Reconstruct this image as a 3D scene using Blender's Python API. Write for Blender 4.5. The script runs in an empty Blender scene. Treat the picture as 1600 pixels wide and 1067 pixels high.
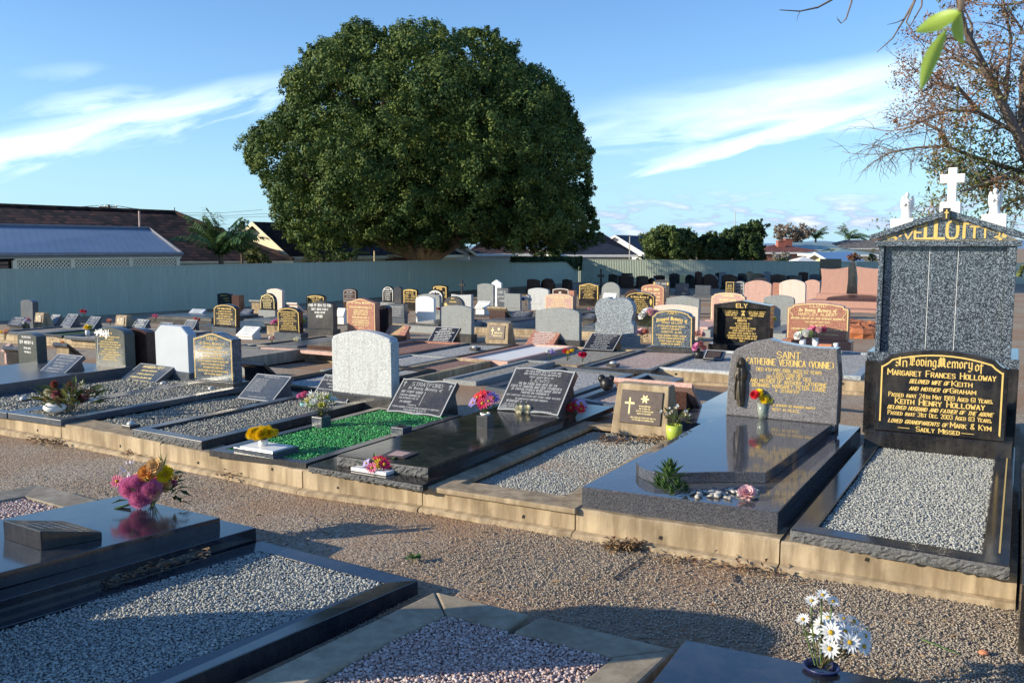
import bpy, math, random
import numpy as np
from mathutils import Vector, Matrix
random.seed(7); rng = np.random.default_rng(7)
SC = bpy.context.scene
COL = SC.collection
# ---------------------------------------------------------------- camera model (pixels refer to the 1600 px wide photograph)
FP = 1380.; HC = 1.65; TH = math.atan(145.5 / FP); CT, ST = math.cos(TH), math.sin(TH)
AZ = math.radians(29.87)                       # heading of the graves
D1 = Vector((math.sin(AZ), math.cos(AZ), 0)); D2 = Vector((math.cos(AZ), -math.sin(AZ), 0))
def gz(Y): return -0.02 * min(max(Y - 7, 0), 30)
def ray(px, py):
    x = (px - 800) / FP; y = -(py - 533.5) / FP
    return Vector((x, CT + y * ST, -ST + y * CT))
def up(px, py, h=0.):
    d = ray(px, py); z = h
    for i in range(30):
        t = (z - HC) / d.z; z = gz(t * d.y) + h
    return Vector((t * d.x, t * d.y, z))
def at(px, py, Y):
    d = ray(px, py); t = Y / d.y
    return Vector((t * d.x, Y, HC + t * d.z))
def proj(P):
    Y, Z = P[1], P[2] - HC
    f = Y * CT - Z * ST; u = Y * ST + Z * CT
    return (800 + FP * P[0] / f, 533.5 - FP * u / f)
def solve(fn, target, lo, hi):
    a = fn(lo) - target
    for i in range(50):
        m = (lo + hi) / 2; b = fn(m) - target
        if (b > 0) == (a > 0): lo = m
        else: hi = m
    return (lo + hi) / 2
# ---------------------------------------------------------------- materials
MATS = {}
class NT:
    def __init__(self, tree): self.t = tree; tree.nodes.clear()
    def n(self, typ, **kw):
        nd = self.t.nodes.new(typ)
        for k, v in kw.items():
            if k == 'inp':
                for kk, vv in v.items():
                    if isinstance(vv, bpy.types.NodeSocket): self.t.links.new(vv, nd.inputs[kk])
                    else: nd.inputs[kk].default_value = vv
            else: setattr(nd, k, v)
        return nd
    def l(self, a, b): self.t.links.new(a, b)
    def m(self, op, a, b=0., c=None):
        nd = self.t.nodes.new('ShaderNodeMath'); nd.operation = op
        for i, v in enumerate([a, b] + ([c] if c is not None else [])):
            if isinstance(v, bpy.types.NodeSocket): self.t.links.new(v, nd.inputs[i])
            else: nd.inputs[i].default_value = v
        return nd.outputs[0]
    def ramp(self, fac, stops, interp='LINEAR'):
        nd = self.t.nodes.new('ShaderNodeValToRGB'); cr = nd.color_ramp; cr.interpolation = interp
        while len(cr.elements) < len(stops): cr.elements.new(.5)
        for e, (p, col) in zip(cr.elements, stops):
            e.position = p; e.color = (*col, 1) if len(col) == 3 else col
        self.t.links.new(fac, nd.inputs[0]); return nd.outputs[0]
    def mix(self, fac, a, b, blend='MIX'):
        nd = self.t.nodes.new('ShaderNodeMix'); nd.data_type = 'RGBA'; nd.blend_type = blend
        for i, v in ((0, fac), (6, a), (7, b)):
            if isinstance(v, bpy.types.NodeSocket): self.t.links.new(v, nd.inputs[i])
            else: nd.inputs[i].default_value = v if i == 0 or len(v) == 4 else (*v, 1)
        return nd.outputs[2]
def new_mat(name, rough=.5, spec=.5, metal=0.):
    m = bpy.data.materials.new(name); m.use_nodes = True; q = NT(m.node_tree)
    b = q.n('ShaderNodeBsdfPrincipled'); o = q.n('ShaderNodeOutputMaterial'); q.l(b.outputs[0], o.inputs[0])
    b.inputs['Roughness'].default_value = rough; b.inputs['Specular IOR Level'].default_value = spec
    b.inputs['Metallic'].default_value = metal; MATS[name] = m
    return m, q, b
def objc(q): return q.n('ShaderNodeTexCoord').outputs['Object']
def noise(q, vec, scale, detail=4, rough=.55):
    return q.n('ShaderNodeTexNoise', inp={'Vector': vec, 'Scale': scale, 'Detail': detail, 'Roughness': rough}).outputs[0]
def vor(q, vec, scale, out='Color', feature='F1'):
    return q.n('ShaderNodeTexVoronoi', feature=feature, inp={'Vector': vec, 'Scale': scale}).outputs[out]
def bump(q, b, h, st=.3, dist=.01):
    n = q.n('ShaderNodeBump', inp={'Height': h, 'Strength': st, 'Distance': dist}); q.l(n.outputs[0], b.inputs['Normal'])
def plain(name, col, rough=.6, var=.15, scale=12, spec=.4, metal=0.):
    m, q, b = new_mat(name, rough, spec, metal); v = objc(q)
    f = noise(q, v, scale)
    q.l(q.ramp(f, [(.3, [c * (1 - var) for c in col]), (.7, [min(1, c * (1 + var)) for c in col])]), b.inputs['Base Color'])
    return m
def granite(name, cols, scale=220, rough=.12, spec=.5, big=.15, dust=.0):
    """speckled stone: dark, mid and light crystals"""
    m, q, b = new_mat(name, rough, spec); v = objc(q)
    r = q.n('ShaderNodeSeparateColor', inp={0: vor(q, v, scale)}).outputs[0]
    r2 = noise(q, v, scale * .45, 3)
    pw = .85 if 'pearl' in name else .6; k = q.m('ADD', q.m('MULTIPLY', r, pw), q.m('MULTIPLY', r2, 1 - pw))
    col = q.ramp(k, [(.25, cols[0]), (.5, cols[1]), (.76 if pw < .8 else .96, cols[2])])
    lg = noise(q, v, 5, 5)
    wt = q.n('ShaderNodeMapping', inp={'Vector': v, 'Scale': (14, 14, 1.5)}).outputs[0]
    st_ = q.ramp(noise(q, wt, 1.3, 6, .65), [(.48, (0, 0, 0)), (.72, (1, 1, 1))])
    col = q.mix(q.m('MULTIPLY', st_, .3 if rough > .3 else .12), col, (.16, .145, .12))
    col = q.mix(q.m('MULTIPLY', lg, big), col, (cols[0][0] * .6, cols[0][1] * .6, cols[0][2] * .6))
    if dust:
        dm = q.ramp(noise(q, v, 3, 8, .7), [(.45, (0, 0, 0)), (.75, (1, 1, 1))])
        col = q.mix(q.m('MULTIPLY', q.n('ShaderNodeSeparateColor', inp={0: dm}).outputs[0], dust), col, (.3, .26, .2))
        rg = q.m('ADD', rough, q.m('MULTIPLY', noise(q, v, 6, 6, .7), dust * .6)); q.l(rg, b.inputs['Roughness'])
    q.l(col, b.inputs['Base Color']); return m
K = (.006, .006, .007)
granite('black_granite', [K, (.011, .011, .013), (.022, .022, .026)], 300, .09, .6, 0, .16)
granite('navy_granite', [(.005, .007, .014), (.008, .011, .02), (.018, .022, .036)], 300, .08, .7, 0, .14)
granite('charcoal_granite', [(.02, .021, .024), (.035, .036, .04), (.08, .08, .085)], 300, .2, .5, .2, .2)
granite('slate_granite', [(.03, .04, .055), (.055, .068, .088), (.12, .14, .17)], 220, .25, .5, .2, .15)
granite('green_granite', [(.03, .04, .04), (.055, .068, .066), (.1, .115, .11)], 260, .25, .5, .2, .15)
granite('grey_granite', [(.13, .145, .15), (.25, .27, .275), (.42, .44, .44)], 240, .7, .3, .3, .1)
granite('pale_granite', [(.3, .32, .34), (.48, .5, .5), (.62, .63, .62)], 160, .7, .3, .12)
granite('blue_grey_granite', [(.1, .125, .15), (.2, .235, .27), (.42, .46, .5)], 90, .4, .4, .2)
granite('blue_pearl', [(.016, .022, .03), (.034, .045, .058), (.3, .36, .43)], 170, .15, .5, .1)
granite('mauve_granite', [(.085, .08, .085), (.18, .17, .175), (.34, .325, .325)], 230, .12, .5, .5)
granite('mauve_dark', [(.038, .042, .052), (.07, .072, .084), (.14, .14, .152)], 240, .07, .85, .3)
granite('red_granite', [(.2, .07, .045), (.42, .18, .12), (.54, .31, .23)], 160, .3, .4, .2)
granite('pink_granite', [(.36, .19, .15), (.52, .31, .25), (.62, .44, .38)], 160, .5, .4, .12)
granite('terracotta_granite', [(.3, .15, .115), (.43, .235, .18), (.5, .31, .25)], 160, .45, .4, .12)
granite('pale_pink_granite', [(.52, .4, .34), (.66, .54, .46), (.72, .62, .55)], 160, .6, .3, .1)
granite('brown_granite', [(.03, .014, .011), (.06, .028, .022), (.1, .055, .045)], 200, .2, .5, .1)
granite('rock_face', [(.06, .062, .065), (.12, .122, .125), (.2, .2, .2)], 260, .8, .3, .4)
plain('white_marble', (.78, .77, .73), .5, .05, 8)
plain('bluish_marble', (.42, .46, .5), .5, .05, 5)
plain('gold_leaf', (.66, .46, .14), .45, .08, 40)
plain('cream_lettering', (.8, .66, .32), .5, .05, 40)
plain('white_lettering', (.72, .72, .7), .6, .05, 40)
plain('silver_lettering', (.34, .35, .36), .6, .06, 40)
plain('bronze', (.09, .075, .055), .45, .25, 30, .5, .35)
plain('plaque_bronze', (.07, .05, .043), .45, .2, 30, .4, .2)
plain('dark_gap', (.02, .017, .014), .9)
def concrete(name, col, dirt=.5):
    m, q, b = new_mat(name, .85, .25); v = objc(q)
    a = noise(q, v, 2.2, 8, .65); f = noise(q, v, 60, 4)
    st = q.n('ShaderNodeMapping', inp={'Vector': v, 'Scale': (9, 9, 1.2)}).outputs[0]
    s2 = noise(q, st, 1.6, 6, .6)
    c1 = q.ramp(a, [(.32, [x * .5 for x in col]), (.48, [x * .88 for x in col]), (.72, [min(1, x * 1.2) for x in col])])
    c2 = q.mix(q.m('MULTIPLY', q.ramp(s2, [(.4, (0, 0, 0)), (.62, (1, 1, 1))]), dirt), c1, (col[0] * .4, col[1] * .36, col[2] * .32))
    c3 = q.mix(q.m('MULTIPLY', q.ramp(vor(q, v, 130, 'Distance'), [(0, (1, 1, 1)), (.25, (0, 0, 0))]), .18), c2, (col[0] * .4, col[1] * .4, col[2] * .4))
    q.l(c3, b.inputs['Base Color'])
    bump(q, b, q.m('ADD', q.m('MULTIPLY', f, .5), a), .35, .006)
    return m
concrete('tan_concrete', (.44, .345, .225), .65)
concrete('grey_concrete', (.36, .32, .25), .5)
concrete('muted_concrete', (.4, .335, .235), .4)  # slightly greyer tan, used on the centre foreground frame
def pebble_mat(name, cols, rough=.8):
    m, q, b = new_mat(name, rough, .3)
    r = q.n('ShaderNodeNewGeometry').outputs['Random Per Island']
    n = len(cols)
    c = q.ramp(r, [((i + .5) / n, x) for i, x in enumerate(cols)])
    f = noise(q, objc(q), 160, 3)
    c = q.mix(q.m('MULTIPLY', f, .35), c, (.1, .095, .09))
    q.l(c, b.inputs['Base Color']); return m
pebble_mat('white_gravel', [(0.314, 0.321, 0.3), (0.549, 0.556, 0.5), (0.412, 0.418, 0.38), (0.588, 0.592, 0.535), (0.47, 0.474, 0.43), (0.235, 0.245, 0.24), (0.51, 0.5, 0.43)])
pebble_mat('tan_gravel', [(0.209, 0.203, 0.175), (0.399, 0.386, 0.32), (0.304, 0.297, 0.257), (0.446, 0.431, 0.354), (0.342, 0.327, 0.262), (0.18, 0.178, 0.165)])
pebble_mat('pink_gravel', [(.5, .33, .28), (.72, .6, .55), (.6, .45, .4), (.42, .27, .23), (.78, .69, .64), (.56, .4, .34)])
pebble_mat('green_chips', [(.008, .17, .03), (.015, .32, .055), (.05, .5, .1), (.012, .22, .04), (.12, .6, .18), (.008, .13, .022)], .25)
pebble_mat('path_stone', [(0.289, 0.244, 0.189), (0.482, 0.414, 0.328), (0.366, 0.313, 0.246), (0.404, 0.322, 0.224), (0.578, 0.515, 0.422), (0.183, 0.152, 0.121), (0.424, 0.363, 0.285)])
pebble_mat('river_stone', [(.34, .31, .27), (.5, .46, .4), (.42, .38, .33), (.6, .57, .52)])
def gravel_sheet(name, cols, scale=55):
    m, q, b = new_mat(name, .9, .2); v = objc(q)
    r = q.n('ShaderNodeSeparateColor', inp={0: vor(q, v, scale)}).outputs[0]
    d = vor(q, v, scale, 'Distance')
    n = len(cols); c = q.ramp(r, [((i + .5) / n, x) for i, x in enumerate(cols)])
    c = q.mix(q.ramp(d, [(.25, (0, 0, 0)), (.75, (.6, .6, .6))]), c, [x * .35 for x in cols[0]])
    q.l(c, b.inputs['Base Color']); bump(q, b, q.m('SUBTRACT', 1, d), .6, .012); return m
gravel_sheet('white_gravel_bed', [(.26, .26, .26), (.58, .57, .54), (.42, .41, .39), (.64, .62, .58)])
gravel_sheet('tan_gravel_bed', [(.24, .22, .19), (.46, .42, .35), (.36, .34, .3), (.5, .46, .38)])
gravel_sheet('pink_gravel_bed', [(.42, .28, .23), (.64, .5, .44), (.54, .39, .33), (.7, .6, .54)])
gravel_sheet('red_gravel_bed', [(.25, .13, .1), (.4, .24, .19), (.33, .19, .15), (.44, .3, .25)])
gravel_sheet('green_bed', [(.005, .09, .015), (.02, .2, .04), (.01, .14, .03), (.03, .28, .06)], 70)
gravel_sheet('green_turf', [(.03, .07, .02), (.06, .12, .035), (.05, .1, .03), (.08, .14, .05)], 40)
def ground_mat(name):
    m, q, b = new_mat(name, .95, .15); v = objc(q)
    big = noise(q, v, .55, 6, .6)
    r = q.n('ShaderNodeSeparateColor', inp={0: vor(q, v, 75)}).outputs[0]; d = vor(q, v, 75, 'Distance')
    st = q.ramp(r, [(.1, (0.202, 0.166, 0.125)), (.35, (0.366, 0.304, 0.228)), (.6, (0.289, 0.23, 0.168)), (.85, (0.462, 0.396, 0.314))])
    dirt = q.ramp(noise(q, v, 14, 6, .65), [(.3, (0.242, 0.143, 0.082)), (.7, (0.383, 0.244, 0.148))])
    k = q.ramp(big, [(.4, (.08, .08, .08)), (.58, (.95, .95, .95))])
    col = q.mix(k, dirt, st)
    q.l(col, b.inputs['Base Color'])
    bump(q, b, q.m('ADD', q.m('MULTIPLY', q.m('SUBTRACT', 1, d), .6), noise(q, v, 30, 5)), .55, .012); return m
ground_mat('gravel_dirt')
def leaf_mat(name, cols, rough=.45, trans=.25):
    m, q, b = new_mat(name, rough, .25)
    r = q.n('ShaderNodeNewGeometry').outputs['Random Per Island']
    n = len(cols); c = q.ramp(r, [((i + .5) / n, x) for i, x in enumerate(cols)])
    lg = noise(q, objc(q), .9, 3)
    c = q.mix(q.m('MULTIPLY', q.ramp(lg, [(.45, (0, 0, 0)), (.62, (1, 1, 1))]), .55), c, [min(1, x * 1.5) for x in cols[-1]])
    q.l(c, b.inputs['Base Color'])
    if trans:
        t = q.n('ShaderNodeBsdfTranslucent'); q.l(c, t.inputs[0])
        mx = q.n('ShaderNodeMixShader', inp={0: trans}); q.l(b.outputs[0], mx.inputs[1]); q.l(t.outputs[0], mx.inputs[2])
        o = [x for x in q.t.nodes if x.type == 'OUTPUT_MATERIAL'][0]; q.l(mx.outputs[0], o.inputs[0])
    return m
leaf_mat('fig_leaf', [(.026, .064, .018), (.038, .082, .021), (.06, .108, .026), (.032, .07, .024), (.115, .145, .03)], .7, .1)
leaf_mat('bush_leaf', [(.05, .085, .025), (.08, .12, .035), (.065, .1, .03), (.1, .14, .045)], .5, .2)
leaf_mat('dark_bush_leaf', [(.02, .045, .014), (.035, .065, .02), (.05, .08, .025)], .5, .12)
leaf_mat('dry_leaf', [(.2, .085, .04), (.3, .15, .075), (.14, .065, .035), (.34, .2, .11)], .7, .2)
leaf_mat('olive_leaf', [(.07, .1, .03), (.1, .13, .04), (.05, .08, .025), (.16, .16, .05)], .5, .25)
leaf_mat('palm_leaf', [(.05, .1, .03), (.08, .14, .045), (.1, .17, .06)], .45, .2)
leaf_mat('grey_leaf', [(.3, .29, .25), (.22, .22, .18), (.36, .34, .3)], .7, .1)
leaf_mat('twig_grey', [(.2, .16, .13), (.26, .2, .16), (.16, .13, .1)], .8, 0)
leaf_mat('red_leaf', [(.2, .06, .04), (.28, .1, .06), (.12, .1, .04)], .6, .15)
leaf_mat('stem_green', [(.1, .18, .05), (.14, .22, .07), (.08, .14, .04)], .5, .2)
leaf_mat('dark_stem', [(.05, .07, .03), (.08, .09, .04), (.1, .08, .04)], .6, .1)
leaf_mat('litter_leaf', [(.2, .1, .05), (.3, .19, .1), (.14, .07, .035), (.36, .26, .15)], .8, 0)
leaf_mat('yellow_green_leaf', [(.42, .55, .08), (.36, .5, .09)], .4, .45)  # light yellow-green, translucent, for the leaves close to the camera
plain('bark', (.13, .1, .075), .9, .3, 14)
plain('fig_bark', (.28, .2, .14), .9, .3, 6)
plain('twig_bark', (.16, .13, .11), .9, .25, 20)
# ---------------------------------------------------------------- mesh building
class MB:
    def __init__(self): self.v = []; self.f = []; self.mi = []; self.cur = 0
    def add(self, vs, fs, M=None):
        o = len(self.v)
        self.v += [tuple(M @ Vector(p)) if M is not None else tuple(p) for p in vs]
        self.f += [tuple(i + o for i in f) for f in fs]; self.mi += [self.cur] * len(fs)
    def box(self, x0, x1, y0, y1, z0, z1, M=None):
        self.add([(x0,y0,z0),(x1,y0,z0),(x1,y1,z0),(x0,y1,z0),(x0,y0,z1),(x1,y0,z1),(x1,y1,z1),(x0,y1,z1)],
                 [(0,3,2,1),(4,5,6,7),(0,1,5,4),(1,2,6,5),(2,3,7,6),(3,0,4,7)], M)
    def poly_prism(self, top, zb, M=None):
        """closed solid from a top loop (3-D points) down to height zb (number or list)"""
        n = len(top); bot = [(p[0], p[1], zb if not isinstance(zb, (list, tuple)) else zb[i]) for i, p in enumerate(top)]
        self.add(list(map(tuple, top)) + bot, [tuple(range(n)), tuple(range(2*n-1, n-1, -1))] + [(i, n+i, n+(i+1) % n, (i+1) % n) for i in range(n)], M)
    def loops(self, rings, close=True, caps=True, M=None):
        n = len(rings[0]); vs = [p for r in rings for p in r]; fs = []
        for k in range(len(rings) - 1):
            for i in range(n if close else n - 1):
                j = (i + 1) % n; fs.append((k*n+i, k*n+j, (k+1)*n+j, (k+1)*n+i))
        if caps: fs += [tuple(range(n-1, -1, -1)), tuple(range((len(rings)-1)*n, len(rings)*n))]
        self.add(vs, fs, M)
    def slab(self, prof, y0, y1, bev=.006, M=None):
        """profile in (x,z), extruded along y from y0 (front) to y1, front and back edges bevelled"""
        ins = inset(prof, bev)
        self.loops([[(x, y0, z) for x, z in ins], [(x, y0 + bev, z) for x, z in prof], [(x, y1 - bev, z) for x, z in prof], [(x, y1, z) for x, z in ins]], M=M)
    def tube(self, pts, rad, n=6, M=None):
        pts = [Vector(p) for p in pts]; rings = []
        if not isinstance(rad, (list, tuple)): rad = [rad] * len(pts)
        a = None
        for i, p in enumerate(pts):
            t = (pts[min(i+1, len(pts)-1)] - pts[max(i-1, 0)])
            if t.length < 1e-9: t = Vector((0, 0, 1))
            t.normalize()
            if a is None: a = t.orthogonal().normalized()
            else:
                a = a - t * a.dot(t)
                a = a.normalized() if a.length > 1e-6 else t.orthogonal().normalized()
            b = t.cross(a)
            rings.append([p + (a * math.cos(6.2832*k/n) + b * math.sin(6.2832*k/n)) * rad[i] for k in range(n)])
        self.loops(rings, M=M)
    def lathe(self, prof, n=16, M=None, caps=True):
        self.loops([[(r * math.cos(6.2832*k/n), r * math.sin(6.2832*k/n), z) for k in range(n)] for r, z in prof], caps=caps, M=M)
    def petal(self, base, d, nrm, L, W, cup=.15):
        """a pointed, slightly folded leaf or petal"""
        d = d.normalized(); s = d.cross(nrm)
        s = s.normalized() if s.length > 1e-6 else d.orthogonal().normalized()
        u = s.cross(d).normalized()
        b = Vector(base)
        self.add([b, b + d*L*.45 + s*W*.5 + u*L*cup, b + d*L + u*L*cup*.4, b + d*L*.45 - s*W*.5 + u*L*cup, b + d*L*.5 + u*L*cup*.4],
                 [(0, 1, 4), (1, 2, 4), (2, 3, 4), (3, 0, 4)])
    def blob(self, c, r, n=8, m=5, jit=.0, sz=(1, 1, 1)):
        c = Vector(c); rings = []
        for k in range(m + 1):
            a = math.pi * k / m; rr = max(math.sin(a), .02)
            rings.append([c + Vector((rr*math.cos(6.2832*i/n)*sz[0], rr*math.sin(6.2832*i/n)*sz[1], -math.cos(a)*sz[2])) * r * (1 + random.uniform(-jit, jit)) for i in range(n)])
        self.loops(rings)
    def build(self, name, mats, parent=None, smooth=False, bevel=0, loc=None, rotz=0):
        me = bpy.data.meshes.new(name); me.from_pydata([tuple(p) for p in self.v], [], self.f)
        if not isinstance(mats, (list, tuple)): mats = [mats]
        for x in mats: me.materials.append(MATS[x])
        if len(mats) > 1: me.polygons.foreach_set('material_index', self.mi)
        if smooth: me.polygons.foreach_set('use_smooth', [True] * len(me.polygons))
        me.update()
        return link(name, me, parent, bevel, loc, rotz)
def link(name, me, parent=None, bevel=0, loc=None, rotz=0):
    o = bpy.data.objects.new(name, me); COL.objects.link(o)
    if parent is not None: o.parent = parent
    if loc is not None: o.location = loc
    if rotz: o.rotation_euler = (0, 0, rotz)
    if bevel:
        b = o.modifiers.new('bevel', 'BEVEL'); b.width = bevel; b.segments = 2; b.limit_method = 'ANGLE'; b.angle_limit = .6
    return o
def tag(o, label, cat, group=None):
    o['label'] = label; o['category'] = cat
    if group: o['group'] = group
    return o
def thing(name, label, cat, loc=(0, 0, 0), rotz=0, group=None):
    o = bpy.data.objects.new(name, None); COL.objects.link(o); o.location = loc; o.rotation_euler = (0, 0, rotz)
    o.empty_display_size = .1
    return tag(o, label, cat, group)
def setting(o): o['kind'] = 'structure'; return o
def stuff(o): o['kind'] = 'stuff'; return o
def fast_mesh(name, V, Fq, mat, parent=None, smooth=False):
    """mesh from numpy arrays: V (n,3), Fq (m,k) with k corners each"""
    me = bpy.data.meshes.new(name); k = Fq.shape[1]
    me.vertices.add(len(V)); me.vertices.foreach_set('co', V.astype(np.float32).ravel())
    me.loops.add(Fq.size); me.loops.foreach_set('vertex_index', Fq.astype(np.int32).ravel())
    me.polygons.add(len(Fq)); me.polygons.foreach_set('loop_start', np.arange(0, Fq.size, k, dtype=np.int32))
    if smooth: me.polygons.foreach_set('use_smooth', np.ones(len(Fq), dtype=bool))
    me.materials.append(MATS[mat]); me.update(calc_edges=True)
    return link(name, me, parent)
def inset(prof, d):
    """move every corner of a closed outline inwards by d"""
    n = len(prof); out = []
    area = sum(prof[i][0]*prof[(i+1) % n][1] - prof[(i+1) % n][0]*prof[i][1] for i in range(n))
    sg = 1 if area > 0 else -1
    for i in range(n):
        p0, p, p1 = Vector(prof[i-1]), Vector(prof[i]), Vector(prof[(i+1) % n])
        e0 = (p - p0); e1 = (p1 - p)
        if e0.length < 1e-7 or e1.length < 1e-7: out.append(tuple(p)); continue
        e0.normalize(); e1.normalize()
        n0 = Vector((-e0.y, e0.x)) * sg; n1 = Vector((-e1.y, e1.x)) * sg
        b = n0 + n1
        if b.length < 1e-6: out.append(tuple(p + n0 * d)); continue
        b.normalize(); out.append(tuple(p + b * min(d / max(b.dot(n0), .35), 2.5 * d)))
    return out
def rotm(rz, loc=(0, 0, 0)): return Matrix.Translation(loc) @ Matrix.Rotation(rz, 4, 'Z')
# ---------------------------------------------------------------- pebbles
ICO_V = None
def _ico():
    t = (1 + 5 ** .5) / 2
    v = np.array([(-1,t,0),(1,t,0),(-1,-t,0),(1,-t,0),(0,-1,t),(0,1,t),(0,-1,-t),(0,1,-t),(t,0,-1),(t,0,1),(-t,0,-1),(-t,0,1)], float)
    f = np.array([(0,11,5),(0,5,1),(0,1,7),(0,7,10),(0,10,11),(1,5,9),(5,11,4),(11,10,2),(10,7,6),(7,1,8),(3,9,4),(3,4,2),(3,2,6),(3,6,8),(3,8,9),(4,9,5),(2,4,11),(6,2,10),(8,6,7),(9,8,1)])
    return v / np.linalg.norm(v[0]), f
ICO_V, ICO_F = _ico()
OCT_V = np.array([(1,0,0),(-1,0,0),(0,1,0),(0,-1,0),(0,0,1),(0,0,-1)], float)
OCT_F = np.array([(0,2,4),(2,1,4),(1,3,4),(3,0,4),(2,0,5),(1,2,5),(3,1,5),(0,3,5)])
def pebbles(name, P, size, mat, parent=None, octa=False, flat=.65):
    """P (n,3) centres; every pebble an irregular little stone of its own"""
    V0, F0 = (OCT_V, OCT_F) if octa else (ICO_V, ICO_F)
    n = len(P); q = rng.normal(size=(n, 4)); q /= np.linalg.norm(q, axis=1)[:, None]
    w, x, y, z = q.T
    R = np.stack([1-2*(y*y+z*z), 2*(x*y-w*z), 2*(x*z+w*y), 2*(x*y+w*z), 1-2*(x*x+z*z), 2*(y*z-w*x), 2*(x*z-w*y), 2*(y*z+w*x), 1-2*(x*x+y*y)], 1).reshape(n, 3, 3)
    S = size * rng.uniform(.24, .66, (n, 1, 1)) * np.stack([np.ones(n), rng.uniform(.65, 1, n), rng.uniform(.5, .8, n)], 1)[:, None, :]
    V = V0[None] * (1 + rng.uniform(-.22, .22, (n, len(V0), 1))) * S
    V = np.einsum('nij,nkj->nki', R, V); V[:, :, 2] *= flat
    V += np.asarray(P)[:, None, :]
    Fq = (F0[None] + (np.arange(n) * len(V0))[:, None, None]).reshape(-1, 3)
    return stuff(fast_mesh(name, V.reshape(-1, 3), Fq, mat, parent))
def in_poly(X, Y, poly):
    r = np.zeros(len(X), bool); n = len(poly)
    for i in range(n):
        x0, y0 = poly[i][:2]; x1, y1 = poly[(i+1) % n][:2]
        if abs(y1 - y0) < 1e-12: continue
        c = ((y0 > Y) != (y1 > Y)) & (X < (x1 - x0) * (Y - y0) / (y1 - y0) + x0); r ^= c
    return r
def fill_points(poly, z, step, jit=.5, rough=.004):
    xs = [p[0] for p in poly]; ys = [p[1] for p in poly]
    gx, gy = np.meshgrid(np.arange(min(xs), max(xs), step), np.arange(min(ys), max(ys), step))
    gx = gx.ravel() + rng.uniform(-jit, jit, gx.size) * step; gy = gy.ravel() + rng.uniform(-jit, jit, gy.size) * step
    k = in_poly(gx, gy, poly); gx, gy = gx[k], gy[k]
    h = z + .003 * (np.sin(gx * 7.1) * np.cos(gy * 5.3) + np.sin(gx * 3.3 + gy * 4.1)) + rng.uniform(-rough, rough, len(gx))
    return np.stack([gx, gy, h], 1)
# ---------------------------------------------------------------- lettering: strokes drawn with a broad nib
GL = dict(A='002640/1232', B='00063645443303/3342413000', C='45361605011030 41', D='0006264541 2000', E='46060040/0333', F='460600/0333',
 G='4536160501103041 4323', H='0006/4046/0343', I='0006', J='463631201001', K='0006/4602/1340', L='060040', M='0006224640', N='00064046', O='163645413010010516',
 P='0006364544 3303', Q='163645413010010516/2240', R='00063645443303/2340', S='453616050413334241301001', T='0646/2620', U='060110304146', V='062046', W='0610243046', X='0046/0640', Y='062346/2320', Z='06460040')
GL.update({'0': '163645413010010516', '1': '152620', '2': '05163645440040', '3': '0516364533/23334241301001', '4': '30360242', '5': '46060333424130 1001', '6': '453616050110304142331302',
 '7': '064610', '8': '163645443313040516/130201103041423 3', '9': '011030414536160504133344', '&': '40052636351202011020 42', '(': '36151131', ')': '16353111', '.': '0001', ',': '1100', '-': '0333', '/': '0046', "'": '1615'})
GOTH = dict(n=[(0,0,0,4),(0,3.2,1,4.2,2,3.4,2,0)], m=[(0,0,0,4),(0,3.2,1,4.2,1.8,3.4,1.8,0),(1.8,3.2,2.8,4.2,3.6,3.4,3.6,0)], o=[(.9,0,0,.8,0,3.2,.9,4.2,1.9,3.2,1.9,.8,.9,0)],
 v=[(0,4.3,0,.8,.9,0,1.9,.8,1.9,3.2,.9,4.3)], i=[(0,0,0,4),(-.2,5.2,.3,5.5)], g=[(1.9,3.6,.9,4.2,0,3.2,0,.8,.9,0,1.9,.6),(1.9,4,1.9,-1,.9,-2,-.2,-1.5)], e=[(1.9,.4,.9,0,0,.8,0,3.2,1,4.2,1.9,3,.1,1.9)],
 r=[(0,0,0,4),(0,3.2,.9,4.2,1.6,3.5)], y=[(0,4.2,0,.8,.9,0),(1.9,4.2,1.9,-.8,.9,-2,-.2,-1.7)], f=[(.2,-1.6,.2,4.6,1.1,5.8,1.9,5.2),(-.6,3.7,1.3,3.7)], a=[(1.8,4,1.8,.4),(1.8,3.6,.8,4.2,0,3.2,0,.8,.9,0,1.8,.8)], s=[(1.8,3.5,.8,4.2,0,3.2,1.8,1.2,.9,0,-.1,.5)],
 t=[(.4,5.2,.4,.6,1.2,0),(-.4,4,1.4,4)], u=[(0,4,0,.6,.9,0,1.9,.8),(1.9,4,1.9,0)], d=[(.9,0,0,.8,0,3.2,.9,4.2,1.9,3.2,1.9,.8,.9,0),(1.9,3.2,.6,6)], l=[(0,6,0,.4,.7,0)], h=[(0,6,0,0),(0,3.2,1,4.2,2,3.4,2,0)], p=[(0,4,0,-2),(0,3.2,1,4.2,2,3.2,2,.8,1,0,0,.8)], k=[(0,6,0,0),(1.6,4.2,.2,2.2,1.8,0)],
 I=[(-.4,4.8,.6,6,1.8,5.4),(1,6,1,1,-.2,0,-.8,.8),(-.6,3,.4,2.2),(1.5,6.6,1.5,.6)], L=[(-.4,4.6,.5,6,.5,1,-.4,.1),(.5,.9,1.8,0,3.2,.9),(1.7,6.4,1.7,.8),(1.7,4.6,2.8,5.4,2.8,2.6)], M=[(-.6,.8,.2,0,.2,5,1.2,6.2,2,5.2,2,.3),(2,5,3,6.2,3.9,5.2,3.9,.8,4.6,0),(1.1,6.6,1.1,.6),(3,6.6,3,.8)],
 T=[(-.5,5,1,6,3,5.4),(1.2,6,0,4.5,0,1,1.4,0,2.8,1),(1.8,6,1.8,1)])
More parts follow.
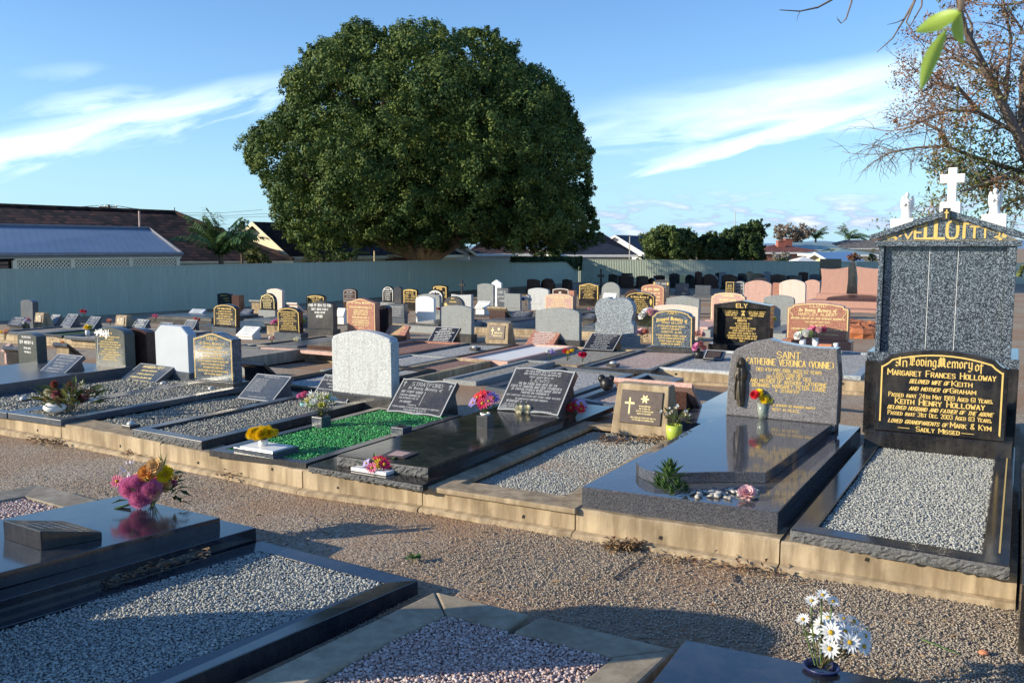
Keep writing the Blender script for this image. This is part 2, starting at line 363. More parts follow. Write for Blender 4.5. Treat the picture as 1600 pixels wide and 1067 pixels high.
def chaikin(p, it=2):
    for _ in range(it):
        closed = p[0] == p[-1]; q = [] if closed else [p[0]]
        for a, b in zip(p[:-1], p[1:]):
            q += [(a[0]*.75+b[0]*.25, a[1]*.75+b[1]*.25), (a[0]*.25+b[0]*.75, a[1]*.25+b[1]*.75)]
        p = q + ([q[0]] if closed else [p[-1]])
    return p
def glyph(ch, style):
    """strokes in units of cap height (1), width"""
    if style == 'G':
        if ch in GOTH:
            st = [[(s[i], s[i+1]) for i in range(0, len(s), 2)] for s in GOTH[ch]]
        else: return glyph(ch, 'S')
        w = max(x for s in st for x, y in s)
        return [[(x/6.2, y/6.2) for x, y in s] for s in st], w/6.2
    c = ch.upper(); d = GL.get(c)
    if d is None: return [], .35
    st = []
    for s in d.replace(' ', '').split('/'):
        p = [(int(s[i]), int(s[i+1])) for i in range(0, len(s) - 1, 2)]
        if c in 'CGOQSUJ023568(9)&D': p = chaikin(p) if c != 'D' else [p[0]] + chaikin(p[1:], 2)
        st.append([(x/6*.92, y/6) for x, y in p])
    if c == 'M' or c == 'W': st = [[(x*1.3, y) for x, y in s] for s in st]
    w = max([x for s in st for x, y in s] + [.02])
    return st, w
def text_strokes(txt, style):
    """style S plain caps, R roman caps with serifs, K small caps, G blackletter"""
    x = 0; out = []
    for ch in txt:
        if ch == ' ': x += .62 if style != 'G' else .6; continue
        sc = 1.; 
        if style == 'K' and ch.islower(): sc = .76
        st, w = glyph(ch, style)
        off = 0
        if style != 'G' and st:
            mn = min(p[0] for s in st for p in s); off = -mn; w -= mn
        for s in st:
            out.append(([(x + (p[0] + off) * sc, p[1] * sc) for p in s], 0))
            if style in 'RK':
                for e, o in ((s[0], s[1] if len(s) > 1 else s[0]), (s[-1], s[-2] if len(s) > 1 else s[0])):
                    if (e[1] < .01 or e[1] > .99) and abs(o[1] - e[1]) > .2:
                        out.append(([(x + (e[0] + off - .1) * sc, e[1] * sc), (x + (e[0] + off + .1) * sc, e[1] * sc)], 1))
        x += w * sc + (.2 if style != 'G' else .22)
    return out, x - .2
CNT = [0]
def put_text(mb, txt, cx, z, h, style='S', width=None, y=-.0015, nib=None, arc=0., align=0, slope=0.):
    st, w = text_strokes(txt, style)
    sx = h if width is None else width / max(w, .01)
    x0 = cx - w * sx / 2 if align == 0 else cx
    th = (nib or {'S': .15, 'R': .16, 'K': .16, 'G': .2}[style]) * h
    if style == 'G': nb = Vector((.8, .6)) * th * .5; mn = th * .2
    elif style in 'RK': nb = Vector((1, .12)) * th * .5; mn = th * .34
    else: nb = Vector((1, .25)) * th * .5; mn = th * .5
    def pt(p, o):
        X = x0 + p[0] * sx + o[0]; Z = z + p[1] * h + o[1]
        if arc: Z -= arc * ((X - cx) / (w * sx / 2)) ** 2
        return X + slope * p[1] * h, Z
    for s, ser in st:
        for a, b in zip(s[:-1], s[1:]):
            d = Vector(((b[0]-a[0]) * sx, (b[1]-a[1]) * h)); L = d.length
            if L < 1e-6: continue
            d /= L; nrm = Vector((-d.y, d.x)); k = nb.dot(nrm)
            off = nrm * max(abs(k), mn) if not ser else nrm * mn * .8
            e = d * th * (.22 if not ser else 0); CNT[0] += 1; yy = y - (CNT[0] % 9) * .00006
            q = [pt(a, off - e), pt(b, off + e), pt(b, -off + e), pt(a, -off - e)]
            mb.add([(X, yy, Z) for X, Z in q], [(0, 1, 2, 3)])
def put_line(mb, cx, z, h, width, rnd, y=-.0015):
    """a line of weathered lettering too small to read: letter-sized marks grouped in words"""
    x = cx - width / 2; end = cx + width / 2
    while x < end - h * .4:
        for k in range(rnd.randint(2, 8)):
            lw = h * rnd.uniform(.42, .62)
            if x + lw > end: break
            a = h * .17; CNT[0] += 1; yy = y - (CNT[0] % 7) * .00006
            mb.add([(x, yy, z), (x + a, yy, z), (x + a, yy, z + h), (x, yy, z + h)], [(0, 1, 2, 3)])
            t = rnd.random()
            if t < .65: mb.add([(x + lw - a, yy, z), (x + lw, yy, z), (x + lw, yy, z + h), (x + lw - a, yy, z + h)], [(0, 1, 2, 3)])
            for zz in ([.0, .84] if t < .3 else [.42] if t < .65 else [.84, .42]):
                mb.add([(x + a * .9, yy + .00003, z + h * zz), (x + lw - a * .3, yy + .00003, z + h * zz), (x + lw - a * .3, yy + .00003, z + h * (zz + .16)), (x + a * .9, yy + .00003, z + h * (zz + .16))], [(0, 1, 2, 3)])
            x += lw + h * .12
        x += h * .45
# ---------------------------------------------------------------- outlines of headstones (width w, height h)
def arc_pts(x0, z0, x1, z1, rise, n=10):
    return [(x0 + (x1-x0)*i/n, z0 + (z1-z0)*i/n + rise*4*(i/n)*(1-i/n)) for i in range(n+1)]
def profile(kind, w, h):
    a = w / 2
    if kind == 'flat': return [(-a,0),(a,0),(a,h),(-a,h)]
    if kind == 'arch': return [(-a,0),(a,0)] + arc_pts(a, h*.91, -a, h*.91, h*.09)
    if kind == 'round': return [(-a,0),(a,0)] + [(a*math.cos(t), h-a*.8+a*.8*math.sin(t)) for t in [math.pi*i/14 for i in range(15)]]
    if kind == 'peak': return [(-a,0),(a,0),(a,h*.87),(a*.55,h*.93),(a*.2,h*.985),(0,h),(-a*.2,h*.985),(-a*.55,h*.93),(-a,h*.87)]
    if kind == 'gable': return [(-a,0),(a,0),(a,h*.84),(0,h),(-a,h*.84)]
    if kind == 'oct': return [(-a,0),(a,0),(a,h*.83),(a*.62,h),(-a*.62,h),(-a,h*.83)]
    if kind == 'shoulder':
        c = [(a,h*.83),(a*.93,h*.835),(a*.86,h*.87),(a*.8,h*.915)]
        return [(-a,0),(a,0)] + c + arc_pts(a*.8, h*.915, -a*.8, h*.915, h*.085)[1:-1] + [(-x, z) for x, z in c[::-1]]
    if kind == 'clip':
        c = [(a,h*.84),(a*.97,h*.85),(a*.95,h*.89),(a*.88,h*.91)]
        return [(-a,0),(a,0)] + c + arc_pts(a*.88, h*.91, -a*.88, h*.91, h*.09)[1:-1] + [(-x, z) for x, z in c[::-1]]
    if kind == 'ear':
        c = [(a,h*.8),(a*.99,h*.84),(a*.95,h*.87),(a*.85,h*.88),(a*.83,h*.93)]
        return [(-a,0),(a,0)] + c + arc_pts(a*.83, h*.93, -a*.83, h*.93, h*.07)[1:-1] + [(-x, z) for x, z in c[::-1]]
    if kind == 'lobed':
        r = [(a,0),(a,h*.3),(a*.92,h*.34),(a*.88,h*.4),(a*.93,h*.5),(a,h*.64),(a*.97,h*.78),(a*.86,h*.9),(a*.66,h*.975),(a*.42,h),(a*.22,h),(a*.2,h*.965),(a*.06,h*.965)]
        return [(-x, z) for x, z in [(a,0)]] + r + [(-x, z) for x, z in r[::-1]][:-1]
    if kind == 'offset': return [(-a,0),(a,0),(a,h*.78),(a*.82,h*.86),(a*.5,h*.9),(a*.1,h),(-a*.3,h*.99),(-a*.8,h*.9),(-a,h*.8)]
    if kind == 'wave': return [(-a,0),(a,0),(a,h*.97),(a*.4,h*.93),(-a*.3,h*.9),(-a,h*.95)]
    raise KeyError(kind)
def outline(mb, prof, d, wd, y=-.0012, open_bottom=True):
    A = inset(prof, d); B = inset(prof, d + wd); n = len(prof)
    for i in range(1 if open_bottom else 0, n):
        j = (i + 1) % n; mb.add([(*A[i][:1], y, A[i][1]), (A[j][0], y, A[j][1]), (B[j][0], y, B[j][1]), (B[i][0], y, B[i][1])], [(0, 1, 2, 3)])
# ---------------------------------------------------------------- headstones
def build_letters(mb, mat, parent):
    """lettering parts: strokes that lie close together stay one mesh, far-apart lines become parts of their own"""
    n = len(mb.f)
    if n > 2600: return [mb.build('lettering', mat, parent)]
    V = np.array(mb.v, float); B = [V[list(f)] for f in mb.f]; lo = np.array([b.min(0) for b in B]); hi = np.array([b.max(0) for b in B]); sz = (hi - lo).max(1)
    lab = -np.ones(n, int); k = 0
    for s in range(n):
        if lab[s] >= 0: continue
        st = [s]; lab[s] = k
        while st:
            i = st.pop(); gap = np.maximum(0, np.maximum(lo - hi[i], lo[i] - hi)); near = (np.sqrt((gap ** 2).sum(1)) <= np.maximum(.018, .48 * np.maximum(sz, sz[i]))) & (lab < 0)
            for j in np.nonzero(near)[0]: lab[j] = k; st.append(j)
        k += 1
    out = []
    for c in range(k):
        m = MB()
        for i in np.nonzero(lab == c)[0]: m.add([mb.v[j] for j in mb.f[i]], [tuple(range(len(mb.f[i])))])
        out.append(m.build('lettering', mat, parent))
    return out
LET = {'gold': 'gold_leaf', 'cream': 'cream_lettering', 'white': 'white_lettering', 'silver': 'silver_lettering'}
def letters(t, w, h, prof, lines, col, seed=0, border=None, y=-.0015, pre=None):
    """inscription part. lines: list of (text or number of lines, z fraction of baseline, height fraction, width fraction, style)"""
    mb = MB(); rnd = random.Random(seed)
    for L in lines:
        txt, z, lh, wf = L[:4]; st = L[4] if len(L) > 4 else 'S'; kw = L[5] if len(L) > 5 else {}
        cx = kw.get('cx', 0) * w; k2 = {k: v for k, v in kw.items() if k != 'cx'}
        if txt is None: put_line(mb, cx, z * h, lh * h, wf * w, rnd, y)
        else: put_text(mb, txt, cx, z * h, lh * h, st, wf * w, y, **k2)
    if border: outline(mb, prof, border[0] * w, border[1] * w, y + .0001)
    if mb.f: return build_letters(mb, LET[col], t)
def autolines(n, top=.8, bot=.12, seed=0, lh=None, big=()):
    rnd = random.Random(seed * 13 + 5); st = (top - bot) / max(n, 1); out = []
    for i in range(n):
        big_ = i in big or (i == 0); hh = (lh or st * .58) * (1.25 if big_ else .9)
        out.append((None, top - st * (i + .8), hh, rnd.uniform(.42, .8)))
    return out
def stone_at(px0, px1, yb, yt, h0):
    BL = up(px0, yb, h0)
    w = solve(lambda k: proj(BL + D2 * k)[0], px1, .05, 6)
    C = BL + D2 * w / 2
    yc = proj(C)[1]
    h = solve(lambda k: -proj(C + Vector((0, 0, k)))[1], -yt, .05, 5)
    return C, w, h
def headstone(px0, px1, yb, yt, mat, kind, label, h0=.3, t=.1, text=None, col='gold', border=None, base=None, bmat=None, name='headstone', group=None, seed=None, rz=0., extra=None):
    """base: (side overhang m, height m, front overhang m)"""
    C, w, h = stone_at(px0, px1, yb, yt, h0)
    bh = base[1] if base else .12
    o = thing(name, label, 'headstone', (C.x, C.y, C.z - bh), -AZ + rz, group)
    lr_ = random.Random(int(px0 * 31 + yb)); o.rotation_euler[0] = math.radians(lr_.uniform(-1.6, 1.2)); o.rotation_euler[1] = math.radians(lr_.uniform(-.7, .7)); o.rotation_euler[2] += math.radians(lr_.uniform(-2, 2))
    p0 = profile(kind, w, h); p = [(x, z + bh) for x, z in p0]
    m = MB(); m.slab(p, 0, t, min(.008, w * .02)); m.build('slab', mat, o)
    b = MB(); e = base[0] if base else .0; fo = base[2] if base else 0.0
    if base: b.slab([(-w/2-e, -.3), (w/2+e, -.3), (w/2+e, bh), (-w/2-e, bh)], -fo, t + .06, .008); b.build('base', bmat or mat, o)
    else: b.box(-w/2+.01, w/2-.01, .008, t-.008, -.1, bh); b.build('foot', bmat or mat, o)
    if seed is None: seed = int(px0 * 7 + yb)
    if text:
        if isinstance(text, int): text = autolines(text, .84, .1, seed)
        pl = [(x, z) for x, z in p0]
        for x_ in (letters(o, w, h, pl, text, col, seed, border) or []): x_.location = (0, 0, bh)
    if extra: extra(o, w, h, bh, t)
    return o
def wrng(o, name, mat, fn, bevel=0):
    m = MB(); fn(m); return m.build(name, mat, o, bevel=bevel)
# ---------------------------------------------------------------- slanted tablets
def tablet(BL, BR, TL, mat, label, h0=.25, t=.06, text=6, col='silver', edge=None, group=None, lines=None, back='wedge', name='grave_tablet', seed=None, book=False, frame=True):
    A = up(*BL, h0); w = solve(lambda k: proj(A + D2 * k)[0], BR[0], .05, 5)
    # top-left corner: A + a*D1 + b*Z, solved from its pixel
    r = ray(*TL); cam = Vector((0, 0, HC))
    # (A + a D1 + b Z - cam) x r = 0  -> horizontal: cross of xy
    dx, dy = A.x, A.y
    a = (r.x * dy - r.y * dx) / (D1.x * r.y - D1.y * r.x)
    q = (A.y + a * D1.y) / r.y; b = HC + q * r.z - A.z
    a = max(a, .03); b = max(b, .04)
    L = math.hypot(a, b); tilt = math.atan2(b, a)           # angle of the face above the ground
    C = A + D2 * w / 2
    o = thing(name, label, 'grave marker', (C.x, C.y, C.z), -AZ, group)
    M = Matrix.Rotation(tilt - math.pi / 2, 4, 'X')         # local x right, y into the stone, z up the face
    pr = [(-w/2, 0), (w/2, 0), (w/2, L), (-w/2, L)]
    if book: pr = [(-w/2, 0)] + [(-w/2 + w*i/16, .012*math.sin(2*math.pi*i/16*1)**2) for i in range(1, 16)] + [(w/2, 0), (w/2, L)] + [(w/2 - w*i/16, L + .014*math.sin(2*math.pi*i/16)**2 - .008) for i in range(1, 16)] + [(-w/2, L)]
    M = Matrix.Rotation(-(math.pi / 2 - tilt), 4, 'X')
    m = MB(); m.slab(pr, 0, t, .006, M)
    m.build('slab', mat, o)
    if back == 'wedge':
        c = M @ Vector((0, t, L * .86)); c0 = M @ Vector((0, t, .02))
        m = MB(); ww = w / 2 - .03
        tri = [(c0.y, -.25), (c.y + .05, -.25), (c.y + .12 * L, 0.0), (c.y, c.z), (c0.y, c0.z)]
        m.loops([[(-ww, y, z) for y, z in tri], [(ww, y, z) for y, z in tri]]); m.build('support', mat if back == 'wedge' else back, o)
    else:
        c = M @ Vector((0, t, L * .8)); m = MB()
        for sx in (-1, 1): m.box(sx*w*.35-.02, sx*w*.35+.02, c.y-.02, c.y+.04, -.1, c.z); 
        m.build('support', mat, o)
    mb = MB(); seed = seed or int(BL[0] * 3 + BL[1]); rnd = random.Random(seed)
    for l in (lines if lines is not None else autolines(text, .92, .08, seed)):
        txt, z, lh, wf = l[:4]; st = l[4] if len(l) > 4 else 'S'; kw = l[5] if len(l) > 5 else {}
        cx = kw.get('cx', 0) * w
        if txt is None: put_line(mb, cx, z * L, lh * L, wf * w, rnd, -.0012)
        elif txt == '|': mb.add([(cx-.003, -.0012, z*L), (cx+.003, -.0012, z*L), (cx+.003, -.0012, (z+lh)*L), (cx-.003, -.0012, (z+lh)*L)], [(0,1,2,3)])
        elif txt == '+':
            hh = lh * L; a_ = hh * .07
            for x0, x1, z0, z1, yy in ((cx-a_, cx+a_, z*L, z*L+hh, -.0012), (cx-hh*.28, cx+hh*.28, z*L+hh*.62, z*L+hh*.76, -.0013)): mb.add([(x0,yy,z0),(x1,yy,z0),(x1,yy,z1),(x0,yy,z1)], [(0,1,2,3)])
        else: put_text(mb, txt, cx, z * L, lh * L, st, wf * w, -.0012, **{k: v for k, v in kw.items() if k != 'cx'})
    if mb.f:
        mb.v = [tuple(M @ Vector(p)) for p in mb.v]; build_letters(mb, LET[col], o)
    if edge:
        mb = MB(); outline(mb, pr, .004, .012, -.001, False); mb.v = [tuple(M @ Vector(p)) for p in mb.v]; mb.build('edge_band', edge, o)
    o['_w'] = w
    return o
# ---------------------------------------------------------------- grave surrounds and slabs
def corners(fl, fr, z, L, sk=0.):
    A, B = up(*fl, z), up(*fr, z)
    d = (B - A); d.z = 0; p = Vector((-d.y, d.x, 0)).normalized()
    p = Vector((math.sin(math.radians(28.8)), math.cos(math.radians(28.8)), 0))
    return [A, B, B + p * L, A + p * L]
def ins_quad(Q, d):
    P = inset([(q.x, q.y) for q in Q], d); return [Vector((p[0], p[1], q.z)) for p, q in zip(P, Q)]
def rock_strip(o, A, B, z0, z1, mat='rock_face', amp=.014):
    """rough split-stone face standing a little proud of the front of a kerb"""
    d = (B - A); d.z = 0; n = int(d.length / .018); d.normalize(); out = Vector((d.y, -d.x, 0)); m = MB(); nz = 5; vs = []
    for k in range(nz + 1):
        for i in range(n + 1):
            p = A.lerp(B, i / n); edge = k in (0, nz) or i in (0, n)
            vs.append((p.x + out.x * (.003 + (0 if edge else random.uniform(0, amp))), p.y + out.y * (.003 + (0 if edge else random.uniform(0, amp))), z0 + (z1 - z0) * k / nz + (0 if k == nz else random.uniform(-.004, .004)) - (random.uniform(0, .012) if k == 0 else 0)))
    m.add(vs, [(k*(n+1)+i, k*(n+1)+i+1, (k+1)*(n+1)+i+1, (k+1)*(n+1)+i) for k in range(nz) for i in range(n)])
    return m.build('rough_face', mat, o)
def surround(Q, w, zb, mat, label, fill=None, zin=.05, peb=None, step=.02, name='grave_surround', rough=False, wf=None, bevel=.003, group=None, cat='grave kerb', fname='gravel', sink=.12):
    """kerb frame: Q outer corners (front left, front right, back right, back left) at the top, w kerb width, zb height of the kerb"""
    o = thing(name, label, cat, tuple(sum(Q, Vector()) / 4 - Vector((0, 0, zb))), 0, group)
    org = o.location.copy(); P = [q - org for q in Q]
    I = ins_quad(P, w); m = MB()
    zt = [p.z for p in P]
    vs = [tuple(p) for p in P] + [tuple(p) for p in I] + [(p.x, p.y, p.z - zb - sink) for p in P] + [(p.x, p.y, p.z - zb - sink) for p in I]
    fs = []
    for i in range(4):
        j = (i + 1) % 4
        fs += [(i, j, 4+j, 4+i), (8+i, 8+j, j, i), (4+i, 4+j, 12+j, 12+i), (12+i, 12+j, 8+j, 8+i)]
    m.add(vs, fs); m.build('kerb', mat, o, bevel=bevel)
    if fill:
        m = MB(); I2 = [(p.x, p.y, p.z - zin - (.008 if peb else 0)) for p in ins_quad(P, w - .004)]
        m.poly_prism(I2, [p_[2] - .05 for p_ in I2]); stuff(m.build(fname, fill, o))
    if peb:
        zz = min(p.z for p in P) - zin
        pl = [(p.x, p.y) for p in ins_quad(P, w + step * .3)]
        # the bed follows the slope of the kerb
        pts = np.concatenate([fill_points(pl, 0, step), fill_points(pl, .006, step)])
        c = sum(P, Vector()) / 4; ax = P[3] - P[0]; sl = (P[3].z - P[0].z) / max((ax.x**2 + ax.y**2) ** .5, .01); u = Vector((ax.x, ax.y)).normalized()
        pts[:, 2] += c.z - zin + .006 + sl * ((pts[:, 0] - c.x) * u.x + (pts[:, 1] - c.y) * u.y)
        pebbles(fname, pts, step * 1.25, peb, o)
    if rough: rock_strip(o, P[0], P[1], P[0].z - zb, P[0].z - .006)
    return o
def ledger(Qs, heights, mats, label, name='ledger_slab', group=None, bevel=.0025, rough=(), sink=.1):
    """stack of flat slabs: Qs list of corner loops (at the top of each), heights of each below its loop"""
    c = sum(Qs[0], Vector()) / len(Qs[0]); o = thing(name, label, 'ledger stone', (c.x, c.y, c.z - heights[0]), 0, group); org = o.location.copy()
    nm = ['base_slab', 'top_slab', 'cap_slab']
    for k, (Q, hh, mt) in enumerate(zip(Qs, heights, mats)):
        m = MB(); P = [q - org for q in Q]; m.poly_prism([tuple(p) for p in P], [p.z - hh - (sink if k == 0 else 0) for p in P]); m.build(nm[k], mt, o, bevel=bevel)
        if k in rough: rock_strip(o, P[0], P[1], P[0].z - hh, P[0].z - .006)
    return o
# ---------------------------------------------------------------- flowers
def pmat(name, col, rough=.55):
    if name not in MATS:
        m, q, b = new_mat(name, rough, .3); v = objc(q)
        q.l(q.ramp(noise(q, v, 60, 3), [(.3, [c * .8 for c in col]), (.7, [min(1, c * 1.12) for c in col])]), b.inputs['Base Color'])
        t = q.n('ShaderNodeBsdfTranslucent', inp={0: (*col, 1)}); mx = q.n('ShaderNodeMixShader', inp={0: .25})
        q.l(b.outputs[0], mx.inputs[1]); q.l(t.outputs[0], mx.inputs[2])
        o = [x for x in q.t.nodes if x.type == 'OUTPUT_MATERIAL'][0]; q.l(mx.outputs[0], o.inputs[0])
    return name
PC = dict(magenta=(.72, .25, .46), pink=(.68, .16, .27), pale_pink=(.78, .48, .5), red=(.62, .02, .04), crimson=(.6, .02, .1), orange=(.78, .36, .08), apricot=(.8, .52, .22), yellow=(.82, .58, .015), lemon=(.72, .66, .12),
 white=(.82, .82, .8), cream=(.75, .7, .5), lilac=(.5, .42, .75), lavender=(.6, .56, .7), violet=(.34, .25, .6), protea=(.3, .1, .07), brown=(.2, .1, .05), salmon=(.75, .3, .2), peach=(.8, .5, .4), blueflower=(.25, .35, .6), dustypink=(.45, .17, .2), greenish=(.4, .5, .2))
def P(c): return pmat(c + '_petal', PC[c])
pmat('flower_eye', (.55, .36, .02)); pmat('dark_eye', (.12, .06, .02))
def frame_of(n):
    n = Vector(n).normalized(); a = n.orthogonal().normalized(); return n, a, n.cross(a)
def bloom(kind, c, n, r, col, parent, eye='flower_eye'):
    """one flower head centred on c, facing n"""
    n, a, b = frame_of(n); m = MB(); c = Vector(c)
    if kind == 'daisy':
        k = 14; ph = random.random()
        for i in range(k):
            t = 6.2832 * (i + ph + random.uniform(-.15, .15)) / k; d = a * math.cos(t) + b * math.sin(t) + n * random.uniform(.0, .22)
            m.petal(c + d * r * .12, d, n, r * random.uniform(.85, 1.02), r * .34, .1)
        m.cur = 1; q = MB(); m.blob(c + n * r * .08, r * .24, 8, 4)
        return m.build('bloom', [P(col), eye], parent)
    if kind == 'pompon':
        k = int(90 if r < .036 else 230)
        for i in range(k):
            z = 1 - 1.75 * (i + .5) / k; rr = math.sqrt(max(0, 1 - z * z)); t = i * 2.39996
            d = a * rr * math.cos(t) + b * rr * math.sin(t) + n * z
            m.petal(c + d * r * .5, d + n * .25, n if abs(z) < .9 else a, r * .62, r * .15, .2)
        m.blob(c, r * .55, 8, 5)
    elif kind == 'rose':
        for ring, (k, tilt, L) in enumerate([(3, 1.25, .75), (5, .95, .95), (6, .55, 1.05), (7, .15, 1.1)]):
            for i in range(k):
                t = 6.2832 * (i + ring * .37) / k; h = a * math.cos(t) + b * math.sin(t)
                d = h * math.cos(tilt) + n * math.sin(tilt)
                s = h.cross(n).normalized(); u = (n * math.cos(tilt) - h * math.sin(tilt))
                p0 = c + h * r * .1 - n * r * .35; LL = r * L; W = r * .62
                m.add([p0, p0 + d*LL*.5 + s*W*.9 + u*r*.12, p0 + d*LL + s*W*.6, p0 + d*LL*1.06 - u*r*.1, p0 + d*LL - s*W*.6, p0 + d*LL*.5 - s*W*.9 + u*r*.12, p0 + d*LL*.55 - u*r*.1],
                      [(0,1,6),(1,2,6),(2,3,6),(3,4,6),(4,5,6),(5,0,6)])
    elif kind == 'lily':
        for i in range(6):
            t = 6.2832 * i / 6; h = a * math.cos(t) + b * math.sin(t); d = h * .55 + n
            m.petal(c, d, n, r * 1.2, r * .5, .2)
    elif kind == 'spray':
        for i in range(26):
            d = Vector(rng.normal(size=3)).normalized(); m.petal(c + d * r * random.uniform(.3, .8), d, d.orthogonal(), r * .4, r * .25, .1)
    return m.build('bloom', P(col), parent)
def leaves(parent, pts, L, W, mat='stem_green', name='leaves'):
    m = MB()
    for p, d in pts: m.petal(p, Vector(d), Vector((random.uniform(-.3, .3), random.uniform(-.3, .3), 1)), L * random.uniform(.7, 1.2), W, .12)
    return m.build(name, mat, parent)
def bouquet(px, py, h0, label, cols, H=.2, R=.09, br=.035, n=8, kind='mix', vase=None, name='flower_bunch', lean=(0, 0), stems=True, leafmat='stem_green', nl=14, cat='flowers', group=None, base=.0, loc=None):
    """bunch of flowers standing (or lying) at a point; vase: (profile, material)"""
    c = up(px, py, h0) if loc is None else Vector(loc); o = thing(name, label, cat, tuple(c), random.uniform(0, .1), group)
    vt = 0
    if vase:
        m = MB(); m.lathe(vase[0], 18); m.build('vase', vase[1], o, smooth=True); vt = max(z for r, z in vase[0]) * .9
    m = MB(); lv = []
    for i in range(n):
        t = i * 2.4 + random.uniform(-.3, .3); rr = R * math.sqrt((i + .5) / n)
        p = Vector((rr * math.cos(t) + lean[0], rr * math.sin(t) + lean[1], H * random.uniform(.8, 1.08) - .35 * rr * rr / max(R, .01)))
        col = cols[i % len(cols)]; kd = kind if kind != 'mix' else ('daisy', 'rose', 'pompon')[i % 3]
        nrm = Vector((p.x - lean[0] * .5, p.y - lean[1] * .5, R * .9)) + Vector((-.25 * R, -.6 * R, 0))
        b = br * random.uniform(.8, 1.15); bloom(kd, p, nrm, b, col, o)
        if stems: m.tube([(random.uniform(-.01, .01), random.uniform(-.01, .01), vt * .6), (p.x * .5, p.y * .5, (vt + p.z) * .5), tuple(p - nrm.normalized() * b * .4)], .0025, 4)
    for i in range(nl):
        t = random.uniform(0, 6.28); rr = R * random.uniform(.2, 1.05); lv.append((Vector((rr*math.cos(t) + lean[0]*.8, rr*math.sin(t) + lean[1]*.8, vt + (H - vt) * random.uniform(.15, .8))), (math.cos(t), math.sin(t), random.uniform(-.1, .9))))
    if m.f: m.build('stems', leafmat, o)
    if nl: leaves(o, lv, R * .7, R * .22, leafmat)
    return o
def cyl(r, h, t=.006): return [(r*.85, 0), (r, h*.5), (r, h), (r - t, h), (r - t, h*.4), (.001, h*.4)]
def dome_cover(px, py, h0, label, r=.035, base=.05, name='grave_vase'):
    """low vase well: square stone pad with a domed steel lid"""
    c = up(px, py, h0); o = thing(name, label, 'vase', tuple(c), -AZ)
    m = MB(); m.box(-base, base, -base, base, -.02, .022); m.build('pad', 'charcoal_granite', o, bevel=.003)
    m = MB(); m.lathe([(r, .02), (r*.98, .03), (r*.8, .042), (r*.45, .05), (.002, .052)], 16); m.build('lid', 'pale_metal', o, smooth=True)
    return o
plain('pale_metal', (.5, .5, .48), .4, .1, 20, .5, .3)
plain('pink_stone_paint', (.5, .33, .28), .5)
plain('lime_plastic', (.4, .5, .07), .35, .06, 10)
plain('teal_ceramic', (.15, .4, .36), .3)
plain('white_ceramic', (.75, .75, .74), .25, .04)
plain('terracotta', (.5, .2, .1), .7)
plain('black_plastic', (.015, .015, .015), .4)
plain('navy_ceramic', (.03, .04, .12), .3)
def glass_mat():
    m, q, b = new_mat('vase_glass', .05, .5); b.inputs['Base Color'].default_value = (.75, .85, .75, 1); b.inputs['Transmission Weight'].default_value = .75; b.inputs['Roughness'].default_value = .15
glass_mat()
# ---------------------------------------------------------------- camera, sun, sky
cd = bpy.data.cameras.new('camera'); cam = bpy.data.objects.new('camera', cd); COL.objects.link(cam); SC.camera = cam
cam.location = (0, 0, HC); cam.rotation_euler = (math.pi / 2 - TH, 0, 0)
cd.sensor_width = 36; cd.lens = FP / 1600 * 36; cd.clip_start = .05; cd.clip_end = 20000
cd.dof.use_dof = True; cd.dof.focus_distance = 7.5; cd.dof.aperture_fstop = 11
SUN_EL = math.radians(18); SUN_AZ = math.radians(78)         # the sun stands to the left, a little behind the camera
sd = Vector((-math.sin(SUN_AZ) * math.cos(SUN_EL), -math.cos(SUN_AZ) * math.cos(SUN_EL), math.sin(SUN_EL)))
ld = bpy.data.lights.new('sun', 'SUN'); ld.energy = 4.9; ld.angle = math.radians(.5); ld.color = (1, .885, .68)
lo = bpy.data.objects.new('sun', ld); COL.objects.link(lo); lo.rotation_euler = sd.to_track_quat('Z', 'Y').to_euler(); lo.location = (-30, -10, 30)
W = bpy.data.worlds.new('World'); SC.world = W; W.use_nodes = True; q = NT(W.node_tree)
sky = q.n('ShaderNodeTexSky', sky_type='NISHITA', sun_disc=False, sun_elevation=SUN_EL, sun_rotation=math.atan2(sd.x, sd.y), air_density=1.0, dust_density=.3, ozone_density=1.6)
tc = q.n('ShaderNodeTexCoord').outputs['Generated']
sx = q.n('ShaderNodeSeparateXYZ', inp={0: tc})
az = q.m('MULTIPLY', q.m('ARCTAN2', sx.outputs[0], sx.outputs[1]), 57.2958); el = q.m('MULTIPLY', q.m('ARCSINE', sx.outputs[2]), 57.2958)
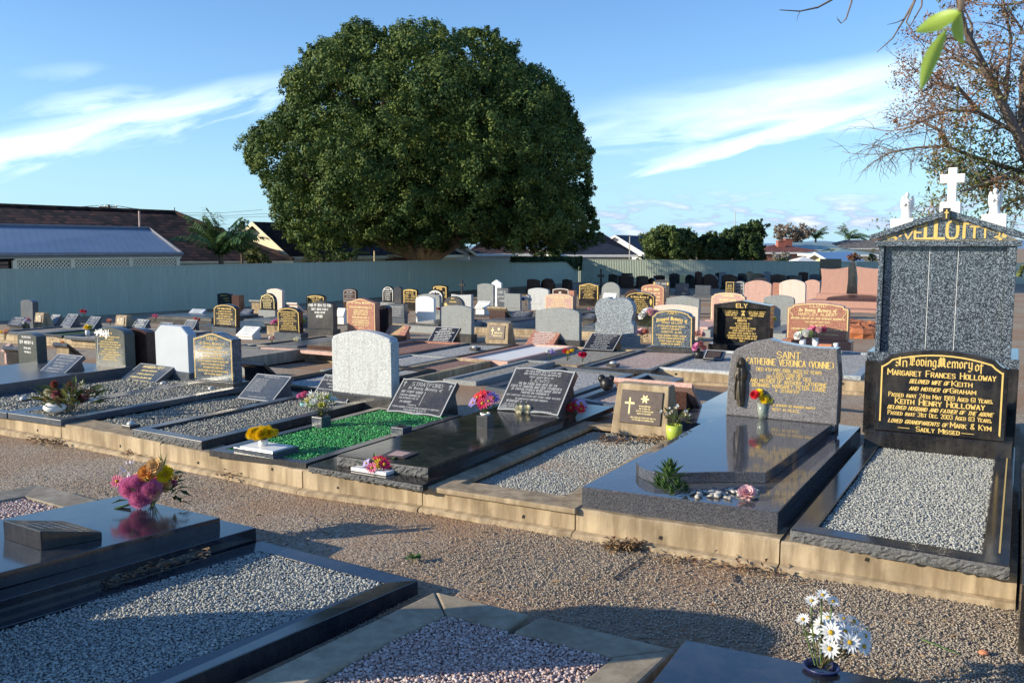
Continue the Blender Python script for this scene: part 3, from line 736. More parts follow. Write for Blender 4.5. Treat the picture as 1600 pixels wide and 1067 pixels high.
def cloud(a0, e0, ang, la, lb, sc, st, thr, seed, warp=1.5, soft=.25):
    """streaky patch of cloud round azimuth a0, elevation e0 (degrees), tilted by ang, half length la, half width lb"""
    c_, s_ = math.cos(math.radians(ang)), math.sin(math.radians(ang))
    da = q.m('SUBTRACT', az, a0); de = q.m('SUBTRACT', el, e0)
    u = q.m('ADD', q.m('MULTIPLY', da, c_), q.m('MULTIPLY', de, s_)); v = q.m('SUBTRACT', q.m('MULTIPLY', de, c_), q.m('MULTIPLY', da, s_))
    cv = q.n('ShaderNodeCombineXYZ', inp={0: q.m('MULTIPLY', u, sc / st), 1: q.m('MULTIPLY', v, sc), 2: seed}).outputs[0]
    n1 = q.n('ShaderNodeTexNoise', inp={'Vector': cv, 'Scale': 1., 'Detail': 7, 'Roughness': .56, 'Distortion': .5}).outputs[0]
    v2 = q.m('ADD', v, q.m('MULTIPLY', q.m('SUBTRACT', n1, .5), warp * 2))
    r2 = q.m('ADD', q.m('POWER', q.m('DIVIDE', u, la), 2), q.m('POWER', q.m('DIVIDE', v2, lb), 2))
    fall = q.m('EXPONENT', q.m('MULTIPLY', r2, -1.))
    k = q.m('SUBTRACT', q.m('ADD', fall, q.m('MULTIPLY', q.m('SUBTRACT', n1, .5), 1.2)), thr)
    return q.m('MULTIPLY', q.m('MINIMUM', q.m('MAXIMUM', q.m('DIVIDE', k, soft), 0), 1), q.m('MINIMUM', q.m('MULTIPLY', fall, 2.), 1))
CLOUDS = [((-23, 7.4, 16, 12, 1.2, 1.1, 5, .3, 1.3, 1.2, .9), .85), ((-25, 8.4, 12, 4, .7, 1.2, 4, .35, 6.3, .9, .9), .5), ((-30, 5.4, 9, 7, .7, .8, 4, .3, 2.2, .5, .7), .75),
          ((16, 8.4, 4, 13, 2.1, .95, 5, .2, 5.1, 1.9, 1.2), .8), ((20, 9.6, 10, 7, .8, 1.1, 5, .3, 3.1, 1.0, .9), .5), ((15.5, 6.6, 13, 10, .6, 1.0, 5, .3, 7.7, .8, .8), .8), ((21, 10.4, 8, 8, .9, .8, 4, .3, 9.2, .7, .9), .3), ((-26, 9.9, 8, 3, .6, .8, 3, .4, 4.4, .4, .9), .22)]
sat = q.n('ShaderNodeHueSaturation', inp={'Saturation': 1.12, 'Value': 1., 'Color': sky.outputs[0]}).outputs[0]
col = q.mix(1., sat, (.9, 1.12, 1.46), 'MULTIPLY')
hz = q.m('EXPONENT', q.m('MULTIPLY', q.m('MAXIMUM', el, 0), -.16))
col = q.mix(q.m('MULTIPLY', hz, .8), col, (2.95, 5.4, 7.2))
for args, op in CLOUDS:
    col = q.mix(q.m('MULTIPLY', cloud(*args), op), col, (8.8, 10.2, 10.6))
# low heaps of cloud over the horizon on the right
cv = q.n('ShaderNodeCombineXYZ', inp={0: q.m('MULTIPLY', az, .42), 1: q.m('MULTIPLY', el, 1.5), 2: 3.3}).outputs[0]
n2 = q.n('ShaderNodeTexNoise', inp={'Vector': cv, 'Scale': 1.1, 'Detail': 6, 'Roughness': .55}).outputs[0]
band = q.m('EXPONENT', q.m('MULTIPLY', q.m('POWER', q.m('DIVIDE', q.m('SUBTRACT', el, 1.7), 1.3), 2), -1.))
side = q.m('MINIMUM', q.m('MAXIMUM', q.m('DIVIDE', q.m('SUBTRACT', az, -2), 8.), 0), 1)
k = q.m('MULTIPLY', q.m('MULTIPLY', band, side), q.m('MINIMUM', q.m('MAXIMUM', q.m('DIVIDE', q.m('SUBTRACT', n2, .47), .08), 0), 1))
cc = q.ramp(q.m('ADD', .5, q.m('MULTIPLY', q.m('SUBTRACT', n2, .6), 3.)), [(.2, (.3, .42, .62)), (.75, (.74, .76, .82))])
cc = q.mix(1., cc, (9, 9, 9.4), 'MULTIPLY')
col = q.mix(q.m('MULTIPLY', k, .85), col, cc)
bg = q.n('ShaderNodeBackground', inp={0: col, 1: .1}); wo = q.n('ShaderNodeOutputWorld'); q.l(bg.outputs[0], wo.inputs[0])
SC.view_settings.view_transform = 'Standard'; SC.view_settings.look = 'None'; SC.view_settings.exposure = .62; SC.view_settings.gamma = 1
SC.cycles.max_bounces = 6; SC.cycles.transparent_max_bounces = 8
SC.cycles.sample_clamp_indirect = 6
# ---------------------------------------------------------------- the ground
m = MB(); ys = [-30, -5, 0, 2, 4, 6, 7, 9, 12, 16, 20, 25, 30, 37, 50, 80, 150, 400, 1200, 6000]
xs = [-5000, -900, -200, -60, -20, -6, 0, 6, 20, 60, 200, 900, 5000]; nx = len(xs)
m.add([(x, y, gz(y) - .004) for y in ys for x in xs], [(j*nx+i, j*nx+i+1, (j+1)*nx+i+1, (j+1)*nx+i) for j in range(len(ys)-1) for i in range(nx-1)])
setting(m.build('ground', 'gravel_dirt', None))
# loose stones on the path between the rows
pts = []
while len(pts) < 62000:
    n = 60000
    py = 470 + 640 * rng.random(n) ** .8; px = rng.uniform(-40, 1640, n)
    y = -(py - 533.5) / FP; dz = -ST + y * CT; t = -HC / dz; X = t * (px - 800) / FP; Y = t * (CT + y * ST)
    # keep what lies in front of the kerb of the first row
    front = (X + 4.7) * (3.95 - 8.0) / (2.34 + 4.7) + 8.0
    k = (Y < front + .03) & (Y > 2.4) & (Y < 10)
    cl = .5 + .5 * np.sin(X * 2.3 + 1.7 * np.sin(Y * 1.9)) * np.cos(Y * 2.7 + np.sin(X * 3.1))
    k &= rng.random(n) < np.clip(1.7 * cl - .25, .04, 1) * np.clip((X + 6.5) / 6, .35, 1)
    pts += list(zip(X[k], Y[k]))
pts = np.array(pts[:62000]); pebbles('path_gravel', np.concatenate([pts, rng.uniform(-.002, .003, (len(pts), 1))], 1), .0125, 'path_stone', None, True)
# ---------------------------------------------------------------- concrete kerb of the first row
BT = [(-60, 637.5), (95, 664), (250, 693), (472, 735), (660, 760), (899, 796), (1219, 845), (1591, 898)]
W1 = [up(x, y, .15) for x, y in BT]; W1[0] = W1[1] - D2 * 1.9
lbl = ['tan concrete kerb length at the left end of the path, below the protea bunch', 'tan concrete kerb length below the gravel plot without a stone kerb', 'tan concrete kerb length below the green glass grave and the yellow flowers',
       'tan concrete kerb length below the black polished slab', 'tan concrete kerb length in front of the concrete framed gravel grave', 'tan concrete kerb length below the mauve granite grave', 'tan concrete kerb length below the white gravel grave, cracked at its left end']
for i in range(7):
    A, B = W1[i].copy(), W1[i+1].copy(); d = (B - A).normalized(); A += d * .004; B -= d * .004
    o = thing('concrete_kerb', lbl[i], 'kerb', tuple((A + B) / 2 - Vector((0, 0, .15))), 0, 'concrete kerb lengths along the first row'); c = o.location
    zt = .15 + (.006 if i % 2 else 0); r = D1 * .24; m = MB()
    n = 14; vs = []
    prf = [(0, -.2), (0, zt - .012), (.012, zt), (.24, zt), (.24, -.2)]
    rings = []
    for k in range(n + 1):
        p = A.lerp(B, k / n); jj = [random.uniform(-.003, .003) for _ in prf]
        rings.append([Vector((p.x, p.y, 0)) + D1 * (u + j) + Vector((0, 0, z + j)) - c for (u, z), j in zip(prf, jj)])
    m.loops(rings); m.build('beam', 'tan_concrete', o)
    m = MB(); rings = []
    for k in range(n + 1):
        p = A.lerp(B, k / n); e = random.uniform(-.008, .008)
        rings.append([Vector((p.x, p.y, 0)) + D1 * u + Vector((0, 0, z)) - c for u, z in ((-.055 + e, -.2), (-.055 + e, .014), (-.04 + e, .024), (-.001, .03), (-.001, -.2))])
    m.loops(rings); m.build('footing', 'tan_concrete', o)
    # drain notches
    m = MB(); L = (B - A).length; zb = proj
    for k in range(max(1, int(L / .75))):
        f = (k + .5 + random.uniform(-.2, .2)) / max(1, int(L / .75)); p = A.lerp(B, f) - D1 * .0025; hgt = random.choice((.0, .06)); s = random.uniform(.008, .014)
        z0 = zt - .03 - hgt
        pp = [p + d * a + Vector((0, 0, z0 - p.z + b)) - c for a, b in ((-s, -s*.6), (s*.6, -s), (s, s*.7), (-s*.3, s))]
        m.add([tuple(v) for v in pp], [(0, 1, 2, 3)])
    m.build('drain_notch', 'dark_gap', o)
# raised earth the first two rows of graves stand on
A, B = W1[0] + D1 * .2, W1[-1] + D1 * .2
m = MB(); L0 = [A, B, B + D1 * 4.55, A + D1 * 4.55]; N = 10
vs = []
for j in range(11):
    for i in range(21):
        p = L0[0].lerp(L0[1], i / 20) + D1 * 4.55 * j / 10; vs.append((p.x, p.y, gz(p.y) + .115 - (.13 if j == 10 else 0)))
m.add(vs, [(j*21+i, j*21+i+1, (j+1)*21+i+1, (j+1)*21+i) for j in range(10) for i in range(20)]); setting(m.build('raised_ground', 'gravel_dirt'))
G = 'graves along the path'
# ---------------------------------------------------------------- first row, left to right
# grave with the blue speckled headstone
Q = corners((12, 645), (95, 656.5), .2, 2.3); surround(Q, .1, .05, 'slate_granite', 'blue-grey granite kerb filled with gravel, below the blue speckled headstone with gold lettering', 'tan_gravel_bed', .02, 'tan_gravel', .021, rough=False, sink=.004)
m = MB()
Q2 = corners((-82, 632), (10, 645), .2, 2.3); surround(Q2, .08, .05, 'slate_granite', 'gravel grave with thin grey kerb left of the protea bunch', 'tan_gravel_bed', .02, 'tan_gravel', .03, sink=.004)
Q3 = corners((-230, 612), (-78, 629), .2, 2.2); ledger([Q3, [p + Vector((0, 0, .1)) for p in ins_quad(Q3, .07)]], [.05, .1], ['slate_granite', 'slate_granite'], 'long polished grey slab ending at the rose carved headstone')
# plain gravel plot
a, b, c_, d_ = up(138, 661, .155), up(203, 673, .155), up(428, 622, .155), up(362, 618, .155)
o = thing('gravel_plot', 'gravel plot without a stone kerb between two kerbed graves, in front of a lettered tablet', 'grave plot', tuple((a + c_) / 2 - Vector((0, 0, .05)))); oc = o.location.copy()
m = MB(); PL = [p - oc for p in (a, b, c_, d_)]; m.poly_prism([tuple(p - Vector((0, 0, .012))) for p in PL], [p.z - .06 for p in PL]); m.build('soil', 'tan_gravel_bed', o)
pl = fill_points([(p.x, p.y) for p in PL], 0, .02); zz = np.array([PL[0].z + (PL[2].z - PL[0].z) * ((x - PL[0].x) * D1.x + (y - PL[0].y) * D1.y) / ((PL[2] - PL[0]).dot(D1)) for x, y, _ in pl]); pl[:, 2] += zz; pebbles('gravel', pl, .025, 'tan_gravel', o)
# rough fronted kerb
Q = corners((207, 670), (315, 689.5), .215, 2.32); surround(Q, .1, .065, 'charcoal_granite', 'dark granite kerb with rough split front and pale gravel, left of the yellow chrysanthemums', 'tan_gravel_bed', .035, 'tan_gravel', .02, rough=True, sink=.004)
# green glass chips
Q = corners((327, 703), (478, 724), .19, 2.0); surround(Q, .075, .04, 'charcoal_granite', 'dark granite kerb filled with bright green glass chips', 'green_bed', .02, 'green_chips', .016, fname='green_chips', sink=.004, bevel=0)
# black polished slab
Qa = corners((482, 727), (661, 757), .19, 3.1); Qb = [up(527, 711, .26), up(669, 729.5, .26), up(880, 651, .26), up(756, 640, .26)]
ledger([Qa, Qb], [.04, .07], ['black_granite', 'black_granite'], 'low polished black slab on a wider black base, with a silver lettered tablet at its head', rough=(0, 1), sink=.004, bevel=0)
# concrete frame
Q = corners((662, 759), (899, 795), .165, 2.42); surround(Q, .17, .03, 'tan_concrete', 'tan concrete frame round grey white gravel, in front of the bronze plaque block', 'white_gravel_bed', .06, 'white_gravel', .0112, bevel=.008, sink=.004)
# mauve granite grave
Qa = [up(909, 760, .28), up(1216, 799, .28), up(1345, 667, .28), up(1134, 641, .28)]
cu = [up(x, y, .345) for x, y in ((994, 722), (998, 728), (1008, 733.5), (1022, 737), (1045, 738.5), (1075, 738), (1110, 737), (1150, 736.5), (1197, 738))]
Qb = cu + [up(1311, 655, .345), up(1134, 646, .345)]
ledger([Qa, Qb], [.135, .065], ['mauve_dark', 'mauve_dark'], 'large polished mauve granite slab with a curved front, standing on a broad base', bevel=.004, sink=.004)
# white gravel grave
Q = corners((1235, 826), (1578, 884), .212, 2.3); Q[0] = up(1235, 826, .212); Q[3] = up(1350, 690, .205); Q[2] = up(1586, 699, .205)
Qw = Q
surround(Q, .115, .06, 'black_granite', 'black granite kerb with rough front round white gravel, before the black headstone with gold writing', 'white_gravel_bed', .03, 'white_gravel', .0112, rough=True, sink=.004)
# edge of the next grave on the right
A = up(1597, 905, .3); m = MB(); o = thing('ledger_slab', 'polished black granite slab cut off by the right edge of the photo, right of the white gravel grave', 'ledger stone', (A.x, A.y, 0), -AZ); m.box(.0, 1.0, -.05, 2.3, -.05, .3); m.build('base_slab', 'black_granite', o, bevel=.005); m = MB(); m.box(.07, .93, .05, 2.2, .3, .36); m.build('top_slab', 'black_granite', o, bevel=.005)
# ---------------------------------------------------------------- headstones of the first row
headstone(29, 60, 569, 520, 'green_granite', 'arch', 'small green-grey headstone with arched top and white letters, leftmost upright stone', .3, .13, [(None, .83, .07, .5), (None, .66, .1, .75), (None, .5, .06, .35, 'S', {}), (None, .38, .06, .35)], 'white', base=(.05, .06, .05))
headstone(150, 197, 572, 511, 'green_granite', 'clip', 'dark grey headstone carved with white roses and lettered in gold, raised on two feet', .31, .14, [(None, .82, .05, .25)] + [(None, .74 - .062 * i, .035, [.7, .3, .6, .75, .65, .4, .6, .72, .4, .5][i], 'S') for i in range(10)], 'gold', base=None,
  extra=lambda o, w, h, bh, t: (wrng(o, 'rose_carving', 'white_lettering', lambda m: ([m.petal((-w*.26 + random.uniform(-.5, .7)*w*.36, -.004, bh + h*(.83 + random.uniform(-.05, .05))), Vector((random.uniform(-1, 1), -.05, random.uniform(-1, 1))), Vector((0, -1, 0)), w*.075, w*.04, .05) for _ in range(60)], m.tube([(-w*.38, -.002, bh+h*.75), (-w*.41, -.002, bh+h*.4), (-w*.36, -.002, bh+h*.1)], .003, 4)))))
headstone(195, 231, 572, 513, 'brown_granite', 'arch', 'back of a shaded purple-grey headstone with a sunlit top, close behind the rose carved stone', .3, .13)  # dark granite colour stands in for the shade on this stone
headstone(243, 297, 577, 509, 'bluish_marble', 'oct', 'blank bluish white headstone with cut-off upper corners', .33, .12, base=(.02, .08, .015), bmat='slate_granite')
headstone(304, 365, 592, 519, 'blue_pearl', 'peak', 'blue speckled headstone with gently peaked top, gold border and gold lettering', .28, .13, [('NOWAK', .84, .065, .28, 'K'), ('In Loving Memory of', .745, .05, .62, 'G'), (None, .66, .05, .5, 'K')] + [(None, .585 - .066 * i, .036, [.75, .5, .55, .78, .62, .5, .76, .45][i]) for i in range(8)], 'gold', (.025, .018), base=(.05, .075, .05), bmat='charcoal_granite')
C, w, h = stone_at(1134, 1308, 648, 530, .345)
def saint_extra(o, w, h, bh, t): pass
o = thing('headstone', 'mauve granite headstone with sloping shoulders, gold lettering and a bronze figure', 'headstone', tuple(C), -AZ)
def sx(px): return solve(lambda k: proj(C + D2 * k)[0], px, -1.5, 1.5)
def sz(px, py): x = sx(px); return solve(lambda k: -proj(C + D2 * x + Vector((0, 0, k)))[1], -py, -.3, 1.5)
prof = [(sx(x), 0 if y is None else sz(x, y)) for x, y in ((1134, None), (1308, None), (1309, 590), (1304, 545), (1275, 544), (1245, 541), (1215, 535), (1198, 530), (1170, 535), (1148, 545), (1140, 553), (1136, 590))]
m = MB(); m.slab(prof, 0, .14, .008); m.build('slab', 'mauve_granite', o); m = MB(); m.box(-w*.48, w*.48, .01, .12, -.05, .004); m.build('foot', 'mauve_granite', o)
mb = MB()
def line_at(mb, t, xa, xb, y, hp, st='S', **k):
    xm = (xa + xb) / 2; z = sz(xm, y); hh = sz(xm, y - hp) - z
    put_text(mb, t, sx(xm), z, hh, st, sx(xb) - sx(xa), **k)
for a_ in (('SAINT', 1211, 1247, 560, 10, 'R'), ('CATHERINE VERONICA (VONNIE)', 1163, 1297, 572, 9.5, 'R'), ('DIED 4TH MAY 1989, AGED 52 YEARS', 1179, 1280, 582, 5, 'S'), ('A VERY LOVING WIFE', 1205, 1252, 587.5, 4, 'S'), ('BELOVED WIFE OF DES', 1196, 1264, 593.5, 5, 'S'),
           ('AND MOTHER OF ANTHONY, CATHERINE', 1170, 1288, 600.5, 5.5, 'S'), ('BERNARD, MARGARET, PETER, LOUISE', 1173, 1287, 607.5, 5.5, 'S'), ('& JENNIFER', 1210, 1247, 613.5, 4.5, 'S'), ('REST IN PEACE', 1206, 1248, 643, 4, 'S')):
    line_at(mb, *a_[:5], a_[5], nib=.15)
rr = random.Random(3); put_line(mb, sx(1238), sz(1238, 637), .018, sx(1274) - sx(1202), rr)
build_letters(mb, 'gold_leaf', o)
# bronze relief of a robed figure: a height field standing out of the stone
X0, X1, Z0, Z1 = sx(1143), sx(1167), sz(1155, 634), sz(1155, 558); nx_, nz_ = 26, 60
def relief(u, v):
    def e(cu, cv, ru, rv, hgt, ang=0):
        du, dv = u - cu, v - cv; ca, sa = math.cos(ang), math.sin(ang); x, y = du*ca + dv*sa, -du*sa + dv*ca
        r = (x/ru)**2 + (y/rv)**2; return hgt * math.sqrt(max(0, 1 - r))
    hv = max(e(.5, .88, .27, .115, .06), e(.42, .86, .15, .07, .074), e(.52, .66, .42, .2, .055), e(.34, .62, .12, .15, .07, .3), e(.55, .7, .14, .1, .072, -.5), e(.55, .35, .3, .38, .05), e(.6, .2, .22, .3, .042), e(.26, .4, .09, .28, .045, -.12), e(.46, .3, .06, .3, .057), e(.7, .35, .06, .33, .05, .08))
    return hv * (1 + .1 * math.sin(u * 22 + v * 6)) if hv > 0 else 0
vs = []; fs = []
for j in range(nz_ + 1):
    for i in range(nx_ + 1): vs.append((X0 + (X1 - X0) * i / nx_, -.001 - relief(i / nx_, j / nz_), Z0 + (Z1 - Z0) * j / nz_))
for j in range(nz_):
    for i in range(nx_):
        q4 = (j*(nx_+1)+i, j*(nx_+1)+i+1, (j+1)*(nx_+1)+i+1, (j+1)*(nx_+1)+i)
        if max(vs[k][1] for k in q4) < -.0011 or min(vs[k][1] for k in q4) < -.004: fs.append(q4)
m = MB(); m.add(vs, fs); tag(m.build('bronze_relief', 'bronze', None, True, 0, tuple(C), -AZ), 'dark bronze relief of a robed figure with bowed head on the mauve headstone', 'sculpture')
# Holloway headstone
C, w, h = stone_at(1366, 1570, 671, 548, .31)
o = thing('headstone', 'black headstone with gold border and Holloway inscription, at the head of the white gravel', 'headstone', tuple(C - Vector((0, 0, .1))), -AZ)
bh = .1; prof = [(x, z + bh) for x, z in profile('shoulder', w, h)]
m = MB(); m.slab(prof, 0, .11, .006); m.build('slab', 'black_granite', o); m = MB(); m.slab([(-w/2-.06, -.08), (w/2+.05, -.08), (w/2+.05, bh), (-w/2-.06, bh)], -.05, .2, .006); m.build('base', 'black_granite', o)
mb = MB(); a = w / 2; pi_ = inset(prof, .03); po = inset(prof, .041)
for i in range(1, len(prof) - 0):
    j = (i + 1) % len(prof)
    A_, B_, A2, B2 = pi_[i], pi_[j], po[i], po[j]
    A_, B_, A2, B2 = [(x, max(z, bh + (.06 if x < 0 else .03))) for x, z in (A_, B_, A2, B2)]
    if j == 0: continue
    mb.add([(A_[0], -.0014, A_[1]), (B_[0], -.0014, B_[1]), (B2[0], -.0014, B2[1]), (A2[0], -.0014, A2[1])], [(0, 1, 2, 3)])
i = len(prof) - 1; mb.add([(pi_[i][0], -.0014, bh + .07), (po[i][0], -.0014, bh + .07), (po[i][0], -.0014, po[i][1]), (pi_[i][0], -.0014, pi_[i][1])], [(0, 1, 2, 3)])
def HL(t, z, hh, wf, st='K', cx=0, **k): put_text(mb, t, cx * w, bh + z * h, hh * h, st, wf * w, -.0015, **k)
HL('In', .79, .105, .075, 'G', -.3, nib=.15); HL('Loving', .81, .105, .2, 'G', -.138, nib=.15); HL('Memory', .81, .105, .25, 'G', .108, nib=.15); HL('of', .79, .105, .062, 'G', .29, nib=.15)
HL('Margaret Frances Holloway', .685, .07, .82, nib=.18); HL('beloved wife of', .6, .058, .3, 'K', -.085, slope=.35, nib=.19); HL('Keith', .598, .06, .15, 'K', .165, nib=.2)
HL('and mother of', .515, .056, .3, 'K', -.085, slope=.35, nib=.19); HL('Graham', .515, .056, .19, 'K', .175, nib=.2)
HL('Passed away 24th May 1989 Aged 61 Years.', .425, .052, .79, nib=.18); HL('Keith Henry Holloway', .345, .068, .68, nib=.2)
HL('beloved husband and father of the above', .275, .055, .8, 'K', 0, slope=.35, nib=.19); HL('Passed away 31st Dec. 2003 Aged 83 Years.', .205, .05, .79, nib=.18)
HL('loved grandparents of', .112, .055, .46, 'K', -.16, slope=.35, nib=.19); HL('Mark & Kym', .112, .06, .3, 'K', .245, nib=.2); HL('Sadly Missed', .03, .056, .33, nib=.2)
for sx_ in (-.265, .225): mb.box(sx_ * w - .04, sx_ * w + .04, -.0014, -.0005, bh + .052 * h, bh + .058 * h)
build_letters(mb, 'gold_leaf', o)
# gold line on the right kerb
m = MB(); e0, e1 = Qw[1].lerp(Qw[2], .06) - D2 * .045, Qw[1].lerp(Qw[2], .86) - D2 * .045; dd = D2 * .004
m.add([tuple(p + Vector((0, 0, .0015))) for p in (e0 - dd, e0 + dd, e1 + dd, e1 - dd)], [(0, 1, 2, 3)]); kb = [x for x in bpy.data.objects if x.get('label', '').startswith('black granite kerb with rough')][0]
g_ = m.build('gold_line', 'gold_leaf', kb); g_.location = -kb.location
# tablets of the first row
tablet((58, 583), (97, 584), (92, 552), 'slate_granite', 'blue-grey slanted tablet beside the small green-grey headstone', .3, .05, 6, 'silver', 'silver_lettering')
tablet((182, 597), (236, 602), (220, 567), 'slate_granite', 'slate slanted tablet with faded gold lettering, between the rose stone and the white stone', .2, .06, 5, 'cream', 'silver_lettering')
tablet((370, 622), (425, 627), (402, 583), 'slate_granite', 'slanted grey tablet with blank lower right quarter, at the head of the plain gravel plot', .17, .05, None, 'silver', 'silver_lettering', lines=[(None, .87, .06, .45)] + [(None, .76 - .075*i, .045, .4, 'S', {'cx': -.22}) for i in range(7)] + [(None, .1, .05, .5)])
tablet((484, 624), (541, 632), (508, 584), 'charcoal_granite', 'dark slanted tablet with silver lettering behind the white lilies in a square pot', .22, .05, None, 'silver', 'silver_lettering', lines=[(None, .87, .07, .85), (None, .74, .075, .9), (None, .62, .05, .6), (None, .52, .05, .4), (None, .4, .055, .9), (None, .3, .045, .5), (None, .18, .06, .85)])
tablet((603, 643), (688, 650), (631, 590), 'charcoal_granite', 'dark book-shaped tablet reading Stratford, at the head of the green glass chips', .2, .06, None, 'silver', 'silver_lettering', book=True, lines=[('+', .76, .16, .05, 'S', {'cx': -.42}), ('+', .76, .16, .05, 'S', {'cx': .42}), ('STRATFORD', .8, .1, .56, 'R'), ('In Loving Memory of', .7, .07, .62, 'G'),
   (None, .58, .07, .42, 'S', {'cx': -.2}), (None, .49, .055, .4, 'S', {'cx': -.21}), (None, .41, .05, .36, 'S', {'cx': -.22}), (None, .3, .065, .22, 'S', {'cx': -.24}), (None, .235, .04, .16, 'S', {'cx': -.1}), ('|', .26, .4, .01, 'S', {'cx': .03}), (None, .16, .045, .88), (None, .1, .04, .42), (None, .04, .045, .34)])
tablet((776, 640), (872, 645), (806, 573), 'charcoal_granite', 'large dark book-shaped tablet reading Lewis, at the head of the black polished slab', .265, .07, None, 'silver', 'silver_lettering', book=True, lines=[(None, .9, .045, .6), (None, .84, .045, .62), (None, .775, .04, .4), ('LEWIS', .69, .065, .3, 'R'), (None, .61, .055, .66), (None, .54, .055, .88), (None, .475, .05, .82), (None, .41, .05, .46), (None, .34, .04, .9), (None, .27, .04, .56),
   (None, .2, .055, .28, 'S', {'cx': -.27}), (None, .14, .035, .3, 'S', {'cx': -.28}), (None, .095, .035, .34, 'S', {'cx': -.28}), (None, .05, .035, .36, 'S', {'cx': -.28}), ('|', .03, .22, .01, 'S', {'cx': -.08}), (None, .03, .04, .4, 'S', {'cx': .18})])
# ---------------------------------------------------------------- plaque block on the concrete frame
A = up(954, 672, .165); wd = solve(lambda k: proj(A + D2 * k)[0], 1043, .1, 2)
A0 = A; o = thing('plaque_block', 'tan concrete block with sloping front carrying a bronze plaque with a cross', 'grave marker', tuple(A + D2 * wd / 2), -AZ)
C = A + D2 * wd / 2; hb = solve(lambda k: -proj(C + D1 * .07 + Vector((0, 0, k)))[1], -601.5, .1, .8); hw = wd / 2
m = MB(); m.loops([[(-hw, 0, -.03), (hw, 0, -.03), (hw, .3, -.03), (-hw, .3, -.03)], [(-hw + .004, .004, .03), (hw - .004, .004, .03), (hw - .004, .3, .03), (-hw + .004, .3, .03)], [(-hw + .025, .085, hb), (hw - .025, .085, hb), (hw - .025, .22, hb), (-hw + .025, .22, hb)]]); m.build('block', 'tan_concrete', o, bevel=.008)
tl = math.atan2(.081, hb - .03); M = Matrix.Translation((0, .004, .03)) @ Matrix.Rotation(-tl, 4, 'X'); hf = (hb - .03) / math.cos(tl)
m = MB(); m.slab([(-hw*.7, hf*.12), (hw*.74, hf*.12), (hw*.74, hf*.86), (-hw*.7, hf*.86)], -.012, .01, .003, M); pq = m.build('plaque', 'plaque_bronze', o)
m = MB(); x0, x1, z0, z1 = -hw*.7, hw*.74, hf*.12, hf*.86; W_ = x1 - x0; H_ = z1 - z0; yy = -.0135
for a_ in ((x0 + W_*.2, x0 + W_*.235, z0 + H_*.28, z0 + H_*.78), (x0 + W_*.1, x0 + W_*.335, z0 + H_*.58, z0 + H_*.64)): m.box(a_[0], a_[1], yy, -.011, a_[2], a_[3])
m.lathe([(.02, 0), (.02, .001)], 10, Matrix.Translation((x0 + W_*.58, yy + .001, z0 + H_*.76)) @ Matrix.Rotation(math.pi/2, 4, 'X'))
for k in range(6): t = k*1.047; m.petal((x0 + W_*.58 + .014*math.cos(t), yy, z0 + H_*.76 + .014*math.sin(t)), Vector((math.cos(t), 0, math.sin(t))), Vector((0, -1, 0)), .024, .018, .02)
rr = random.Random(5)
for k, wf in enumerate((.3, .28, .42, .36)): put_line(m, x0 + W_*.6, z0 + H_*(.52 - .075*k), H_*.04, W_*wf, rr, yy)
for k, wf in enumerate((.62, .55)): put_line(m, x0 + W_*.58, z0 + H_*(.17 - .07*k), H_*.04, W_*wf, rr, yy)
m.v = [tuple(M @ Vector(v)) for v in m.v]; m.build('plaque_lettering', 'cream_lettering', pq)
# ---------------------------------------------------------------- tall granite monument
V0 = at(1366, 560, 7.35); V0.z = 0
def vx(px): return solve(lambda k: proj(V0 + D2 * k + Vector((0, 0, 1.6)))[0], px, -2, 3)
def vz(px, py, off=0.): u = vx(px); return solve(lambda k: -proj(V0 + D2 * u + D1 * off + Vector((0, 0, k)))[1], -py, -.5, 4)
o = thing('granite_monument', 'tall blue pearl granite monument with a pediment, white cross and gold family name', 'monument', tuple(V0), -AZ)
zl = vz(1366, 385); zp = vz(1366, 548); za = vz(1477, 328); ze = vz(1353, 368); zt = vz(1366, 377)
xl, xr = 0., vx(1589); xm = vx(1477); dp = .75
m = MB(); m.box(xl - .06, xr + .06, -.07, dp + .07, -.3, zp - .075); m.build('plinth', 'black_granite', o, bevel=.006)
m = MB(); m.box(xl - .055, xr + .055, -.06, dp + .06, zp - .075, zp); m.build('plinth_cap', 'blue_pearl', o, bevel=.006)
for a_, b_ in ((xl, vx(1381)), (vx(1573), xr)):
    m = MB(); m.box(a_, b_, 0, .12, zp, zl); m.build('pilaster', 'blue_pearl', o, bevel=.004)
m = MB(); m.box(xl + .004, xr - .004, .1, dp, zp - .01, zl - .002); m.build('body', 'blue_pearl', o)
ed = [vx(1381), vx(1451.5), vx(1496.5), vx(1573)]
for i in range(3):
    m = MB(); m.box(ed[i] + .002, ed[i+1] - .002, .055, .099, zp, zl - .004); m.build('panel', 'blue_pearl', o, bevel=.002)
for i in (1, 2): m = MB(); m.box(ed[i] - .002, ed[i] + .002, .057, .09, zp, zl - .004); m.build('joint', 'white_lettering', o)
m = MB(); m.box(xl - .03, xr + .03, -.03, dp + .02, zl, zt); m.build('lintel', 'blue_pearl', o, bevel=.004)
el_ = xl - .075; er = xr + .075
def roofz(x): return ze + (za - ze) * (1 - abs(x - xm) / (xm - el_ if x < xm else er - xm))
th = .05
m = MB(); m.loops([[(xl - .02, y, zt), (xr + .02, y, zt), (xm, y, za - th*.8)] for y in (.0, dp)]); m.build('pediment', 'blue_pearl', o)
for sgn, xe in ((-1, el_), (1, er)):
    m = MB(); pf = [(xm, za - th), (xm, za), (xe, ze), (xe, ze - th*.85)] if sgn < 0 else [(xm + .0005, za), (xm + .0005, za - th), (xe, ze - th*.85), (xe, ze)]
    m.loops([[(x, y, z) for x, z in pf] for y in (-.045, dp + .06)]); m.build('roof_slab', 'blue_pearl', o, bevel=.003)
m = MB(); n = len('VELLOTTI')
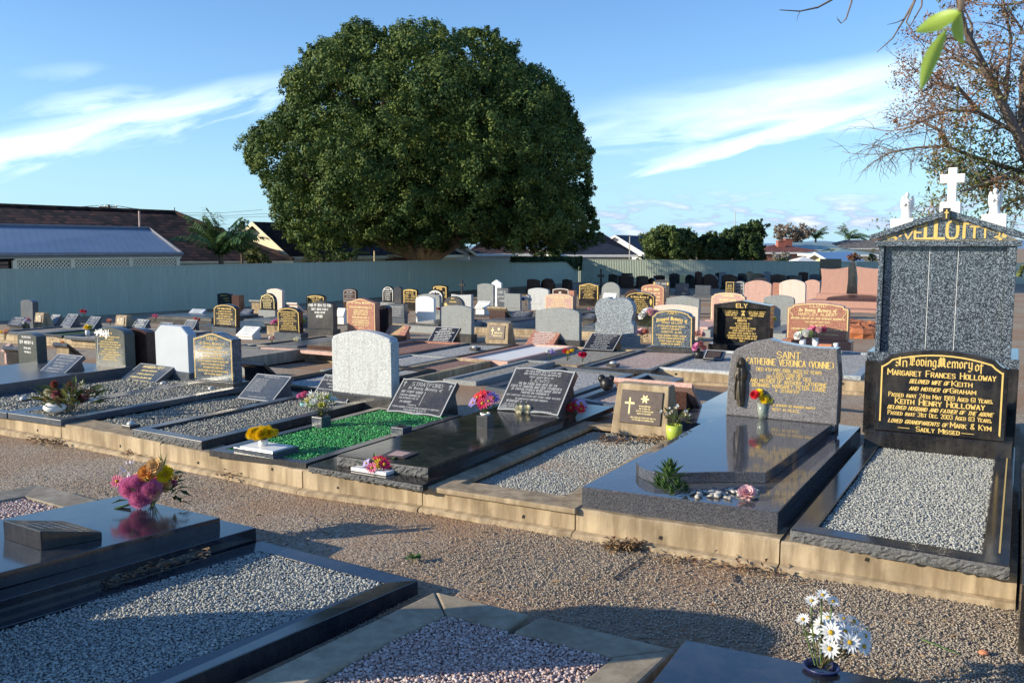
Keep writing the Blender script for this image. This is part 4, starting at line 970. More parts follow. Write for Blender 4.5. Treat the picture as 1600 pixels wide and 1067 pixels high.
for i, ch in enumerate('VELLOTTI'):
    f0 = [1409, 1428, 1444, 1460, 1477.5, 1498, 1513.5, 1534][i]; f1 = [1426, 1441, 1457, 1474, 1495, 1511, 1528, 1541][i]
    a_, b_ = vx(f0), vx(f1); bz = zt + .012; tz = roofz((a_ + b_) / 2) - th * 1.35 - .012 - .25 * abs((a_ + b_) / 2 - xm) * .1
    cc_ = (a_ + b_) / 2; bz = zt + .02 + .004 * (i > 4); tz = bz + [13.5, 18.5, 23, 27.5, 25.5, 21, 16.5, 13.5][i] * 7.2 / FP
    put_text(m, ch, cc_, bz, max(.03, tz - bz), 'R', (b_ - a_) * .96 if ch != 'I' else None, -.002, nib=.2 if ch != 'O' else .17)
outl = [(xl + .0, zt + .004), (xr - .0, zt + .004), (xm, za - th*.95)]
inn = inset(outl, .003)
for i in range(3): j = (i+1) % 3; m.add([(outl[i][0], -.0012, outl[i][1]), (outl[j][0], -.0012, outl[j][1]), (inn[j][0], -.0012, inn[j][1]), (inn[i][0], -.0012, inn[i][1])], [(0,1,2,3)])
for sgn, xc in ((-1, vx(1393)), (1, vx(1556))):
    for k in range(10): m.petal((xc + random.uniform(-.05, .05), -.003, zt + .03 + random.uniform(-.008, .01)), Vector((random.uniform(-1, 1), 0, random.uniform(-.4, .4))), Vector((0, -1, 0)), .035, .016, .03)
build_letters(m, 'gold_leaf', o)
m = MB(); kx0, kx1 = vx(1471), vx(1483); m.box(kx0, kx1, -.085, -.055, za - .085, za + .012); kst = m.build('keystone', 'black_granite', o, bevel=.003)
m = MB(); kc = (kx0 + kx1) / 2; m.box(kc - .005, kc + .005, -.088, -.084, za - .07, za + .0); m.box(kc - .016, kc + .016, -.0885, -.0845, za - .03, za - .02); m.build('gold_cross', 'gold_leaf', kst)
def on(name, label, cat): return thing(name, label, cat, tuple(V0), -AZ)
o = on('marble_cross', 'white marble cross on a small block at the peak of the tall monument', 'cross')
m = MB(); m.box(vx(1461), vx(1494), .22, .46, za - .06, vz(1477, 316, .3)); m.build('base', 'white_marble', o, bevel=.005)
zc0, zc1 = vz(1477, 316, .3), vz(1477, 262, .3); cx0, cx1 = vx(1471), vx(1485.5)
m = MB(); za0, za1 = vz(1477, 286, .3), vz(1477, 272, .3); ax0, ax1 = vx(1458), vx(1498); y0, y1 = .3, .38
pf = [(cx0, zc0), (cx1, zc0), (cx1, za0), (ax1, za0), (ax1, za1), (cx1, za1), (cx1, zc1), (cx0, zc1), (cx0, za1), (ax0, za1), (ax0, za0), (cx0, za0)]
m.slab(pf, y0, y1, .004); m.build('cross', 'white_marble', o)
for lab, fx0, fx1, fy0, fy1, bx0, bx1, by0, by1 in (('left', 1398, 1416, 301, 342, 1385, 1421, 342, 356), ('right', 1539, 1558, 294, 335, 1529, 1569, 335, 349)):
    o = on('angel_statue', 'white praying angel statue with folded wings on the %s roof slope of the tall monument' % lab, 'statue'); yc = .3
    zb0, zb1 = vz((bx0 + bx1) / 2, by1 + 3, yc), vz((bx0 + bx1) / 2, by0, yc); m = MB(); m.box(vx(bx0), vx(bx1), yc - .12, yc + .12, zb0 - .02, zb1); m.build('block', 'white_marble', o, bevel=.004)
    fc = vx((fx0 + fx1) / 2); H_ = vz((fx0 + fx1) / 2, fy0, yc) - zb1; s = H_ / 1.0
    m = MB(); ring = []
    for rx, ry, yo, z in ((.19, .16, 0, 0), (.2, .17, 0, .06), (.17, .15, .01, .25), (.13, .12, .0, .42), (.14, .11, -.02, .52), (.16, .12, -.03, .64), (.13, .1, -.04, .72), (.05, .05, -.05, .77), (.055, .06, -.07, .8), (.085, .09, -.09, .86), (.085, .1, -.09, .92), (.05, .06, -.08, .985), (.005, .005, -.08, 1.0)):
        ring.append([(fc + s*rx*math.cos(6.2832*k/16), yc + s*(yo + ry*math.sin(6.2832*k/16)), zb1 + s*z) for k in range(16)])
    m.loops(ring); m.tube([(fc - .13*s, yc - .06*s, zb1 + .62*s), (fc - .1*s, yc - .17*s, zb1 + .5*s), (fc, yc - .2*s, zb1 + .64*s)], [.05*s, .045*s, .03*s], 8); m.tube([(fc + .13*s, yc - .06*s, zb1 + .62*s), (fc + .1*s, yc - .17*s, zb1 + .5*s), (fc, yc - .2*s, zb1 + .64*s)], [.05*s, .045*s, .03*s], 8)
    m.build('body', 'white_marble', o, True)
    for sg in (-1, 1):
        m = MB(); pr = [(.04, .35), (.1, .2), (.2, .28), (.25, .5), (.24, .75), (.19, .9), (.13, .86), (.06, .6)]
        m.loops([[(fc + sg*s*u, yc + s*(.1 + .25*u) + dy, zb1 + s*v) for u, v in pr] for dy in (0, .05*s)]); m.build('wing', 'white_marble', o, bevel=.006)
# ---------------------------------------------------------------- foreground graves (their ground rises gently towards the camera)
SL = .057
def fgc(fl, fr, z, L):
    A, B = up(*fl, z), up(*fr, z); d = B - A; d.z = 0; pb = Vector((d.y, -d.x, 0)).normalized()
    return [A + pb * L + Vector((0, 0, SL * L)), B + pb * L + Vector((0, 0, SL * L)), B, A]
E0, E1 = up(-350, 655, 0), up(1500, 1100, 0); dd = (E1 - E0).normalized(); pb = Vector((dd.y, -dd.x, 0))
m = MB(); a_, b_ = E0 + pb * .12 - dd * 3, E1 + pb * .12 + dd * 3; m.add([tuple(p) for p in (a_ - Vector((0, 0, .03)), b_ - Vector((0, 0, .03)), b_ + pb * 3.2 + Vector((0, 0, SL * 3.2 - .03)), a_ + pb * 3.2 + Vector((0, 0, SL * 3.2 - .03)))], [(0, 1, 2, 3)]); setting(m.build('foreground_ground', 'gravel_dirt'))
surround(fgc((60, 757), (215, 797), .07, 2.0), .2, .08, 'grey_concrete', 'grey concrete frame round pink gravel at the left edge, behind the black slab', 'pink_gravel_bed', .035, 'pink_gravel', .015)
Qa = fgc((197, 779), (400, 824), .14, 2.1)
Qb = [p + Vector((0, 0, .07)) for p in ins_quad(Qa, .13)]
ledger([Qa, Qb], [.14, .07], ['navy_granite', 'navy_granite'], 'polished blue-black slab in the left foreground carrying a pink and orange flower bunch')
pt0, pt1 = Qb[3], Qb[0]
zs = lambda px, py: None
def on_fg(px, py, Q):     # point on the sloping top of a foreground slab
    n = (Q[1] - Q[0]).cross(Q[3] - Q[0]).normalized(); r = ray(px, py); c0 = Vector((0, 0, HC)); t = (Q[0] - c0).dot(n) / r.dot(n); return c0 + r * t
bt = [on_fg(x, y, Qb) for x, y in ((6, 841), (65, 860), (160, 842))]; bt.append(bt[0] + bt[2] - bt[1])
o = thing('slanted_marker', 'low black wedge-shaped marker with silver lettering on the left foreground slab', 'grave marker', tuple(bt[0])); L = [p - bt[0] for p in bt]
hz = [.092, .092, .036, .036]; m = MB(); m.poly_prism([(p.x, p.y, p.z + h_) for p, h_ in zip(L, hz)], [p.z - .002 for p in L]); m.build('block', 'black_granite', o, bevel=.004)
ex = (L[2] - L[3]); ex_n = ex.normalized(); top = [Vector((p.x, p.y, p.z + h_)) for p, h_ in zip(L, hz)]; ey = (top[0] - top[3]); Ly = ey.length; ey.normalize(); ez = ex_n.cross(ey)
# the writing reads from the path side
M = Matrix(((-ex_n.x, ez.x, ey.x, top[2].x), (-ex_n.y, ez.y, ey.y, top[2].y), (-ex_n.z, ez.z, ey.z, top[2].z), (0, 0, 0, 1)))
mb = MB(); rr = random.Random(8)
for k in range(5): put_line(mb, ex.length / 2, Ly * (.78 - .16 * k), Ly * .085, ex.length * rr.uniform(.5, .8), rr, 0)
sgn = 1 if ez.z > 0 else -1
mb.v = [tuple(M @ Vector((v[0], sgn * .0016 + (v[1] * .5), v[2]))) for v in mb.v]; mb.build('lettering', 'silver_lettering', o)
surround(fgc((408, 845), (653, 906), .065, 2.3), .115, .08, 'navy_granite', 'blue-black granite kerb round grey white gravel in the left foreground', 'white_gravel_bed', .02, 'white_gravel', .012)
Q = fgc((680, 923), (1056, 1013), .045, 2.0); I_ = ins_quad(Q, .19)
o = surround([p - Vector((0, 0, .004)) for p in Q], .19, .07, 'muted_concrete', 'grey concrete frame round pink gravel in the centre foreground', 'pink_gravel_bed', .025, 'pink_gravel', .0135)
for k_ in list(o.children):
    if k_.name.startswith('kerb'): bpy.data.objects.remove(k_)
t1, t2 = .43, .475; u1, u2 = .385, .43
for pl in ([Q[0], I_[0], I_[3], Q[3]], [Q[3], I_[3], I_[3].lerp(I_[2], u1), Q[3].lerp(Q[2], t1)], [Q[3].lerp(Q[2], t2), I_[3].lerp(I_[2], u2), I_[2], Q[2]], [Q[2], I_[2], I_[1], Q[1]], [Q[1], I_[1], I_[0], Q[0]]):
    pl = inset([(p.x, p.y) for p in pl], .0012) and [p - o.location for p in pl]; cc_ = sum(pl, Vector()) / 4; pl = [cc_ + (p - cc_) * .997 for p in pl]
    m = MB(); m.poly_prism([tuple(p) for p in pl], [p.z - .15 for p in pl]); m.build('kerb_bar', 'muted_concrete', o, bevel=.012)
Qc = fgc((1071, 999), (1420, 1068), .1, 2.0); ledger([Qc], [.12], ['navy_granite'], 'plain polished blue-black slab at the bottom right corner, holding white daisies')
o = thing('headstone', 'tall grey headstone just outside the left edge of the photo', 'headstone', (-2.32, 3.1, .0), -AZ + math.pi); m = MB(); m.slab(profile('arch', .86, 1.12), 0, .14, .006); m.build('slab', 'charcoal_granite', o); m = MB(); m.box(-.5, .5, -.06, .2, -.1, .08); m.build('base', 'charcoal_granite', o, bevel=.005)
# ---------------------------------------------------------------- flowers and small things on the near graves
o = bouquet(0, 0, 0, 'bunch of magenta pompons with orange, apricot and lilac flowers lying on the left foreground slab', ['pink', 'apricot', 'apricot', 'pale_pink', 'peach', 'apricot', 'lavender', 'orange'], .17, .125, .037, 13, 'rose', None, nl=26, loc=tuple(on_fg(238, 789, Qb)), stems=True)
for dx, dz, c_, r_, kd in ((-.09, .12, 'magenta', .062, 'pompon'), (-.03, .07, 'magenta', .064, 'pompon'), (.03, .11, 'magenta', .06, 'pompon'), (-.045, .15, 'magenta', .05, 'pompon'), (-.17, .15, 'pink', .042, 'daisy'), (-.1, .23, 'lavender', .05, 'spray'), (.05, .245, 'apricot', .04, 'rose'), (.01, .21, 'orange', .042, 'rose'), (.16, .16, 'apricot', .046, 'lily'), (.1, .2, 'yellow', .04, 'rose')):
    bloom(kd, (dx, -.09 + abs(dx) * .25, dz), (dx, -.8, .5), r_, c_, o)
m = MB(); m.tube([(-.1, -.05, .02), (-.17, -.1, .008)], .006, 5); m.tube([(-.09, -.06, .03), (-.16, -.12, .008)], .005, 5); m.build('cut_stem', 'stem_green', o)
leaves(o, [((.1 + random.uniform(-.03, .06), random.uniform(-.04, .04), random.uniform(.02, .2)), (random.uniform(.2, 1), random.uniform(-.6, .3), random.uniform(-.6, .8))) for _ in range(16)], .07, .03, 'dark_bush_leaf', 'dark_leaves')
leaves(o, [((.07, 0, .2), (random.uniform(-.4, .8), random.uniform(-.3, .3), 1)) for _ in range(7)], .09, .01, 'palm_leaf', 'blades')
# yellow chrysanthemums in a granite box
c = up(398, 720, .155); o = thing('flower_box', 'grey granite box with a white lid before the green glass grave', 'flower box', tuple(c), -AZ); wbx = solve(lambda k: proj(up(360, 714, .155) + D2 * k)[0], 422, .05, 1)
m = MB(); m.box(-wbx*.55, wbx*.45, .004, .26, .002, .075); m.build('box', 'slate_granite', o, bevel=.004); m = MB(); m.box(-wbx*.42, wbx*.4, .02, .22, .075, .085); m.build('lid', 'white_ceramic', o); fb = c
bouquet(0, 0, 0, 'pot of yellow chrysanthemums on the grey granite box', ['yellow'], .12, .09, .036, 18, 'pompon', (cyl(.035, .05), 'white_ceramic'), nl=12, loc=tuple(c + D1 * .12 - D2 * .035 + Vector((0, 0, .083))), name='potted_flowers', leafmat='dark_bush_leaf')
# square stone pots
def stone_pot(px, py, h0, s, hh, label, mat='slate_granite', hole=True):
    c = up(px, py, h0); o = thing('stone_pot', label, 'vase', tuple(c), -AZ); m = MB(); m.box(-s, s, 0, 2*s, -.04, hh); m.build('block', mat, o, bevel=.003)
    if hole: m = MB(); m.lathe([(s*.55, hh + .001), (s*.55, hh + .006), (s*.48, hh + .006), (s*.4, hh - .02), (.001, hh - .022)], 14, Matrix.Translation((0, s, 0))); m.build('socket', 'dark_gap', o)
    return c + D1 * s + Vector((0, 0, hh))
p = stone_pot(495, 665, .2, .055, .07, 'square grey granite pot on the green glass grave, holding white lilies')
bouquet(0, 0, 0, 'white and cream silk lilies in the square grey pot beside the green glass chips', ['cream', 'white', 'greenish', 'white', 'cream', 'lemon'], .15, .105, .062, 26, 'lily', None, nl=22, loc=tuple(p), leafmat='olive_leaf')
bouquet(474, 637, .2, 'small pink flowers in a teal pot, left of the white lilies', ['pink', 'magenta', 'pink'], .13, .05, .026, 6, 'pompon', (cyl(.03, .05), 'teal_ceramic'), nl=5)
stone_pot(620, 679, .2, .06, .055, 'low square grey pot with an empty socket beside the green glass chips')
p = stone_pot(753, 667, .265, .05, .085, 'square black granite pot on the polished black slab, holding red gerberas', 'charcoal_granite')
bouquet(0, 0, 0, 'red and crimson gerberas with one violet daisy in the square black pot', ['crimson', 'red', 'crimson', 'pink', 'red', 'violet', 'crimson'], .15, .1, .055, 13, 'daisy', (cyl(.04, .02), 'white_ceramic'), nl=8, loc=tuple(p))
bouquet(898, 651, .21, 'red, violet and yellow daisies leaning at the right of the large tablet', ['red', 'violet', 'crimson', 'red', 'yellow', 'lilac', 'crimson'], .13, .095, .055, 12, 'daisy', None, nl=8, leafmat='dark_stem')
for px, dx in ((811, 0), (823, 1)):
    c = up(px, 644, .265); o = thing('white_rose', 'creamy white rose on the black slab before the large tablet, %s of two' % ('left' if not dx else 'right'), 'flower', tuple(c)); bloom('rose', (0, 0, .032), (-.2, -.7, .6), .034, 'cream', o); leaves(o, [((0, .01, .03), (random.uniform(-.5, .5), .3, .7)) for _ in range(4)], .06, .02, 'dark_bush_leaf')
# coloured daisies on a white tile
c = up(548, 735, .192); wv = solve(lambda k: proj(c + D2 * k)[0], 603, .05, 1); o = thing('white_tile', 'white ceramic tile at the front of the black slab, under colourful daisies', 'tile', tuple(c), -AZ); m = MB(); m.box(0, wv, 0, .16, 0, .022); m.build('tile', 'white_ceramic', o, bevel=.003)
o = bouquet(0, 0, 0, 'low bunch of red, purple and yellow daisies on a white tile', ['red', 'crimson', 'yellow', 'violet', 'lilac', 'crimson', 'red', 'pink'], .05, .1, .043, 9, 'daisy', None, stems=False, nl=8, loc=tuple(c + D2 * wv * .52 + D1 * .09 + Vector((0, 0, .022))))
cs = [up(x, y, .262) for x, y in ((593, 714), (632, 717), (654, 708), (617, 703))]; o = thing('name_plate', 'small bronze plate lying on the front of the black polished slab', 'plaque', tuple(cs[0])); m = MB(); m.poly_prism([tuple(p - cs[0] + Vector((0, 0, .008))) for p in cs], 0); m.build('plate', 'plaque_bronze', o); m = MB(); m.poly_prism([tuple(p - cs[0] + Vector((0, 0, .0095))) for p in (cs[0].lerp(cs[2], .2), cs[1].lerp(cs[3], .2), cs[2].lerp(cs[0], .2), cs[3].lerp(cs[1], .2))], .006); m.build('text_panel', 'pink_stone_paint', o)
# lilies in the lime pot
bouquet(1053, 686, .165, 'white lilies with grey green leaves in a lime green pot beside the plaque block', ['white', 'white', 'cream'], .24, .11, .03, 14, 'lily', (cyl(.062, .115), 'lime_plastic'), nl=30, name='potted_flowers', leafmat='olive_leaf')
# glass vase on the mauve slab
C = stone_at(1134, 1308, 648, 530, .345)[0]
pv = up(1191, 653, .346)
bouquet(0, 0, 0, 'glass vase with one red and several yellow flowers in front of the mauve headstone', ['yellow', 'lemon', 'yellow', 'lemon'], .2, .06, .034, 7, 'rose', ([(.03, 0), (.035, .05), (.04, .12), (.037, .12), (.032, .05), (.001, .01)], 'vase_glass'), nl=8, loc=tuple(pv), name='vase_of_flowers')
o = bpy.data.objects['vase_of_flowers']; bloom('rose', (-.075, -.03, .19), (-.4, -.7, .4), .03, 'red', o)
# succulent
c = up(1046, 771, .281); o = thing('succulent', 'green spiky succulent growing at the curved front of the mauve slab', 'plant', tuple(c)); m = MB()
def rosette(m, c, H, R, n):
    for i in range(n):
        f = i / n; t = i * 2.39996; el_ = .25 + 1.25 * f ** .8; d = Vector((math.cos(t) * math.cos(el_), math.sin(t) * math.cos(el_), math.sin(el_)))
        p = Vector(c) + Vector((0, 0, H * f)); m.petal(p, d, Vector((0, 0, 1)), R * (1.0 - .15 * f), R * .26, .1)
for c_, H, R, n in (((0, 0, .075), .03, .125, 34), ((-.035, -.03, .02), .03, .085, 24), ((.04, -.03, .02), .03, .085, 24), ((.0, -.06, 0), .03, .065, 20), ((.09, .0, .0), .03, .06, 18), ((-.06, .02, .02), .03, .08, 20)): rosette(m, c_, H, R, n)
m.build('leaves', 'succulent_leaf' if 'succulent_leaf' in MATS else 'palm_leaf', o)
o = thing('white_pebbles', 'handful of pale river stones lying at the curved front of the mauve slab', 'stones', tuple(up(1130, 774, .281))); pp = []
for i in range(34): v = up(random.uniform(1085, 1190), 0, .0) if 0 else up(random.uniform(1082, 1192), random.uniform(764, 778), .29) - o.location; pp.append(tuple(v))
pebbles('stones', np.array(pp), .05, 'river_stone', o, False, .6)
o = thing('pink_rose', 'pale pink rose lying on the stones at the front of the mauve slab', 'flower', tuple(up(1167, 778, .285))); bloom('rose', (0, 0, .035), (-.1, -.6, .8), .042, 'pale_pink', o); leaves(o, [((0, -.02, .01), (random.uniform(-1, 1), -.5, .1)) for _ in range(4)], .06, .03, 'olive_leaf')
# label and plate
A = up(1189, 832, .19); A = Qa[0] if 0 else A
o = thing('small_label', 'small white maker label on the front of the mauve granite base', 'label', tuple(A), -math.atan2(.381, .9) if 0 else 0)
f0, f1 = up(909, 760, .28), up(1216, 798, .28); fd = (f1 - f0).normalized(); fn = Vector((fd.y, -fd.x, 0)); ku = solve(lambda k: proj(f0 + fd * k)[0], 1189, .2, 1.3); k2 = solve(lambda k: proj(f0 + fd * k)[0], 1209, .2, 1.3)
pA, pB = f0 + fd * ku + fn * .004 - A, f0 + fd * k2 + fn * .004 - A; m = MB(); zz0, zz1 = .16 - A.z, .195 - A.z
m.add([(pA.x, pA.y, zz0), (pB.x, pB.y, zz0), (pB.x, pB.y, zz1), (pA.x, pA.y, zz1), (pA.x - fn.x*.006, pA.y - fn.y*.006, zz0), (pB.x - fn.x*.006, pB.y - fn.y*.006, zz0), (pB.x - fn.x*.006, pB.y - fn.y*.006, zz1), (pA.x - fn.x*.006, pA.y - fn.y*.006, zz1)], [(0,1,2,3), (1,5,6,2), (0,3,7,4), (3,2,6,7), (0,4,5,1)]); m.build('plate', 'white_ceramic', o)
m = MB()
for k in range(3):
    for t0, t1 in ((.1, .4), (.48, .7), (.76, .9)):
        a_, b_ = pA.lerp(pB, t0) + fn * .001, pA.lerp(pB, t1) + fn * .001; z_ = zz0 + .005 + .01 * k; m.add([(a_.x, a_.y, z_), (b_.x, b_.y, z_), (b_.x, b_.y, z_ + .004), (a_.x, a_.y, z_ + .004)], [(0,1,2,3)])
m.build('print', 'charcoal_granite', o)
# white daisies in the bottom right slab
c = on_fg(1283, 1046, Qc); o = bouquet(0, 0, 0, 'white daisies with yellow centres in a dark blue vase at the bottom right', ['white'], .18, .105, .037, 22, 'daisy', ([(.05, -.05), (.06, .014), (.068, .016), (.061, .019), (.046, -.03), (.001, -.04)], 'navy_ceramic'), nl=16, loc=tuple(c), lean=(.07, 0), name='vase_of_daisies', leafmat='dark_stem')
for dx, z in ((-.05, .27), (-.01, .29), (.03, .265), (-.08, .2)): bloom('daisy', (dx, -.01, z), (dx * 4, -.5, .8), .027, 'white' if dx else 'lavender', o); m = MB(); m.tube([(dx * .3, 0, .02), (dx * .7, 0, .12), (dx, -.005, z - .01)], .003, 5); m.build('tall_stem', 'stem_green', o)
# proteas on the far left kerb
c = up(113, 640, .215); o = bouquet(0, 0, 0, 'dried protea bunch with brown and pale heads at the left end of the first row', ['protea', 'dustypink', 'brown', 'cream', 'protea', 'cream', 'dustypink'], .22, .22, .042, 17, 'spray', None, nl=110, loc=tuple(c), leafmat='olive_leaf')
for k_ in range(9): bloom('pompon', (random.uniform(-.2, .18), random.uniform(-.14, .02), random.uniform(.1, .25)), (random.uniform(-.6, .4), -.6, .6), random.uniform(.03, .045), ('protea', 'brown', 'protea', 'dustypink', 'cream')[k_ % 5], o)
leaves(o, [((random.uniform(-.03, .05), -.05, random.uniform(.02, .1)), (random.uniform(-.3, .5), -.7, -.5)) for _ in range(10)], .1, .035, 'litter_leaf', 'dead_leaves')
o = thing('white_pot', 'round white pot lying beside the protea bunch', 'pot', tuple(up(86, 646, .205))); m = MB(); m.blob((0, 0, .055), .1, 16, 8, 0, (1, .8, .52)); m.build('body', 'white_ceramic', o, True); m = MB(); m.lathe([(.04, .102), (.036, .108), (.03, .1), (.001, .1)], 12); m.build('rim', 'white_ceramic', o, True)
for a_ in ((37, 627, .2, 'domed steel vase lid on a square pad in the leftmost gravel grave'), (255, 603, .2, 'domed vase lid on a square pad in front of the blank white headstone'), (330, 611, .2, 'domed vase lid on a square pad below the blue speckled headstone'), (205, 667, .17, 'domed vase lid in the plain gravel plot near the path')): dome_cover(*a_)
# leaf litter along the kerb and on the gravel
def litter(name, label, px0, px1, fn, n, h0, L=.042):
    n = int(n * 1.8)
    o = None; m = MB(); c = up((px0 + px1) / 2, fn((px0 + px1) / 2), h0)
    for _ in range(n):
        x = random.uniform(px0, px1); p = up(x, fn(x) + random.gauss(0, 1) * 2.5, h0) - c; t = random.uniform(0, 6.28)
        m.petal((p.x, p.y, p.z + abs(random.gauss(0, .018)) + .003), Vector((math.cos(t), math.sin(t), random.uniform(-.1, .3))), Vector((0, 0, 1)), L * random.uniform(.6, 1.3), L * .5, .2)
    o = m.build(name, 'litter_leaf', None, loc=tuple(c)); tag(o, label, 'leaf litter'); return stuff(o)
for a_ in (('dried brown leaves against the kerb below the green glass grave', 195, 245, lambda x: 712, 80), ('dried leaves along the kerb left part', 45, 100, lambda x: 690 + .1 * (x - 45), 60), ('dried leaves along the kerb near the notch', 340, 390, lambda x: 747, 40), ('brown leaf heap at the foot of the kerb below the mauve grave', 945, 1000, lambda x: 858, 90), ('scattered leaves along the kerb right part', 1010, 1230, lambda x: 870 + .15 * (x - 1010), 50)):
    litter('leaf_litter', *a_[:4], a_[4], .004)
litter('leaf_litter', 'dry leaves in front of the plaque block', 935, 1040, lambda x: 688 + .02 * x - 18, 110, .13, .04)
litter('leaf_litter', 'dead leaves and twigs in the gap beside the left foreground slab', 10, 330, lambda x: 960 - .28 * x, 130, .12, .035)
m = MB()
for _ in range(420):
    px, py = random.uniform(0, 1600), random.uniform(690, 1060)
    p = up(px, py, .006)
    if p.y > (p.x + 4.7) * (3.95 - 8.0) / (2.34 + 4.7) + 7.9: continue
    t = random.uniform(0, 6.28); m.petal((p.x, p.y, p.z + .004), Vector((math.cos(t), math.sin(t), random.uniform(-.05, .25))), Vector((0, 0, 1)), random.uniform(.015, .05), .012, .25)
tag(stuff(m.build('leaf_litter', 'litter_leaf')), 'single dry leaves scattered thinly over the gravel path', 'leaf litter')
def twig(label, pts, r=.004, mat='twig_bark'):
    P0 = [up(*p, .008) for p in pts]; m = MB(); m.tube([p - P0[0] for p in P0], [r, r * .8, r * .5][:len(P0)], 5); return tag(m.build('twig', mat, None, loc=tuple(P0[0])), label, 'twig')
twig('dark twig lying across the path below the mauve grave', [(957, 904), (985, 884), (1008, 868)], .006); twig('pale straw on the gravel at the lower right', [(1440, 998), (1470, 1010), (1500, 1022)], .003, 'stem_green'); twig('curved brown twig near the right part of the kerb', [(1360, 955), (1390, 962), (1430, 968)], .005); twig('short dark twig standing at the kerb foot', [(1143, 896), (1146, 910), (1165, 916)], .006)
o = thing('green_leaf', 'green leaf sprig lying on the path beside the long shadow', 'leaf', tuple(up(648, 876, .004))); leaves(o, [((random.uniform(-.03, .03), random.uniform(-.02, .02), .008), (random.uniform(-1, 1), random.uniform(-1, 1), .25)) for _ in range(9)], .06, .03, 'palm_leaf')
o = thing('pebble', 'single rounded orange stone on the path at the lower right', 'stone', tuple(up(1537, 1021, .006))); m = MB(); m.blob((0, 0, .006), .022, 10, 6, .05, (1, .8, .5)); m.build('stone', 'terracotta', o, True)
# ---------------------------------------------------------------- graves between the first row and the second path
plain('red_soil', (.4, .14, .06), .95, .3, 20)
leaf_mat('succulent_leaf', [(.16, .28, .06), (.2, .34, .08), (.27, .38, .12), (.13, .22, .06)], .4, .15)
GR = 'headstones among the rows'
def shoulder_base(e=.05, h=.07, f=.05): return (e, h, f)
headstone(519, 613, 612, 517, 'pale_granite', 'clip', 'large blank pale grey headstone with rounded shoulders, between the lilies and the Stratford tablet', .3, .12, base=(.03, .12, .05), bmat='charcoal_granite')
# back-to-back graves seen from behind
def back_tablet(px0, px1, yb, yt, mat, label, h0=.2, lean=.22, t=.05, bmat=None):
    """slanted tablet facing away: we see its back, its top edge towards us"""
    A = up(px0, yb, h0); w = solve(lambda k: proj(A + D2 * k)[0], px1, .05, 4); h = solve(lambda k: -proj(A + D2 * w / 2 + Vector((0, 0, k)))[1], -yt, .05, 2)
    C = A + D2 * w / 2; o = thing('grave_tablet', label, 'grave marker', tuple(C), -AZ)
    m = MB(); a = w / 2; d = h * 1.15
    m.loops([[(-a, 0, h), (-a, d, 0), (-a, d + t, .02), (-a, .02, h + t * .8)], [(a, 0, h), (a, d, 0), (a, d + t, .02), (a, .02, h + t * .8)]]); m.build('slab', mat, o, bevel=.004)
    m = MB(); m.loops([[(s, .05, -.08), (s, .03 + d * .1, h * .86), (s, d * .9, .06), (s, d * .9, -.08)] for s in (-a * .82, a * .82)]); m.build('support', bmat or mat, o)
    return o
back_tablet(958, 1080, 640, 601, 'pink_granite', 'pink slanted tablet seen from behind, between the bronze plaque block and the mauve headstone', .16, bmat='brown_granite')
back_tablet(374, 412, 590, 570, 'black_granite', 'black slanted tablet seen from behind, right of the blue speckled headstone', .2)
def grave2(fl, fr, L, mat, label, fill=None, z=.17, w=.08, zb=.06, zin=.03, sk=0, **k):
    Q = corners(fl, fr, z, L, sk); return surround(Q, w, zb, mat, label, fill, zin, sink=max(0, .0), **k)
def rev(fl, fr, L, z=.17):   # graves entered from the far side: near edge given
    return corners(fl, fr, z, L)
surround(rev((410, 597), (520, 612), 2.0), .08, .08, 'navy_granite', 'dark kerb with blue-grey gravel behind the two slanted tablets, left of the pale blank headstone', 'white_gravel_bed', .04)
surround(rev((692, 592), (744, 596), 2.1), .07, .09, 'grey_granite', 'pale grey kerb filled with gravel, right behind the Stratford tablet', 'tan_gravel_bed', .02)
Qx = rev((758, 604), (880, 622), 2.0); surround(Qx, .1, .08, 'slate_granite', 'grey kerb with pale gravel right behind the large Lewis tablet', 'white_gravel_bed', .03)
surround(rev((575, 585), (640, 592), 2.0), .09, .06, 'tan_concrete', 'tan concrete frame with red-brown gravel behind the large pale blank headstone', 'red_gravel_bed', .03)
surround(rev((500, 578), (572, 584), 2.0), .07, .05, 'grey_granite', 'pale grey kerb with white chips left behind the large pale blank headstone', 'white_gravel_bed', .02)
surround(rev((232, 556), (330, 566), 2.0), .09, .05, 'grey_concrete', 'grey concrete frame with gravel seen between the blank white and the blue speckled headstone', 'tan_gravel_bed', .02)
surround(rev((895, 622), (962, 634), 2.1), .09, .1, 'slate_granite', 'blue-grey kerb with gravel between the Lewis tablet and the plaque block', 'pink_gravel_bed', .05)
Qx = rev((1050, 655), (1165, 672), 2.3, .2); ledger([Qx], [.12], ['mauve_dark'], 'polished violet slab reflecting the sky, left behind the mauve headstone')
o = thing('dark_ornament', 'small black ornament of two clustered spheres on the blue-grey kerb left of the plaque block', 'ornament', tuple(up(948, 608, .2))); m = MB(); m.blob((0, 0, .06), .075, 10, 6, .08); m.blob((.05, 0, .1), .05, 10, 6, .08); m.blob((-.05, .02, .11), .045, 10, 6, .08); m.build('body', 'black_plastic', o, True)
headstone(372, 396, 586, 568, 'grey_granite', 'oct', 'small grey stone marker low behind the blue speckled headstone', .12, .1)
